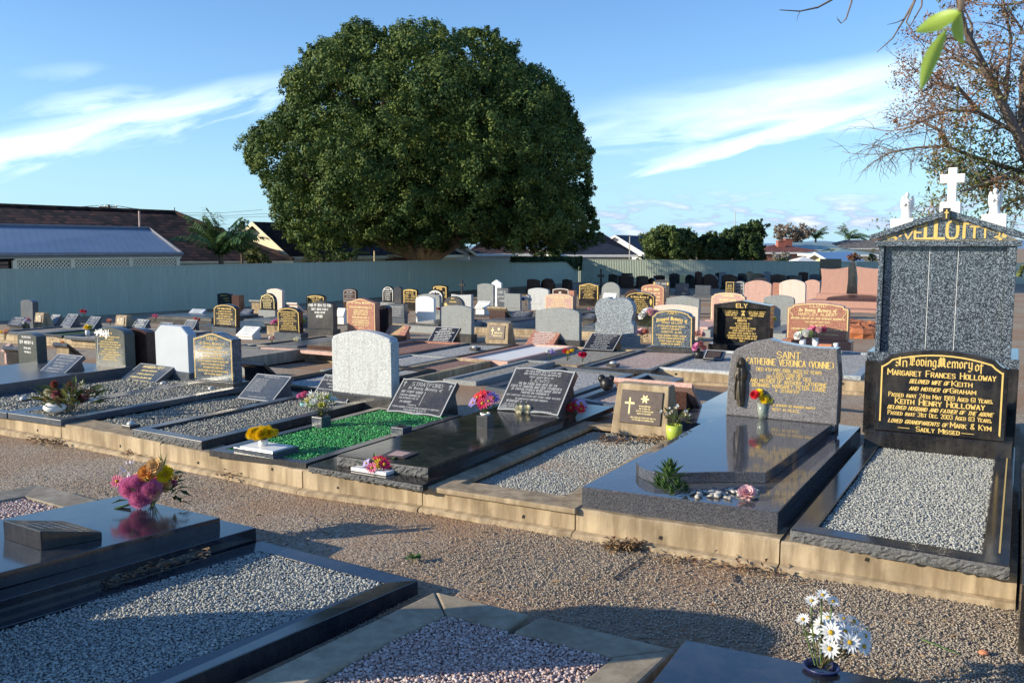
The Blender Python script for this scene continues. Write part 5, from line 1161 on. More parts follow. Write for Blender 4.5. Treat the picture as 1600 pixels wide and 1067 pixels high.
# ---------------------------------------------------------------- concrete kerbs of the rows behind
def kerb_run(pts, h, label, depth=.22, foot=True):
    Wp = [up(x, y, h) for x, y in pts]
    for i in range(len(Wp) - 1):
        A, B = Wp[i].copy(), Wp[i+1].copy(); d = (B - A).normalized(); A += d * .005; B -= d * .005; c = (A + B) / 2
        o = thing('concrete_kerb', label[i], 'kerb', tuple(c - Vector((0, 0, h)))); oc = o.location.copy(); m = MB()
        m.loops([[p + D1 * u + Vector((0, 0, z)) - oc for u, z in ((0, -h - .1), (0, -.012), (.012, 0), (depth, 0), (depth, -h - .1))] for p in (A, A.lerp(B, .33), A.lerp(B, .66), B)]); m.build('beam', 'tan_concrete', o)
        if foot: m = MB(); m.loops([[p + D1 * u + Vector((0, 0, z)) - oc for u, z in ((-.06, -h - .1), (-.06, -h + .03), (-.002, -h + .04), (-.002, -h - .1))] for p in (A, B)]); m.build('footing', 'tan_concrete', o)
        m = MB()
        for f in (.22, .7): p = A.lerp(B, f) - D1 * .002 - oc; m.add([tuple(p + d * a + Vector((0, 0, b))) for a, b in ((-.02, -.05), (.012, -.05), (.02, -.025), (-.012, -.02))], [(0,1,2,3)])
        m.build('drain_notch', 'dark_gap', o)
kerb_run([(-60, 519), (150, 531), (372, 544), (465, 548.5), (640, 557), (792, 566), (905, 573), (1018, 578), (1200, 588), (1370, 598)], .15,
  ['second row kerb length at the far left, behind the small green-grey headstone', 'second row kerb length behind the blank white headstone', 'second row kerb length right of the blue speckled headstone', 'second row kerb length behind the pale blank headstone', 'second row kerb length below the red granite tablet and the pink kerb', 'second row kerb length below the small scattered flowers', 'second row kerb length below the pink gravel grave', 'second row kerb length left of the mauve headstone', 'second row kerb length left of the black headstone with gold border'])
kerb_run([(560, 504), (745, 512), (905, 518), (1060, 524)], .15, ['third row kerb length behind the red tablet', 'third row kerb length behind the beige plaque block', 'third row kerb length left of the lobed blue-grey headstone'])
for pl, lab in (([(372, 545), (1330, 598)], 'a'), ([(-60, 520), (372, 545)], 'b')):
    A, B = up(*pl[0], .13), up(*pl[1], .13); m = MB(); L_ = 4.6
    g4 = [A + D1 * .15, B + D1 * .15, B + D1 * L_, A + D1 * L_]; vs = []
    for j in range(9):
        for i in range(13): p = g4[0].lerp(g4[1], i / 12).lerp(g4[3].lerp(g4[2], i / 12), j / 8); vs.append((p.x, p.y, gz(p.y) + .12 - (.16 if j == 8 else 0)))
    m.add(vs, [(j*13+i, j*13+i+1, (j+1)*13+i+1, (j+1)*13+i) for j in range(8) for i in range(12)]); setting(m.build('raised_ground', 'gravel_dirt'))
# second row graves
grave2((0, 517), (58, 521), 1.9, 'slate_granite', 'blue-grey kerb at the far left of the second row', 'tan_gravel_bed', .2)
grave2((62, 521), (96, 524), 1.9, 'charcoal_granite', 'narrow grave with green turf in the second row, far left', 'green_turf', .2, .05)
grave2((100, 525), (200, 531), 1.9, 'slate_granite', 'grey gravel grave in the second row behind the rose carved headstone', 'tan_gravel_bed', .2)
grave2((375, 541), (405, 543), 2.1, 'charcoal_granite', 'dark kerbed gravel grave right of the blue speckled headstone, second row', 'white_gravel_bed', .2, .06)
Q = corners((407, 543), (466, 546), .2, 2.1); ledger([Q, [p + Vector((0, 0, .04)) for p in ins_quad(Q, .1)]], [.05, .04], ['pink_granite', 'slate_granite'], 'low slab with a pink granite front edge, below the black and gold headstone', sink=0)
Q = corners((469, 547), (520, 551), .2, 2.1); ledger([Q, [p + Vector((0, 0, .08)) for p in ins_quad(Q, .08)]], [.05, .08], ['pink_granite', 'brown_granite'], 'brown granite slab on a pink base, below the dark headstone with white letters', sink=0)
grave2((528, 551), (612, 556), 2.1, 'red_granite', 'reddish gravel grave below the red granite headstone', 'red_gravel_bed', .18, .07)
grave2((614, 556), (703, 559), 2.1, 'charcoal_granite', 'thin dark kerb with grey gravel in front of the black and white tablet', 'white_gravel_bed', .18, .05)
grave2((718, 559), (793, 565), 2.2, 'pink_granite', 'pink granite kerb with bright white chips in front of the red lettered tablet', 'white_marble', .21, .07, .09)
grave2((797, 565), (902, 572), 2.2, 'tan_concrete', 'sandy gravel plot with small scattered flowers, second row', 'tan_gravel_bed', .165, .04)
grave2((905, 573), (1017, 578), 2.3, 'charcoal_granite', 'dark kerb filled with pale pink gravel in front of the Jones headstone', 'pink_gravel_bed', .18, .07)
grave2((1020, 573), (1150, 581), 2.3, 'pale_granite', 'white fronted kerb with grey gravel in front of the Ely headstone', 'white_gravel_bed', .185, .06, .07)
grave2((1210, 575), (1345, 588), 2.6, 'blue_grey_granite', 'blue-grey kerb in front of the Lloyd headstone', 'white_gravel_bed', .2, .1, .07)
# tablets, second row and behind
for BL, BR, TL, mat, lab, col in (
  ((10, 508), (33, 508), (21, 494), 'charcoal_granite', 'dark slanted tablet in the shade of the fence, leftmost of all tablets', 'silver'),
  ((73, 506), (86, 508), (82, 491), 'slate_granite', 'small slanted tablet half hidden by pale flowers near the fence', 'white'),
  ((93, 511), (109, 512), (107, 490), 'slate_granite', 'tall bluish slanted tablet near the left fence', 'silver'),
  ((128, 514), (144, 515), (142, 494), 'slate_granite', 'slate slanted tablet behind the rose carved headstone, left of the beige plaque block', 'silver'),
  ((205, 512), (225, 515), (214, 498), 'slate_granite', 'slanted tablet with white lettering behind the shaded purple-grey headstone', 'white'),
  ((245, 514), (264, 514), (252, 503), 'slate_granite', 'slanted tablet just above the blank white headstone', 'silver'),
  ((285, 513), (302, 513), (292, 499), 'slate_granite', 'slanted tablet peeping out right of the blank white headstone', 'silver'),
  ((368, 523), (393, 523.5), (382, 509), 'white_marble', 'bright white slanted tablet left of the black headstone with gold writing', 'silver'),
  ((293, 490), (314, 490), (301, 482), 'bluish_marble', 'pale lilac slanted tablet far off near the fence', 'silver'),
  ((372, 491), (388, 491), (381, 482), 'mauve_dark', 'purple slanted tablet below the white headstone near the fence', 'silver'),
  ((524, 494), (536, 494), (528, 481), 'white_marble', 'small white slanted tablet between the dark headstone and the red headstone', 'silver'),
  ((598, 527), (630, 530), (609, 507), 'red_granite', 'red granite slanted tablet right of the red headstone', 'cream'),
  ((820, 538), (864, 541), (834, 515), 'red_granite', 'red granite slanted tablet with white writing, in front of the wide grey headstone', 'white'),
  ((667, 534), (706, 535.5), (681, 510), 'black_granite', 'black slanted tablet with white border and dense white writing, in front of a grey headstone', 'white'),
  ((741, 481), (760, 482), (748, 470), 'white_marble', 'white slanted tablet below the light grey arched headstone', 'silver'),
  ((910, 545), (958, 548), (925, 520), 'black_granite', 'black slanted tablet full of silver writing, in front of the lobed blue-grey headstone', 'silver'),
  ((793, 496), (822, 497), (805, 485), 'charcoal_granite', 'dark slanted tablet above the beige plaque block', 'silver'),
  ((941, 467), (961, 467), (944, 457.5), 'white_marble', 'small white slanted tablet in front of a pale grey headstone', 'silver'),
  ((908, 497), (928, 498), (916, 489), 'charcoal_granite', 'low dark tablet left of the lobed blue-grey headstone', 'silver'),
  ((1098, 560), (1128, 562), (1104, 546), 'black_granite', 'black desk tablet with a plain bronze plate in front of the Ely headstone', 'cream'),
  ((0, 548), (6, 552), (12, 536), 'pink_granite', 'pale slanted tablet cut by the left edge of the photo', 'silver')):
    n = 8 if mat in ('black_granite', 'red_granite') else 5
    tablet(BL, BR, TL, mat, lab, .2, .05, 0 if 'plain bronze' in lab else n, col, 'silver_lettering' if mat in ('slate_granite', 'black_granite') else None, back='legs' if 'peeping' in lab else 'wedge')
o = [x for x in bpy.data.objects if 'plain bronze plate' in x.get('label', '')][0]; sl = [c for c in o.children if c.name.startswith('slab')][0]; vv = [v.co for v in sl.data.vertices][:4]
cc_ = sum(vv, Vector()) / 4; m = MB(); nn = (vv[1] - vv[0]).cross(vv[3] - vv[0]).normalized(); nn = -nn if nn.y > 0 else nn; m.add([tuple(cc_ + (v - cc_) * .74 + nn * .003) for v in vv], [(0,1,2,3)]); m.build('plate', 'plaque_bronze', o)
# blocks with plaques
def plaque_block(px0, px1, yb, yt, label, mat='tan_concrete', pm='plaque_bronze', h0=.2, t=.2):
    C, w, h = stone_at(px0, px1, yb, yt, h0); o = thing('plaque_block', label, 'grave marker', tuple(C), -AZ); a = w / 2
    m = MB(); m.loops([[(-a, 0, -.06), (a, 0, -.06), (a, t*1.5, -.06), (-a, t*1.5, -.06)], [(-a*.92, h*.22, h), (a*.92, h*.22, h), (a*.92, h*.22 + t*.6, h), (-a*.92, h*.22 + t*.6, h)]]); m.build('block', mat, o, bevel=.006)
    tl = math.atan2(.22 * h, h + .06); M = Matrix.Translation((0, 0, -.06)) @ Matrix.Rotation(-tl, 4, 'X'); k = math.hypot(h + .06, .22 * h); f = .06 / (h + .06)
    m = MB(); z0, z1 = k * (f + (1 - f) * .16), k * (f + (1 - f) * .86); m.slab([(-a*.66, z0), (a*.66, z0), (a*.66, z1), (-a*.66, z1)], -.012, .01, .003, M); pq = m.build('plaque', pm, o)
    m = MB(); hh = z1 - z0; xx = -a * .38; yy = -.0135; m.box(xx - a*.03, xx + a*.03, yy, -.011, z0 + hh*.3, z0 + hh*.85); m.box(xx - a*.13, xx + a*.13, yy, -.0111, z0 + hh*.6, z0 + hh*.68)
    m.lathe([(hh*.1, 0), (hh*.1, .001)], 10, Matrix.Translation((a*.15, yy + .001, z0 + hh*.74)) @ Matrix.Rotation(math.pi/2, 4, 'X')); rr = random.Random(int(px0)); put_line(m, a*.15, z0 + hh*.4, hh*.12, a*.7, rr, yy); put_line(m, a*.1, z0 + hh*.2, hh*.1, a*.8, rr, yy)
    m.v = [tuple(M @ Vector(v)) for v in m.v]; m.build('plaque_lettering', 'cream_lettering', pq)
plaque_block(757, 793, 534, 505, 'beige concrete block with bronze cross plaque, left of the red lettered tablet')
plaque_block(178, 196, 511, 493, 'small beige plaque block near the fence, behind the rose carved headstone')
plaque_block(52, 66, 507, 489, 'small brown plaque block beside the lilac headstone near the fence')
# ---------------------------------------------------------------- headstones, second row and further back
S = headstone
def T(*a): return a
def std(n, big=()): return n
S(333, 370, 510, 475, 'black_granite', 'shoulder', 'black headstone with gold border and gold writing, above the blue speckled headstone', .25, .1, 7, 'gold', (.03, .02), base=(.02, .08, .03), bmat='slate_granite')
S(340, 362, 476, 458, 'black_granite', 'arch', 'black headstone with gold lettering close to the fence, behind another black and gold one', .2, .1, [(None, .72, .13, .5), (None, .5, .1, .4, 'S', {'cx': .15}), (None, .3, .08, .3, 'S', {'cx': .2})], 'gold')
S(362, 374, 484, 461, 'brown_granite', 'flat', 'narrow dark brown stone beside the black headstones near the fence', .2, .2)
S(406, 430, 484, 458, 'black_granite', 'round', 'small black headstone with white arched border and gold foot lines', .25, .1, 8, 'cream', (.05, .03), base=(.03, .06, .03), bmat='grey_granite')
S(417, 441, 484, 451, 'pale_pink_granite', 'arch', 'plain whitish pink headstone near the fence, partly behind a black one', .2, .12)
S(434, 469, 519, 480, 'black_granite', 'shoulder', 'black headstone crowded with bright gold writing, left of the dark headstone with white letters', .28, .1, 11, 'gold', (.03, .025), base=(.06, .05, .04), bmat='slate_granite')
S(481, 521, 513, 470, 'charcoal_granite', 'peak', 'plain dark headstone with four lines of white lettering', .28, .12, [(None, .79, .1, .86), (None, .66, .08, .66), (None, .55, .07, .42), (None, .4, .1, .3)], 'white', base=(.03, .1, .05))
S(479, 507, 484, 460, 'black_granite', 'clip', 'black headstone with gold lines rising behind the dark headstone with white letters', .2, .1, 6, 'gold', (.05, .03))
S(542, 587, 517, 466, 'red_granite', 'peak', 'red granite headstone with cream writing', .3, .13, [('In Loving Memory', .84, .06, .62, 'G'), (None, .7, .055, .8), (None, .62, .04, .5), (None, .56, .04, .52), (None, .5, .04, .5), (None, .4, .055, .6), (None, .32, .04, .55), (None, .25, .045, .62), (None, .18, .04, .5), (None, .1, .035, .2)], 'cream', (.02, .012), base=(.02, .06, .05))
S(590, 607, 524, 477, 'navy_granite', 'arch', 'dark blue-black headstone back directly right of the red headstone', .2, .12)
S(536, 557, 474, 451, 'brown_granite', 'clip', 'grey-brown headstone with a pinkish top near the shaded fence', .2, .1, 5, 'silver', (.05, .03))
S(597, 615, 472, 447, 'black_granite', 'round', 'narrow black headstone with white lettering under the big tree', .2, .1, 6, 'white', (.06, .04), base=(.06, .05, .03), bmat='grey_granite')
S(616, 627, 474, 448, 'mauve_dark', 'arch', 'back of a dim purple headstone next to the narrow black one', .2, .14)
S(630, 652, 475, 451, 'black_granite', 'arch', 'black headstone with gold writing grouped like a cross', .22, .1, [(None, .82, .09, .5), (None, .68, .09, .6), (None, .54, .07, .3, 'S', {'cx': -.22}), (None, .54, .07, .3, 'S', {'cx': .22}), (None, .44, .06, .3, 'S', {'cx': -.22}), (None, .44, .06, .3, 'S', {'cx': .22}), (None, .3, .07, .34, 'S', {'cx': -.2}), (None, .3, .07, .34, 'S', {'cx': .2}), (None, .14, .07, .7)], 'gold', (.04, .05))
S(606, 632, 496, 475, 'slate_granite', 'flat', 'slate headstone with faint writing, left of the bright white headstone', .2, .16, 5, 'silver')
S(649, 678, 495, 463, 'white_marble', 'clip', 'bright white headstone in the middle of the graves', .2, .1)
S(652, 687, 489, 459, 'grey_granite', 'clip', 'grey headstone right behind the bright white one', .2, .12)
S(667, 692, 474, 452, 'black_granite', 'round', 'black headstone with a white arched border behind the white headstone', .2, .1, 5, 'white', (.06, .06))
S(676, 699, 468, 445, 'black_granite', 'arch', 'black headstone with gold border farthest back under the big tree', .2, .1, 3, 'gold', (.07, .05))
S(692, 724, 484, 463, 'charcoal_granite', 'round', 'dark round-topped headstone with gold letters and a gold rose', .2, .12, [(None, .78, .1, .2), (None, .55, .1, .36), (None, .25, .1, .55)], 'gold', extra=lambda o, w, h, bh, t: wrng(o, 'rose_emblem', 'gold_leaf', lambda m: [m.petal((-w*.36, -.003, bh + h*.4), Vector((math.cos(k), 0, math.sin(k))), Vector((0, -1, 0)), w*.09, w*.06, .05) for k in range(7)]))
S(705, 736, 482, 459, 'pale_granite', 'wave', 'wide whitish headstone with an uneven top behind the grey headstone back', .2, .12)
S(689, 737, 520, 477, 'grey_granite', 'arch', 'back of a plain grey headstone, behind the black tablet with white writing', .28, .1, base=(.02, .1, .03), bmat='charcoal_granite')
S(746, 771, 473, 443, 'grey_granite', 'arch', 'tall plain light grey arched headstone under the edge of the big tree', .2, .12)
S(768, 783, 470, 437, 'white_marble', 'gable', 'white gabled headstone top behind the tall light grey one', .2, .1)
S(776, 794, 475, 450, 'slate_granite', 'flat', 'grey-blue headstone in shade left of the small square grey stone', .2, .1, 3, 'silver')
S(788, 813, 481, 459, 'grey_granite', 'flat', 'small square grey headstone with a yellow flower in front', .2, .1)
S(825, 857, 475, 450, 'pale_granite', 'clip', 'pale grey headstone with gently arched top, right of the small square stone', .2, .12)
S(852, 895, 484, 459, 'pink_granite', 'ear', 'pink headstone almost covered in pale yellow writing', .22, .1, 6, 'cream', (.02, .015))
S(863, 889, 472, 450, 'brown_granite', 'arch', 'brown headstone with one white name behind the pink one with yellow writing', .2, .1, [(None, .6, .16, .2), (None, .34, .13, .8)], 'white', (.03, .03))
S(888, 897, 474, 454, 'red_granite', 'flat', 'small orange-red stone right of the brown headstone with a white name', .2, .2)
for a_, b_, y_, t_, mt, kd, lb in ((823, 842, 452, 436, 'brown_granite', 'arch', 'left of three shaded dark headstones before the creeper fence'), (845, 866, 452, 435, 'brown_granite', 'round', 'middle of three shaded dark headstones before the creeper fence'), (878, 893, 452, 436, 'black_granite', 'clip', 'right of three shaded dark headstones before the creeper fence')): S(a_, b_, y_, t_, mt, kd, lb, .2, .12, base=(.05, .05, .03))
S(904, 935, 469, 442, 'black_granite', 'peak', 'black headstone with bright gold border and writing in front of the corner of the fence', .22, .1, 9, 'gold', (.03, .04))
S(940, 968, 464, 441, 'grey_granite', 'round', 'light grey headstone with rounded top beside the dark iron cross', .2, .12)
S(836, 906, 529, 481, 'grey_granite', 'clip', 'wide plain grey headstone back behind the red lettered tablet', .28, .09, base=(.03, .1, .03), bmat='charcoal_granite')
S(929, 991, 523, 465, 'blue_grey_granite', 'lobed', 'blue-grey speckled headstone with lobed outline', .3, .14, base=(.04, .07, .05), bmat='grey_granite')
S(977, 1022, 494, 456, 'black_granite', 'shoulder', 'black headstone with gold writing and a gold vase emblem, right of the lobed headstone', .25, .1, [('TOTH', .87, .07, .22, 'R'), ('In Loving Memory of', .76, .075, .6, 'G')] + [(None, .66 - .085*i, .045, [.35, .4, .5, .6, .3, .35, .3][i]) for i in range(7)], 'gold', (.025, .02), extra=lambda o, w, h, bh, t: wrng(o, 'vase_emblem', 'gold_leaf', lambda m: [m.petal((w*.38, -.003, bh + h*.45), Vector((.1*k, 0, 1)), Vector((0, -1, 0)), h*.3, w*.06, .02) for k in (-1, 0, 1)]))
S(975, 1004, 486, 452, 'brown_granite', 'round', 'brown top of a headstone behind the one with the gold vase', .2, .1)
S(1001, 1037, 480, 444, 'red_granite', 'clip', 'plain red granite headstone left behind the Jones headstone', .22, .13, 5, 'cream', (.03, .012))
S(1019, 1045, 463, 437, 'charcoal_granite', 'ear', 'dark headstone with gold corners behind the plain red one', .2, .1, 4, 'silver', extra=lambda o, w, h, bh, t: wrng(o, 'corner_ornament', 'gold_leaf', lambda m: [m.box(s*w*.4 - w*.05, s*w*.4 + w*.05, -.003, -.001, bh + h*.68, bh + h*.84) for s in (-1, 1)]))
S(1017, 1082, 541, 484, 'blue_pearl', 'shoulder', 'blue speckled headstone reading Jones with gold border', .25, .12, [('JONES', .88, .06, .24, 'R'), ('Treasured Memories of', .72, .09, .74, 'G', {'arc': .035})] + [('BRIAN WILLIAM', .63, .055, .48)] + [(None, .54, .045, .7), (None, .47, .045, .5), ('DOROTHY ALMA', .38, .055, .48), (None, .29, .045, .74), (None, .22, .045, .66), (None, .14, .045, .6), (None, .07, .045, .5)], 'gold', (.022, .018), base=(.06, .05, .08), bmat='charcoal_granite')
S(1022, 1091, 512, 476, 'pale_pink_granite', 'arch', 'pale pink headstone top rising behind the Jones headstone', .25, .1)
S(1041, 1093, 490, 462, 'grey_granite', 'gable', 'grey headstone with low pointed top behind the pale pink one', .25, .1)
S(1110, 1163, 500, 457, 'pink_granite', 'ear', 'pink headstone with yellow lettering just above the Ely headstone', .25, .14, [(None, .84, .09, .35), (None, .7, .07, .5), (None, .6, .05, .4)], 'cream', (.02, .015), base=(.12, .14, .05))
S(1162, 1204, 485, 438, 'pink_granite', 'clip', 'tall plain pink headstone, left of the pale pink one', .22, .14)
S(1217, 1258, 486, 437, 'pale_pink_granite', 'clip', 'large plain pale pink headstone near the red monument', .22, .14)
S(1206, 1222, 480, 442, 'red_granite', 'flat', 'narrow reddish stone between the two plain pink headstones', .22, .2)
S(1192, 1240, 500, 461, 'grey_granite', 'clip', 'grey headstone with rounded shoulders right behind the Ely headstone', .25, .1)
S(1133, 1147, 470, 440, 'black_granite', 'flat', 'black headstone with gold writing left of the tall plain pink one', .2, .1, 8, 'gold', (.05, .05))
S(1147, 1163, 470, 439, 'charcoal_granite', 'arch', 'dark carved headstone with a white top edge beside the tall plain pink one', .2, .12, 5, 'silver', (.06, .1))
S(1176, 1197, 450, 434, 'red_granite', 'arch', 'orange-brown arched headstone above the tall plain pink one', .2, .1)
S(1256, 1280, 470, 437, 'pink_granite', 'clip', 'dull pink headstone between the pale pink headstone and the red monument', .2, .12)
# Ely: deep stone with a pediment and a recessed face
C, w, h = stone_at(1114, 1202, 536, 470, .25); o = thing('headstone', 'deep black headstone reading Ely with a low pediment and recessed gold writing', 'headstone', tuple(C - Vector((0, 0, .1))), -AZ); a = w / 2; bh = .1
pf = [(-a, h*.82 + bh), (a, h*.82 + bh), (a, h*.9 + bh), (0, h + bh), (-a, h*.9 + bh)]
m = MB(); m.slab(pf, 0, .3, .005); m.build('pediment', 'black_granite', o)
m = MB(); m.box(-a + .01, a - .01, .1, .28, bh, h*.82 + bh - .001); m.build('slab', 'black_granite', o)
for s_ in (-1, 1): m = MB(); m.box(min(s_*a, s_*(a-.06)), max(s_*a, s_*(a-.06)), 0, .099, bh, h*.82 + bh - .001); m.build('side_post', 'black_granite', o, bevel=.003)
m = MB(); m.box(-a - .05, a + .05, -.1, .34, -.1, bh); m.build('base', 'black_granite', o, bevel=.004)
m = MB(); put_text(m, 'ELY', 0, bh + h*.845, h*.085, 'R', w*.19, -.0015, nib=.24); rr = random.Random(4)
for z, wf, cx, hh in ((.74, .3, -.22, .045), (.74, .32, .24, .045), (.69, .26, -.22, .035), (.69, .3, .25, .035), (.64, .22, -.22, .035), (.64, .26, .25, .035), (.575, .34, 0, .038), (.51, .2, 0, .055), (.45, .28, 0, .035), (.395, .24, 0, .035), (.34, .46, 0, .04), (.285, .36, 0, .038), (.225, .5, 0, .04), (.165, .55, 0, .04), (.11, .52, 0, .04), (.05, .1, 0, .04)): put_line(m, cx * w, bh + z * h, hh * h, wf * w, rr, .0985)
for k in range(5): m.petal((.0, .097, bh + h*.72), Vector((.35*(k-2), 0, -1 if k % 2 else 1)), Vector((0, -1, 0)), h*.09, w*.035, .02)
build_letters(m, 'gold_leaf', o)
# Lloyd
S(1229, 1325, 529, 473, 'red_granite', 'ear', 'wide red granite headstone reading Lloyd with cream lettering', .27, .14, [('LLOYD', .88, .08, .26, 'R'), ('In Loving Memory of', .755, .085, .6, 'G'), ('HARTLEY ALBERT', .65, .07, .62), (None, .55, .05, .86), (None, .46, .04, .4), ('GLADYS', .36, .06, .22), (None, .26, .05, .84), (None, .14, .04, .7)], 'cream', (.015, .012), base=(.06, .12, .1),
  extra=lambda o, w, h, bh, t: wrng(o, 'scroll_ornament', 'cream_lettering', lambda m: [m.tube([(s*w*(.43 - .03*math.sin(k*1.3)), -.003, bh + h*(.55 + .06*k)) for k in range(6)], .006, 4) for s in (-1, 1)]))
# red granite family monument
C, w, h = stone_at(1281, 1338, 458, 417, .55); o = thing('granite_monument', 'red granite family monument with two curved wings and a black obelisk between', 'monument', tuple(C - Vector((0, 0, .55))), -AZ)
zc = .55; wl = w; k_ = w
m = MB(); xw = -w/2
def wing(x0, x1, zl, zr): 
    pr = [(x0 + (x1 - x0)*.02, zc)] + [(x1, zc), (x1, zr)] + [(x1 + (x0 - x1)*i/8, zr + (zl - zr)*i/8 - h*.05*math.sin(math.pi*i/8)) for i in range(1, 8)] + [(x0, zl), (x0 + (x1 - x0)*.05, zc + h*.6), (x0 + (x1 - x0)*.05, zc + h*.3)]
    m = MB(); m.slab(pr, 0, .18, .006); m.build('wing', 'terracotta_granite', o)
xg = solve(lambda k: proj(C + D2 * k + Vector((0, 0, h*.5)))[0], 1325, -2, 4); xg2 = solve(lambda k: proj(C + D2 * k + Vector((0, 0, h*.5)))[0], 1337, -2, 4); xe = solve(lambda k: proj(C + D2 * k)[0], 1395, -2, 6)
wing(-w/2, xg, zc + h*.93, zc + h); wing(xg2, xe, zc + h*1.02, zc + h*.97)
m = MB(); m.loops([[(xg - .03, -.05, zc), (xg2 + .03, -.05, zc), (xg2 + .03, .22, zc), (xg - .03, .22, zc)], [(xg + .04, -.02, zc + h*1.18), (xg2 - .03, -.02, zc + h*1.18), (xg2 - .03, .2, zc + h*1.18), (xg + .04, .2, zc + h*1.18)]]); m.build('obelisk', 'black_granite', o, bevel=.006)
for i, (e, z0, z1, fo) in enumerate(((.12, .36, zc, .35), (.3, .14, .36, 1.3), (.45, -.15, .14, 2.2))): m = MB(); m.box(-w/2 - e*.6, xe + e, -fo, .3 + e*.3, z0, z1); m.build('step', 'terracotta_granite', o, bevel=.008)
m = MB(); m.loops([[(xg - .5, -1.25, .361), (xe, -1.25, .361), (xe, -.4, .361), (xg - .5, -.4, .361)], [(xg - .45, -1.2, .47), (xe - .05, -1.2, .47), (xe - .05, -.45, .47), (xg - .45, -.45, .47)], [(xg + .2, -.9, .56), (xe - .6, -.9, .56), (xe - .6, -.7, .56), (xg + .2, -.7, .56)]]); m.build('tomb_lid', 'brown_granite', o, bevel=.005)
S(1280, 1313, 432, 404.5, 'black_granite', 'flat', 'plain square black headstone rising behind the red granite monument', .6, .2)
o = tag(stuff(wrng(None, 'red_soil', 'red_soil' if 'red_soil' in MATS else 'terracotta', lambda m: [m.blob((p.x, p.y, p.z), random.uniform(.15, .4), 10, 5, .15, (1, 1, .45)) for p in (up(random.uniform(1330, 1362), random.uniform(508, 524), .05) for _ in range(26))])), 'heap of red soil beside the tall granite monument', 'soil')
o.name = 'red_soil'
# the shaded last row before the back fence
far = [(950, 964, 446, 428, 'black_granite', 'arch'), (966, 989, 446, 430, 'brown_granite', 'arch'), (971, 987, 440, 427, 'black_granite', 'flat'), (994, 1012, 446, 431, 'brown_granite', 'arch'), (1012, 1024, 446, 434, 'black_granite', 'round'), (1021, 1038, 442, 430, 'brown_granite', 'arch'), (1045, 1061, 446, 427, 'navy_granite', 'arch'), (1061, 1070, 442, 429, 'cream_lettering', 'flat'), (1070, 1084, 446, 429, 'black_granite', 'round'), (1083, 1098, 436, 421, 'pale_granite', 'flat'), (1085, 1096, 446, 424, 'brown_granite', 'arch'), (1096, 1121, 446, 428, 'brown_granite', 'round'), (1117, 1130, 440, 426, 'black_granite', 'arch'), (1123, 1135, 442, 425, 'grey_granite', 'arch'), (1127, 1151, 448, 429, 'black_granite', 'clip'), (1141, 1155, 438, 424, 'pink_granite', 'round'), (1152, 1166, 444, 427, 'navy_granite', 'arch'), (1164, 1178, 440, 424, 'tan_concrete', 'round'), (1174, 1194, 444, 427, 'black_granite', 'clip'), (1190, 1205, 440, 424, 'grey_granite', 'round'), (1203, 1227, 444, 428, 'brown_granite', 'peak'), (1225, 1239, 436, 425, 'slate_granite', 'flat'), (1228, 1251, 444, 430, 'charcoal_granite', 'arch'), (1247, 1262, 440, 425, 'brown_granite', 'arch'), (1264, 1280, 442, 428, 'slate_granite', 'clip'), (1237, 1252, 440, 431, 'pale_granite', 'arch'), (1055, 1075, 456, 443, 'slate_granite', 'arch'), (1086, 1110, 460, 446, 'slate_granite', 'flat'), (1030, 1044, 452, 438, 'black_granite', 'arch')]
nm = {'black_granite': 'black', 'brown_granite': 'dark brown', 'navy_granite': 'blue-black', 'cream_lettering': 'yellowish', 'pale_granite': 'whitish', 'grey_granite': 'light grey', 'pink_granite': 'pink', 'tan_concrete': 'tan', 'slate_granite': 'slate grey', 'charcoal_granite': 'charcoal'}
kn = {'arch': 'arched', 'flat': 'square-topped', 'round': 'round-topped', 'clip': 'round-shouldered', 'peak': 'pointed'}
refs = ['just right of the iron cross', 'third stone right of the iron cross, in front', 'topping the group right of the iron cross', 'above the gold vase headstone', 'low, above the plain red headstone', 'directly above the plain red headstone', 'tallest above the Jones headstone', 'small and bright between two dark stones', 'beside the small yellowish stone', 'rising highest before the fence, behind a dark stone', 'in front of the whitish one', 'broad, with its top lit, above the grey pointed headstone', 'half hidden left of the light grey one', 'left of the broad black one', 'broad, below the light grey and the pink one', 'between two black stones above the Ely headstone', 'between the pink and the tan one', 'above the tall plain pink headstone', 'between the tan one and the light grey one', 'above the gap between the two plain pink headstones', 'broad, above the pale pink headstone', 'low against the fence above the pale pink headstone', 'in front of the slate one above the pale pink headstone', 'near the left end of the red monument, against the fence', 'touching the left edge of the red monument', 'small, in front of the dark stones near the red monument', 'low, behind the pointed grey headstone', 'long and low, left of the pink headstone above Ely', 'small, behind the headstone with gold corners']
for (a_, b_, y_, t_, mt, kd), rf in zip(far, refs): S(a_, b_, y_, t_, mt, kd, 'distant %s %s headstone, %s' % (nm[mt], kn[kd], rf), .15, .12, base=(.06, .05, .03), bmat=mt if mt != 'cream_lettering' else 'charcoal_granite', group='distant headstones before the back fence')
S(32, 52, 505, 468, 'mauve_granite' if 0 else 'slate_granite', 'arch', 'dull lilac headstone in the shade against the left fence', .15, .14)
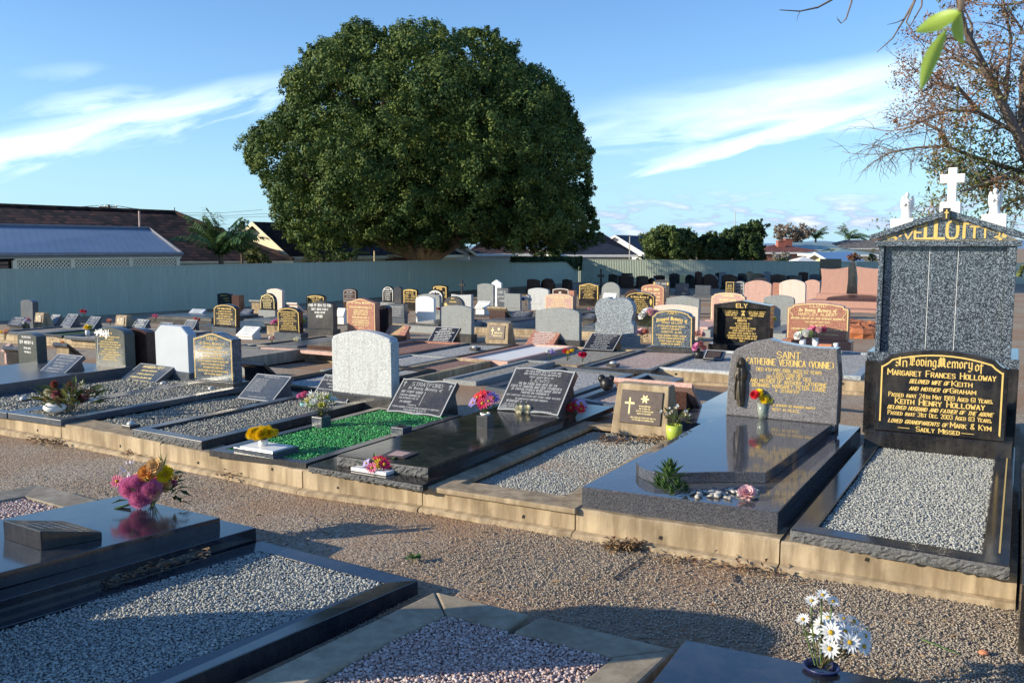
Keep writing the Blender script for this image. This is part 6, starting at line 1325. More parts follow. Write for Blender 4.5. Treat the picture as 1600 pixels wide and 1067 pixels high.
# iron cross, small wooden cross, low tables
def cross(px, yb, yt, half, mat, label, th=.05):
    c = up(px, yb, .15); H_ = solve(lambda k: -proj(c + Vector((0, 0, k)))[1], -yt, .1, 3); o = thing('grave_cross', label, 'cross', tuple(c), -AZ); wv = half / FP * c.y
    m = MB(); m.slab([(-th, -.1), (th, -.1), (th, H_*.6), (wv, H_*.6), (wv, H_*.74), (th, H_*.74), (th, H_), (-th, H_), (-th, H_*.74), (-wv, H_*.74), (-wv, H_*.6), (-th, H_*.6)], -.05, .05, .008); m.build('cross', mat, o)
    m = MB(); m.box(-.22, .22, -.15, .15, -.1, .06); m.build('base', mat, o)
cross(939, 452, 420.5, 5.5, 'charcoal_granite', 'dark stone cross standing before the back fence near the creeper')
cross(722, 462, 437, 5, 'charcoal_granite', 'small dark cross under the big tree, above the wide whitish headstone', .03)
back_tablet(389, 414, 485, 471, 'grey_granite', 'pale slab on a beige leg seen from behind, near the fence', .15, bmat='tan_concrete')
back_tablet(447, 464, 490, 475, 'pale_pink_granite', 'pale pink slanted stone seen from behind, above the black headstone crowded with gold', .15)
back_tablet(760, 790, 500, 482, 'tan_concrete', 'beige slanted slab on a leg seen from behind, above the beige plaque block', .15, bmat='brown_granite')
back_tablet(412, 438, 520, 506, 'charcoal_granite', 'dark prop-backed tablet left of the black headstone crowded with gold', .15, bmat='tan_concrete')
back_tablet(4, 30, 566, 546, 'black_granite', 'dark tablet seen from behind at the far left of the first row', .2)
back_tablet(82, 105, 560, 540, 'black_granite', 'black tablet seen from behind under the small yellow flowers, far left', .2, bmat='tan_concrete')
# slabs of the rows behind, seen as long strips
for k_, (fl, fr, L_, mt, lb) in enumerate([((300, 512), (372, 519), 1.8, 'charcoal_granite', 'flat dark slab in front of the black and gold headstone, above the speckled one'), ((630, 508), (686, 511), 1.9, 'charcoal_granite', 'dark slab with stone rim below the bright white headstone'), ((372, 502), (432, 505), 1.8, 'slate_granite', 'long grey slab below the small black headstone with arched white border'), ((745, 503), (800, 506), 1.9, 'slate_granite', 'grey slab in the third row above the beige plaque block'), ((905, 512), (930, 514), 1.9, 'slate_granite', 'blue-grey slab left of the lobed headstone'), ((1045, 512), (1110, 516), 1.8, 'pink_granite', 'low pink slab between the Jones and Ely headstones'), ((470, 492), (545, 496), 1.8, 'charcoal_granite', 'dark slab far behind the dark headstone with white letters'), ((850, 492), (905, 494), 1.8, 'charcoal_granite', 'dark slab below the black and gold headstone near the fence corner'), ((230, 496), (330, 501), 1.8, 'charcoal_granite', 'flat dark slab near the left fence'), ((1190, 520), (1228, 522), 1.8, 'slate_granite', 'grey slab between the Ely and Lloyd headstones')]):
    Q = corners(fl, fr, .15, L_); ledger([Q, [p + Vector((0, 0, .05)) for p in ins_quad(Q, .1)]], [.15, .05], ['grey_granite' if k_ % 2 else mt, mt], lb)
# small flowers between the stones
FL = [(43, 514, ['pale_pink', 'white', 'lavender'], 'pale pink flowers behind the small green-grey headstone', 14), (137, 524, ['yellow', 'lemon'], 'yellow flowers in a small vase left of the rose carved headstone', 14), (8, 531, ['orange', 'yellow', 'peach'], 'orange and yellow flowers at the left edge', 14), (100, 552, ['yellow', 'cream', 'orange'], 'yellow flowers on a dark tablet far left', 16), (131, 498, ['red', 'pink'], 'red flowers between two slanted tablets near the left fence', 12), (172, 508, ['salmon', 'peach'], 'salmon flowers left of the small beige plaque block', 8), (243, 503, ['pink', 'magenta'], 'pink flower right of the slanted tablet near the fence', 10), (307, 510, ['dustypink', 'salmon'], 'dusty pink flowers left of the black and gold headstone', 12), (431, 516, ['magenta', 'pink'], 'magenta flowers left of the black headstone crowded with gold', 16), (425, 535, ['cream', 'white', 'peach'], 'round white and peach posy on the pink fronted slab', 10), (465, 537, ['cream', 'white'], 'small white posy at the right end of the pink fronted slab', 8), (471, 515, ['lemon', 'greenish'], 'greenish flowers right of the black headstone crowded with gold', 14), (797, 479, ['yellow', 'lemon'], 'yellow flower ball before the small square grey headstone', 10), (683, 491, ['peach', 'salmon'], 'salmon flowers right of the bright white headstone', 10), (636, 494, ['peach', 'salmon'], 'peach flowers left of the bright white headstone', 8), (860, 562, ['lavender', 'white', 'lilac'], 'lavender flowers on the sandy gravel plot', 15), (887, 564, ['pink', 'red', 'yellow'], 'pink flowers with a yellow one on the sandy gravel plot', 17), (910, 565, ['crimson', 'red'], 'single crimson rose on the sandy gravel plot', 13), (921, 487, ['pink', 'white'], 'pink and white wreath left of the lobed headstone', 5), (1003, 535, ['peach', 'pale_pink', 'salmon'], 'peach flowers left of the Jones headstone', 20), (1091, 540, ['peach', 'pale_pink'], 'tall peach rose right of the Jones headstone', 22), (1012, 515, ['lavender', 'white', 'pale_pink'], 'pale lilies in a green bush left of the Jones headstone', 30), (1092, 560, ['dustypink', 'magenta', 'dustypink'], 'wilted pink flowers in a black pot before the Ely headstone', 22), (1128, 535, ['red', 'orange'], 'red flowers in a terracotta pot inside the Ely headstone', 16), (1183, 534, ['red', 'crimson'], 'red flowers at the right foot of the Ely headstone', 10), (1273, 543, ['magenta', 'pink', 'pale_pink', 'magenta'], 'wrapped bright pink bouquet in front of the Lloyd headstone', 30), (1254, 543, ['white', 'greenish'], 'white flowers in a white vase in front of the Lloyd headstone', 26), (1203, 512, ['yellow', 'brown', 'lemon'], 'yellowish dried flowers on a grave between Ely and Lloyd', 16), (822, 480, ['white', 'blueflower', 'white'], 'white and blue posy left of the pale grey headstone', 16), (1256, 553, ['magenta'], 'magenta flowers lying at the foot of the Lloyd headstone', 7)]
for px, py, cols, lab, hp in FL:
    c = up(px, py, .22); H_ = hp / FP * c.y * 1.05; vs_ = None
    if 'black pot' in lab: vs_ = (cyl(.07, .1), 'black_plastic')
    elif 'terracotta' in lab: vs_ = (cyl(.05, .07), 'terracotta')
    elif 'white vase' in lab: vs_ = (cyl(.05, .14), 'white_ceramic')
    elif 'wrapped' in lab: vs_ = (cyl(.05, .16), 'white_ceramic')
    elif 'small vase' in lab: vs_ = (cyl(.04, .1), 'white_ceramic')
    R = max(.05, H_ * .42); bouquet(0, 0, 0, lab, cols, H_, R, max(.028, H_ * .2), 7, 'rose' if 'rose' in lab or 'peach' in lab else 'pompon' if H_ < .2 else 'mix', vs_, loc=tuple(c), nl=8 if 'bush' not in lab else 60, leafmat='bush_leaf')
c = up(1290, 548, .27); o = thing('brick_pot', 'small terracotta block with white ends in front of the Lloyd headstone', 'pot', tuple(c), -AZ); m = MB(); m.box(-.09, .09, -.06, .06, 0, .1); m.build('block', 'terracotta', o, bevel=.004)
for s_ in (-1, 1): m = MB(); m.lathe(cyl(.035, .12), 12, Matrix.Translation((s_ * .14, 0, 0))); m.build('jar', 'white_ceramic', o, True)
for a_ in ((742, 545, .2, 'domed vase lid on a grey pad in front of the beige plaque block'), (958, 570, .19, 'domed vase lid on the front of the pink gravel grave'), (733, 526, .2, 'domed vase lid beside the grey headstone back')): dome_cover(*a_, .05, .07)
# ---------------------------------------------------------------- fences
def fence_mat():
    m, q, b = new_mat('teal_steel', .45, .4); v = objc(q)
    mp = q.n('ShaderNodeMapping', inp={'Vector': v, 'Scale': (5, 5, .4)}).outputs[0]; q.l(q.ramp(noise(q, mp, 1.2, 6, .65), [(.3, (.38, .43, .34)), (.7, (.45, .5, .4))]), b.inputs['Base Color'])
fence_mat()
def fence(P0, P1, h0, h1, label):
    d = (P1 - P0); d.z = 0; L = d.length; d.normalize(); nr = Vector((d.y, -d.x, 0)); n = int(L / .11)
    o = thing('steel_fence', label, 'fence', tuple(P0)); top = []; bot = []
    prf = [(0, 0), (.03, .013), (.055, .013), (.085, 0)]
    for i in range(n):
        for u, k in prf:
            s = i * .11 + u; z0 = gz(P0.y + d.y * s) - P0.z; hh = h0 + (h1 - h0) * s / L
            p = d * s + nr * k; top.append((p.x, p.y, hh - P0.z)); bot.append((p.x, p.y, z0 - .05))
    N = len(top); off = nr * -.006
    V = bot + top + [(x + off.x, y + off.y, z) for x, y, z in bot] + [(x + off.x, y + off.y, z) for x, y, z in top]
    Fc = [(i, i+1, N+i+1, N+i) for i in range(N-1)] + [(2*N+i+1, 2*N+i, 3*N+i, 3*N+i+1) for i in range(N-1)] + [(N+i, N+i+1, 3*N+i+1, 3*N+i) for i in range(N-1)]
    m = MB(); m.add(V, Fc); m.build('sheeting', 'teal_steel', o)
    m = MB(); m.loops([[d * s + nr * a + Vector((0, 0, hh + z - P0.z)) for a, z in ((.022, -.03), (.022, .012), (-.03, .012), (-.03, -.03))] for s, hh in ((0, h0), (L, h1))]); m.build('top_rail', 'teal_steel', o)
    for i in range(int(L / 2.4) + 1):
        s = i * 2.4; hh = h0 + (h1 - h0) * s / L; m = MB(); p = d * s - nr * .035; m.box(p.x - .03, p.x + .03, p.y - .03, p.y + .03, gz(P0.y + d.y * s) - P0.z - .05, hh - P0.z - .02); m.build('post', 'teal_steel', o)
def top_at(px, py, Y): return at(px, py, Y)
F0, F1 = up(-110, 508), up(640, 460); dF = (F1 - F0).normalized(); F2 = F1 + dF * 17.5; F2.x = F2.y * 104 / FP
ztop = lambda P_, px, py: HC + ray(px, py).z * P_.y / ray(px, py).y
fence(F0, F1, ztop(F0, -110, 423.5), ztop(F1, 640, 407.5), 'teal steel fence along the left side, nearest the camera')
fence(F1, F2, ztop(F1, 640, 407.5), ztop(F2, 904, 405), 'teal steel fence length shaded by the big tree and hung with creeper')
F3 = at(1420, 500, 57); F3.z = -.6; F4 = at(1900, 500, 55); F4.z = -.6
fence(F2, F3, ztop(F2, 904, 405), ztop(F3, 1420, 410), 'teal steel back fence behind the distant dark headstones')
fence(F3, F4, ztop(F3, 1420, 410), ztop(F4, 1900, 413), 'teal steel back fence running on behind the tall monument')
# ---------------------------------------------------------------- houses
def tile_mat(name, cols, pitch=.3, rough=.8, strength=.6):
    m, q, b = new_mat(name, rough, .3); v = objc(q); s = q.n('ShaderNodeSeparateXYZ', inp={0: v})
    rowz = q.m('MULTIPLY', s.outputs[2], 1 / (pitch * .45)); fr = q.m('FRACT', rowz)
    along = q.m('ADD', q.m('MULTIPLY', s.outputs[0], 3.2), q.m('MULTIPLY', s.outputs[1], 3.2))
    cv = q.n('ShaderNodeCombineXYZ', inp={0: q.m('FLOOR', along), 1: q.m('FLOOR', rowz), 2: 0.}).outputs[0]
    r = q.n('ShaderNodeTexWhiteNoise', inp={'Vector': cv}).outputs[0]
    c = q.ramp(r, [(.1, cols[0]), (.5, cols[1]), (.9, cols[2])])
    edge = q.ramp(fr, [(0, (.1, .1, .1)), (.4, (1, 1, 1))])
    q.l(q.mix(1, c, edge, 'MULTIPLY'), b.inputs['Base Color'])
    bump(q, b, q.m('ADD', fr, q.m('MULTIPLY', q.m('FRACT', along), .4)), strength, .05)
tile_mat('brown_tile', [(.015, .012, .014), (.04, .026, .027), (.075, .038, .032)])
tile_mat('red_tile', [(.12, .04, .03), (.18, .06, .045), (.24, .09, .06)])
tile_mat('navy_roof', [(.018, .022, .032), (.022, .026, .038), (.028, .032, .045)], .3, .6, .3)
tile_mat('grey_tile', [(.12, .11, .1), (.17, .15, .14), (.22, .2, .18)])
def metal_roof(name, col):
    m, q, b = new_mat(name, .4, .5); v = objc(q); s = q.n('ShaderNodeSeparateXYZ', inp={0: v})
    w = q.m('SINE', q.m('MULTIPLY', q.m('ADD', s.outputs[0], q.m('MULTIPLY', s.outputs[1], .6)), 22))
    q.l(q.ramp(noise(q, v, .8, 4), [(.3, [x * .9 for x in col]), (.7, [x * 1.1 for x in col])]), b.inputs['Base Color']); bump(q, b, w, .06, .01)
metal_roof('blue_metal_roof', (.17, .22, .29)); metal_roof('green_metal_roof', (.2, .27, .25)); metal_roof('white_metal_roof', (.6, .64, .68))
plain('cream_paint', (.68, .58, .38), .7, .06, 3); plain('white_paint', (.72, .72, .7), .6, .05, 3); plain('gutter_grey', (.16, .17, .2), .5, .1, 3); plain('brick_wall', (.25, .12, .08), .85, .3, 6); plain('window_glass', (.03, .04, .05), .08, .1, 3); plain('brown_slat', (.12, .075, .06), .6, .2, 8); plain('lattice_cream', (.6, .56, .46), .7, .05, 5); plain('inside_shade', (.02, .02, .022), .9); plain('chimney_brick', (.3, .1, .07), .9, .3, 5); plain('steel_panel', (.03, .04, .06), .15, .1, 3, .5)
def solid_roof(name, polys, mat, parent, zb, org):
    """roof planes as one closed shape: faces given by points, thickened downwards"""
    m = MB()
    for pl in polys:
        pl = [Vector(p) - org for p in pl]; m.poly_prism([tuple(p) for p in pl], [p.z - .12 for p in pl])
    return m.build(name, mat, parent)
def gable_house(org, rz, w, l, wh, rh, label, roof, wall, gable=None, over=.4, hip=0., fascia='white_paint', windows=(), chimney=None, extras=None, name='house', solar=0):
    """w across the gable (local x), l along the ridge (local y), eaves at wh, ridge at wh+rh"""
    o = thing(name, label, 'house', tuple(org), rz); a = w / 2
    m = MB(); m.box(-a, a, 0, l, -1.5, wh); m.build('wall', wall, o)
    if not hip:
        for y0, y1 in ((.0, .12), (l - .12, l)): m = MB(); m.loops([[(x, y, z) for x, z in ((-a, wh), (a, wh), (0, wh + rh))] for y in (y0, y1)]); m.build('gable', gable or wall, o)
    e = over; dz = rh * e / a; t = .12
    for s in (-1, 1):
        pl = [(s * (a + e), -e, wh - dz), (s * (a + e), l + e, wh - dz), (0, l + e - hip, wh + rh), (0, -e + hip, wh + rh)]
        m = MB(); m.poly_prism([(x, y, z + t) for x, y, z in pl], [z for x, y, z in pl]); m.build('roof', roof, o)
        m = MB(); x0 = s * (a + e + .004); m.box(min(x0, x0 + s * .05), max(x0, x0 + s * .05), -e, l + e, wh - dz - .1, wh - dz + t * .8); m.build('gutter', fascia, o)
    if hip:
        for y0, yr, sg in ((-e, -e + hip, -1), (l + e, l + e - hip, 1)):
            pl = [(-(a + e), y0, wh - dz), ((a + e), y0, wh - dz), (0, yr, wh + rh)]; m = MB(); m.poly_prism([(x, y, z + t + .003) for x, y, z in pl], [z for x, y, z in pl]); m.build('roof', roof, o)
            m = MB(); m.box(-a - e, a + e, min(y0, y0 + sg * .05), max(y0, y0 + sg * .05), wh - dz - .1, wh - dz + t * .8); m.build('gutter', fascia, o)
    else:
        for s in (-1, 1):
            m = MB(); pf = [(0, wh + rh + t + .004), (s * (a + e), wh - dz + t + .004), (s * (a + e), wh - dz - .08), (0, wh + rh - .1)]
            m.loops([[(x, y, z) for x, z in pf] for y in (-e - .05, -e - .004)]); m.build('bargeboard', fascia, o)
    for x0, x1, z0, z1 in windows:
        m = MB(); m.box(x0, x1, -.05, .02, z0, z1); f = m.build('window', 'white_paint', o); m = MB(); m.box(x0 + .06, x1 - .06, -.06, -.045, z0 + .06, z1 - .06); m.build('pane', 'window_glass', f)
    if chimney:
        for cx, cy, cs, ch in chimney: m = MB(); m.box(cx - cs, cx + cs, cy - cs, cy + cs, wh, wh + rh + ch); m.box(cx - cs - .06, cx + cs + .06, cy - cs - .06, cy + cs + .06, wh + rh + ch, wh + rh + ch + .12); m.build('chimney', 'chimney_brick', o)
    for i in range(solar):
        m = MB(); M = Matrix.Translation((-a * .55, l * (.15 + .3 * i), wh + rh * .45 + t + .03)) @ Matrix.Rotation(-math.atan2(rh, a), 4, 'Y'); m.box(-.7, .7, 0, 1.6, 0, .05, M); m.build('solar_panel', 'steel_panel', o)
    if extras: extras(o)
    return o
def px_m(px, Y): return (px - 800) / FP * Y
def ht(py, Y): return HC + (388 - py) / FP * Y * 1.0
# outbuilding with blue metal roof and lattice
def outbuilding():
    E1 = at(284, 396.5, 33.5); E0 = at(-120, 399, 26); R1 = at(233, 358, 36.5); R0 = at(-170, 350, 29)
    org = Vector((E1.x, E1.y, -.5)); o = thing('outbuilding', 'low outbuilding with a blue-grey metal roof and cream lattice panels behind the left fence', 'shed', tuple(org)); d = (E1 - E0); d.z = 0; d.normalize(); n = Vector((-d.y, d.x, 0))
    B1 = R1 + (R1 - E1); B1.z = E1.z; B0 = R0 + (R0 - E0); B0.z = E0.z
    solid_roof('roof', [(E0, E1, R1, R0), (R0, R1, B1, B0)], 'blue_metal_roof', o, 0, org)
    m = MB(); m.tube([E0 - org - n * .05, E1 - org - n * .05], .07, 6); m.build('gutter', 'gutter_grey', o)
    m = MB(); m.tube([R0 - org + Vector((0, 0, .03)), R1 - org + Vector((0, 0, .03)), E1 - org + Vector((0, 0, .02))], .06, 6); m.build('ridge_cap', 'gutter_grey', o)
    L = (E1 - E0).length; z1 = -.15; zt = E1.z - org.z - .02
    def P_(s, off, z): p = E0 + d * s + n * off; return (p.x - org.x, p.y - org.y, z + (E0.z - E1.z) * (1 - s / L))
    m = MB(); m.loops([[P_(s, .3, -1), P_(s, .3, zt - .02), P_(s, .34, zt - .02), P_(s, .34, -1)] for s in (0, L)]); m.build('wall', 'inside_shade', o)  # near-black sheet stands in for the shaded inside behind the lattice
    s0 = solve(lambda s: proj(Vector(P_(s, .1, zt - .3)) + org)[0], 22, 0, L); s1 = L - .15
    # fascia, frames
    m = MB(); m.loops([[P_(s, a, zt - z) for a, z in ((.05, .0), (.05, .16), (.12, .16), (.12, .0))] for s in (s0, L)]); m.build('fascia', 'lattice_cream', o)
    zl = zt - 2.0; n3 = [22, 112, 203, 282]; ss = [solve(lambda s: proj(Vector(P_(s, .1, zt - .3)) + org)[0], x, 0, L) for x in n3]; ss[-1] = min(ss[-1], s1)
    for s in ss: m = MB(); m.loops([[P_(s + a, b, z) for a, b in ((-.07, .03), (.07, .03), (.07, .13), (-.07, .13))] for z in (-1, zt - .161)]); m.build('post', 'lattice_cream', o)
    for k in range(3):
        a_, b_ = ss[k] + .08, ss[k+1] - .08; m = MB(); zt2 = zt - .17; zb2 = zt - 1.3; st = .13
        for sg in (-1, 1):
            u = a_ - (zt2 - zb2)
            while u < b_ + (zt2 - zb2):
                # diagonal slat from (u, zb2) rising with slope sg, clipped to the panel
                x0, y0, x1, y1 = (u, zb2, u + (zt2 - zb2), zt2) if sg > 0 else (u, zt2, u + (zt2 - zb2), zb2)
                t0 = max(0, (a_ - x0) / (x1 - x0)); t1 = min(1, (b_ - x0) / (x1 - x0))
                if t1 > t0 + .01:
                    p0 = (x0 + (x1-x0)*t0, y0 + (y1-y0)*t0); p1 = (x0 + (x1-x0)*t1, y0 + (y1-y0)*t1); w = .028; of = .07 if sg > 0 else .085
                    m.add([P_(p0[0] - w, of, p0[1]), P_(p0[0] + w, of, p0[1]), P_(p1[0] + w, of, p1[1]), P_(p1[0] - w, of, p1[1]), P_(p0[0] - w, of + .012, p0[1]), P_(p0[0] + w, of + .012, p0[1]), P_(p1[0] + w, of + .012, p1[1]), P_(p1[0] - w, of + .012, p1[1])], [(0,1,2,3), (7,6,5,4), (0,3,7,4), (1,5,6,2)])
                u += st
        m.build('lattice', 'lattice_cream', o)
    m = MB()
    for k in range(9): z = zt - .2 - k * .12; m.loops([[P_(s, a, z - c) for a, c in ((.06, 0), (.06, .09), (.1, .09), (.1, 0))] for s in (0, s0 - .2)])
    m.build('slat_screen', 'brown_slat', o)
    # far end wall
    m = MB(); p = Vector(P_(L - .1, .1, 0)); 
    m.loops([[tuple(Vector(P_(L - .06, b, z)) ) for b, z in ((.1, -1), (.1, zt - .05), (6, zt - .05), (6, -1))], [tuple(Vector(P_(L - .02, b, z))) for b, z in ((.1, -1), (.1, zt - .05), (6, zt - .05), (6, -1))]]); m.build('end_wall', 'white_paint', o)
outbuilding()
# brown tiled hip roof house
def tiled_house():
    R1, R0 = at(273, 333.5, 44), at(-200, 315, 39); E1, E0 = at(458, 407, 42), at(-260, 410, 33); org = Vector((R1.x, R1.y, -.5))
    B1 = R1 + (R1 - E1) * 1.0; B1.z = E1.z; B1.x = E1.x - 1; B0 = R0 * 2 - E0; B0.z = E0.z; B1 = Vector((E1.x - 3.5, E1.y + 13, E1.z))
    o = thing('house', 'long house with a dark brown tiled hip roof behind the left fence', 'house', tuple(org))
    solid_roof('roof', [(E0, E1, R1, R0), (R1, E1, B1), (R0, R1, B1, B0)], 'brown_tile', o, 0, org)
    m = MB(); m.tube([R0 - org + Vector((0, 0, .05)), R1 - org + Vector((0, 0, .05)), E1 - org + Vector((0, 0, .05))], .1, 6); m.build('ridge_tiles', 'brown_tile', o)
    m = MB(); m.tube([E0 - org + Vector((0, -.05, -.1)), E1 - org + Vector((0, -.05, -.1))], .08, 6); m.build('gutter', 'cream_paint', o)
    q4 = inset([(p.x - org.x, p.y - org.y) for p in (E0, E1, B1, B0)], .5); m = MB(); m.poly_prism([(x, y, E1.z - org.z - .13) for x, y in q4], -1); m.build('wall', 'brick_wall', o)
    m = MB(); m.lathe([(.02, 0), (.02, .28), (.001, .3)], 6, Matrix.Translation((R1.x - org.x, R1.y - org.y, R1.z - org.z))); m.build('finial', 'brown_tile', o)
tiled_house()
# cream gabled house left of the tree
gp = at(400, 347, 50); rgt = at(472, 400, 50); hw = rgt.x - gp.x; zr, zeave = gp.z, rgt.z
wl_ = zeave - (-.6) + .35
gable_house((gp.x, gp.y + .4, -.6), math.radians(-32), (2 * hw) * 1.12 - .8, 16, wl_ - .2, zr - (-.6) - wl_ + .1, 'house with a cream gable facing the graves, between the palm and the big tree', 'brown_tile', 'cream_paint', 'cream_paint', .4, fascia='cream_paint', windows=((-1.2, .2, .6, 1.9),))
c = at(450, 404, 46); o = thing('garden_wall', 'short cream wall piece showing over the fence below the cream gable', 'wall', (c.x, c.y, -.6)); m = MB(); m.box(-.6, .65, 0, .3, -.2, c.z + .6); m.build('panel', 'cream_paint', o); m = MB(); m.box(-.65, .7, -.05, .35, c.z + .6, c.z + .66); m.build('coping', 'white_paint', o)
def house_px(pxl, pxr, pye, pyr, Y, l, label, roof, wall, rz=0., **k):
    """gable or hip house from the pixels of its eaves (left, right, height) and ridge height at distance Y"""
    A, B = at(pxl, pye, Y), at(pxr, pye, Y); R = at((pxl + pxr) / 2, pyr, Y); w = B.x - A.x; ov = .4
    wh = A.z + .6 + .15; rh = R.z + .6 - wh
    return gable_house(((A.x + B.x) / 2, Y + ov, -.6), rz, w - 2 * ov, l, wh, max(.4, rh), label, roof, wall, over=ov, **k)
def house_long(pxl, pxr, pye, pyr, Y, dpt, label, roof, wall, **k):
    """hip house with its ridge across the view"""
    A, B = at(pxl, pye, Y), at(pxr, pye, Y); l = B.x - A.x; R = at((pxl + pxr) / 2, pyr, Y + dpt / 2); ov = .4; wh = A.z + .6 + .1; rh = R.z + .6 - wh
    return gable_house((A.x + ov, Y + dpt / 2, -.6), -math.pi / 2, dpt, l - 2 * ov, wh, max(.4, rh), label, roof, wall, over=ov, **k)
house_long(500, 655, 399, 362, 56, 9, 'brown roofed house in the deep shade behind the big tree, left of its trunk', 'brown_tile', 'brick_wall', hip=3, fascia='cream_paint')
house_px(676, 742, 396, 376, 62, 10, 'small house with red-brown tiled gable roof right of the big tree trunk', 'red_tile', 'white_paint', .35, fascia='cream_paint')
house_long(725, 830, 398, 372, 66, 9, 'house with dark tiled roof and white fascia under the right side of the big tree', 'brown_tile', 'white_paint', hip=3.5)
house_long(862, 995, 399, 365.5, 72, 10, 'house with a dark navy hip roof and white eaves just right of the big tree', 'navy_roof', 'white_paint', hip=4.5)
house_px(915, 1012, 396, 369, 92, 14, 'white gabled house with a slate roof behind the navy roofed house', 'navy_roof', 'white_paint', -.5)
house_long(1186, 1292, 396, 384, 120, 14, 'red tiled house with brick chimneys behind the white shrub', 'red_tile', 'brick_wall', hip=4, chimney=((-2, 1.5, .55, .7), (2, 4, .5, .6), (-2.5, 6.4, .5, .9)))
house_long(1236, 1318, 392, 380, 150, 14, 'cream house with a green-grey metal roof carrying solar panels', 'green_metal_roof', 'cream_paint', hip=0, solar=3)
house_long(1308, 1420, 389, 376, 165, 14, 'house with a grey-brown tiled roof in the distance, left of the tall monument', 'grey_tile', 'cream_paint', hip=4)
house_px(1254, 1304, 409, 396.5, 70, 6, 'pavilion with white bargeboards and a slatted cream gable behind the back fence', 'white_metal_roof', 'cream_paint', -.75, gable='cream_paint', windows=())
house_long(1296, 1372, 400, 389, 85, 9, 'house with a pale green-grey roof just left of the tall monument', 'green_metal_roof', 'cream_paint', hip=3)
house_long(1330, 1480, 404, 394, 110, 10, 'low tan house partly hidden by the tall monument', 'grey_tile', 'cream_paint', hip=3)
# shade sail, pipes, poles and wires
A, B, Cc = at(1246, 408, 62), at(1282, 410, 62), at(1265, 401, 65); o = thing('shade_canopy', 'small white canopy roof behind the back fence, left of the pavilion', 'canopy', (A.x, A.y, -.6)); oo = o.location.copy(); m = MB()
Ap = (A + B) / 2 + Vector((0, 1.2, .35)); bs = [A, B, B + Vector((0, 2.4, 0)), A + Vector((0, 2.4, 0))]
for i in range(4): m.poly_prism([tuple(p - oo) for p in (bs[i], bs[(i+1) % 4], Ap)], [p.z - oo.z - .04 for p in (bs[i], bs[(i+1) % 4], Ap)])
m.build('cover', 'white_paint', o)
for p in bs: m = MB(); m.tube([(p.x - oo.x, p.y - oo.y, -.1), tuple(p - oo)], .04, 6); m.build('leg', 'white_paint', o)
def pole(px, pt, pb, Y, r, label, mat, arm=None):
    T_, Bm = at(px, pt, Y), at(px, pb, Y); Bm.z = -.6; o = thing('pole', label, 'pole', tuple(Bm)); m = MB(); m.tube([(0, 0, 0), tuple(T_ - Bm)], [r, r * .85], 8); m.build('shaft', mat, o)
    if arm:
        m = MB(); z = T_.z - Bm.z - .25; m.box(-arm, arm, -.05, .05, z, z + .1); m.build('crossarm', mat, o)
        for s in (-1, -.4, .4, 1): m = MB(); m.lathe([(.03, 0), (.05, .05), (.03, .12), (.001, .13)], 8, Matrix.Translation((s * arm * .9, 0, z + .1))); m.build('insulator', 'white_ceramic', o)
    return T_
pole(217.5, 330, 358, 37.5, .05, 'thin pinkish flue pipe rising above the blue metal roof', 'pink_stone_paint')
T0 = pole(170, 320, 345, 80, .14, 'timber power pole with a crossarm behind the long tiled roof', 'bark', .8)
pole(1000 - 16, 370, 400, 70, .05, 'thin mast in front of the white gabled house', 'pale_metal')
pole(1149, 330, 360, 140, .06, 'thin antenna mast above the trees behind the back fence', 'pale_metal')
pole(585, 392, 412, 50, .05, 'pale post under the left side of the big tree', 'cream_paint')
for k, (x1, y1, x0, y0) in enumerate(((-150, 318, 420, 334), (-150, 321, 430, 338), (-150, 316, 410, 328))):
    m = MB(); A, B = at(x0, y0, 80), at(x1, y1, 80); pt = [A.lerp(T0, t) - Vector((0, 0, .5 * 4 * t * (1 - t))) for t in (0, .25, .5, .75, 1)] + [T0.lerp(B, t) - Vector((0, 0, .5 * 4 * t * (1 - t))) for t in (.25, .5, .75, 1)]
    c = pt[0].copy(); m.tube([p - c for p in pt], .018, 4); tag(m.build('power_line', 'black_plastic', None, loc=tuple(c)), ['upper', 'lower', 'middle'][k] + ' overhead wire passing the timber power pole', 'wire', 'overhead wires')
# distant hills
m = MB(); xs_ = np.linspace(-3500, 3500, 120); hh = 42 + 14 * np.sin(xs_ * .0031) + 9 * np.sin(xs_ * .0083 + 1) + 4 * np.sin(xs_ * .021) - 18 * (xs_ < 0)
vs = [(x, 4200, -5) for x in xs_] + [(x, 4600, h_) for x, h_ in zip(xs_, hh)] + [(x, 5600, -5) for x in xs_]; N = len(xs_)
plain('hill_blue', (.2, .3, .42), .95, .05, .01); m.add(vs, [(j*N+i, j*N+i+1, (j+1)*N+i+1, (j+1)*N+i) for j in range(2) for i in range(N-1)]); setting(m.build('hills', 'hill_blue'))
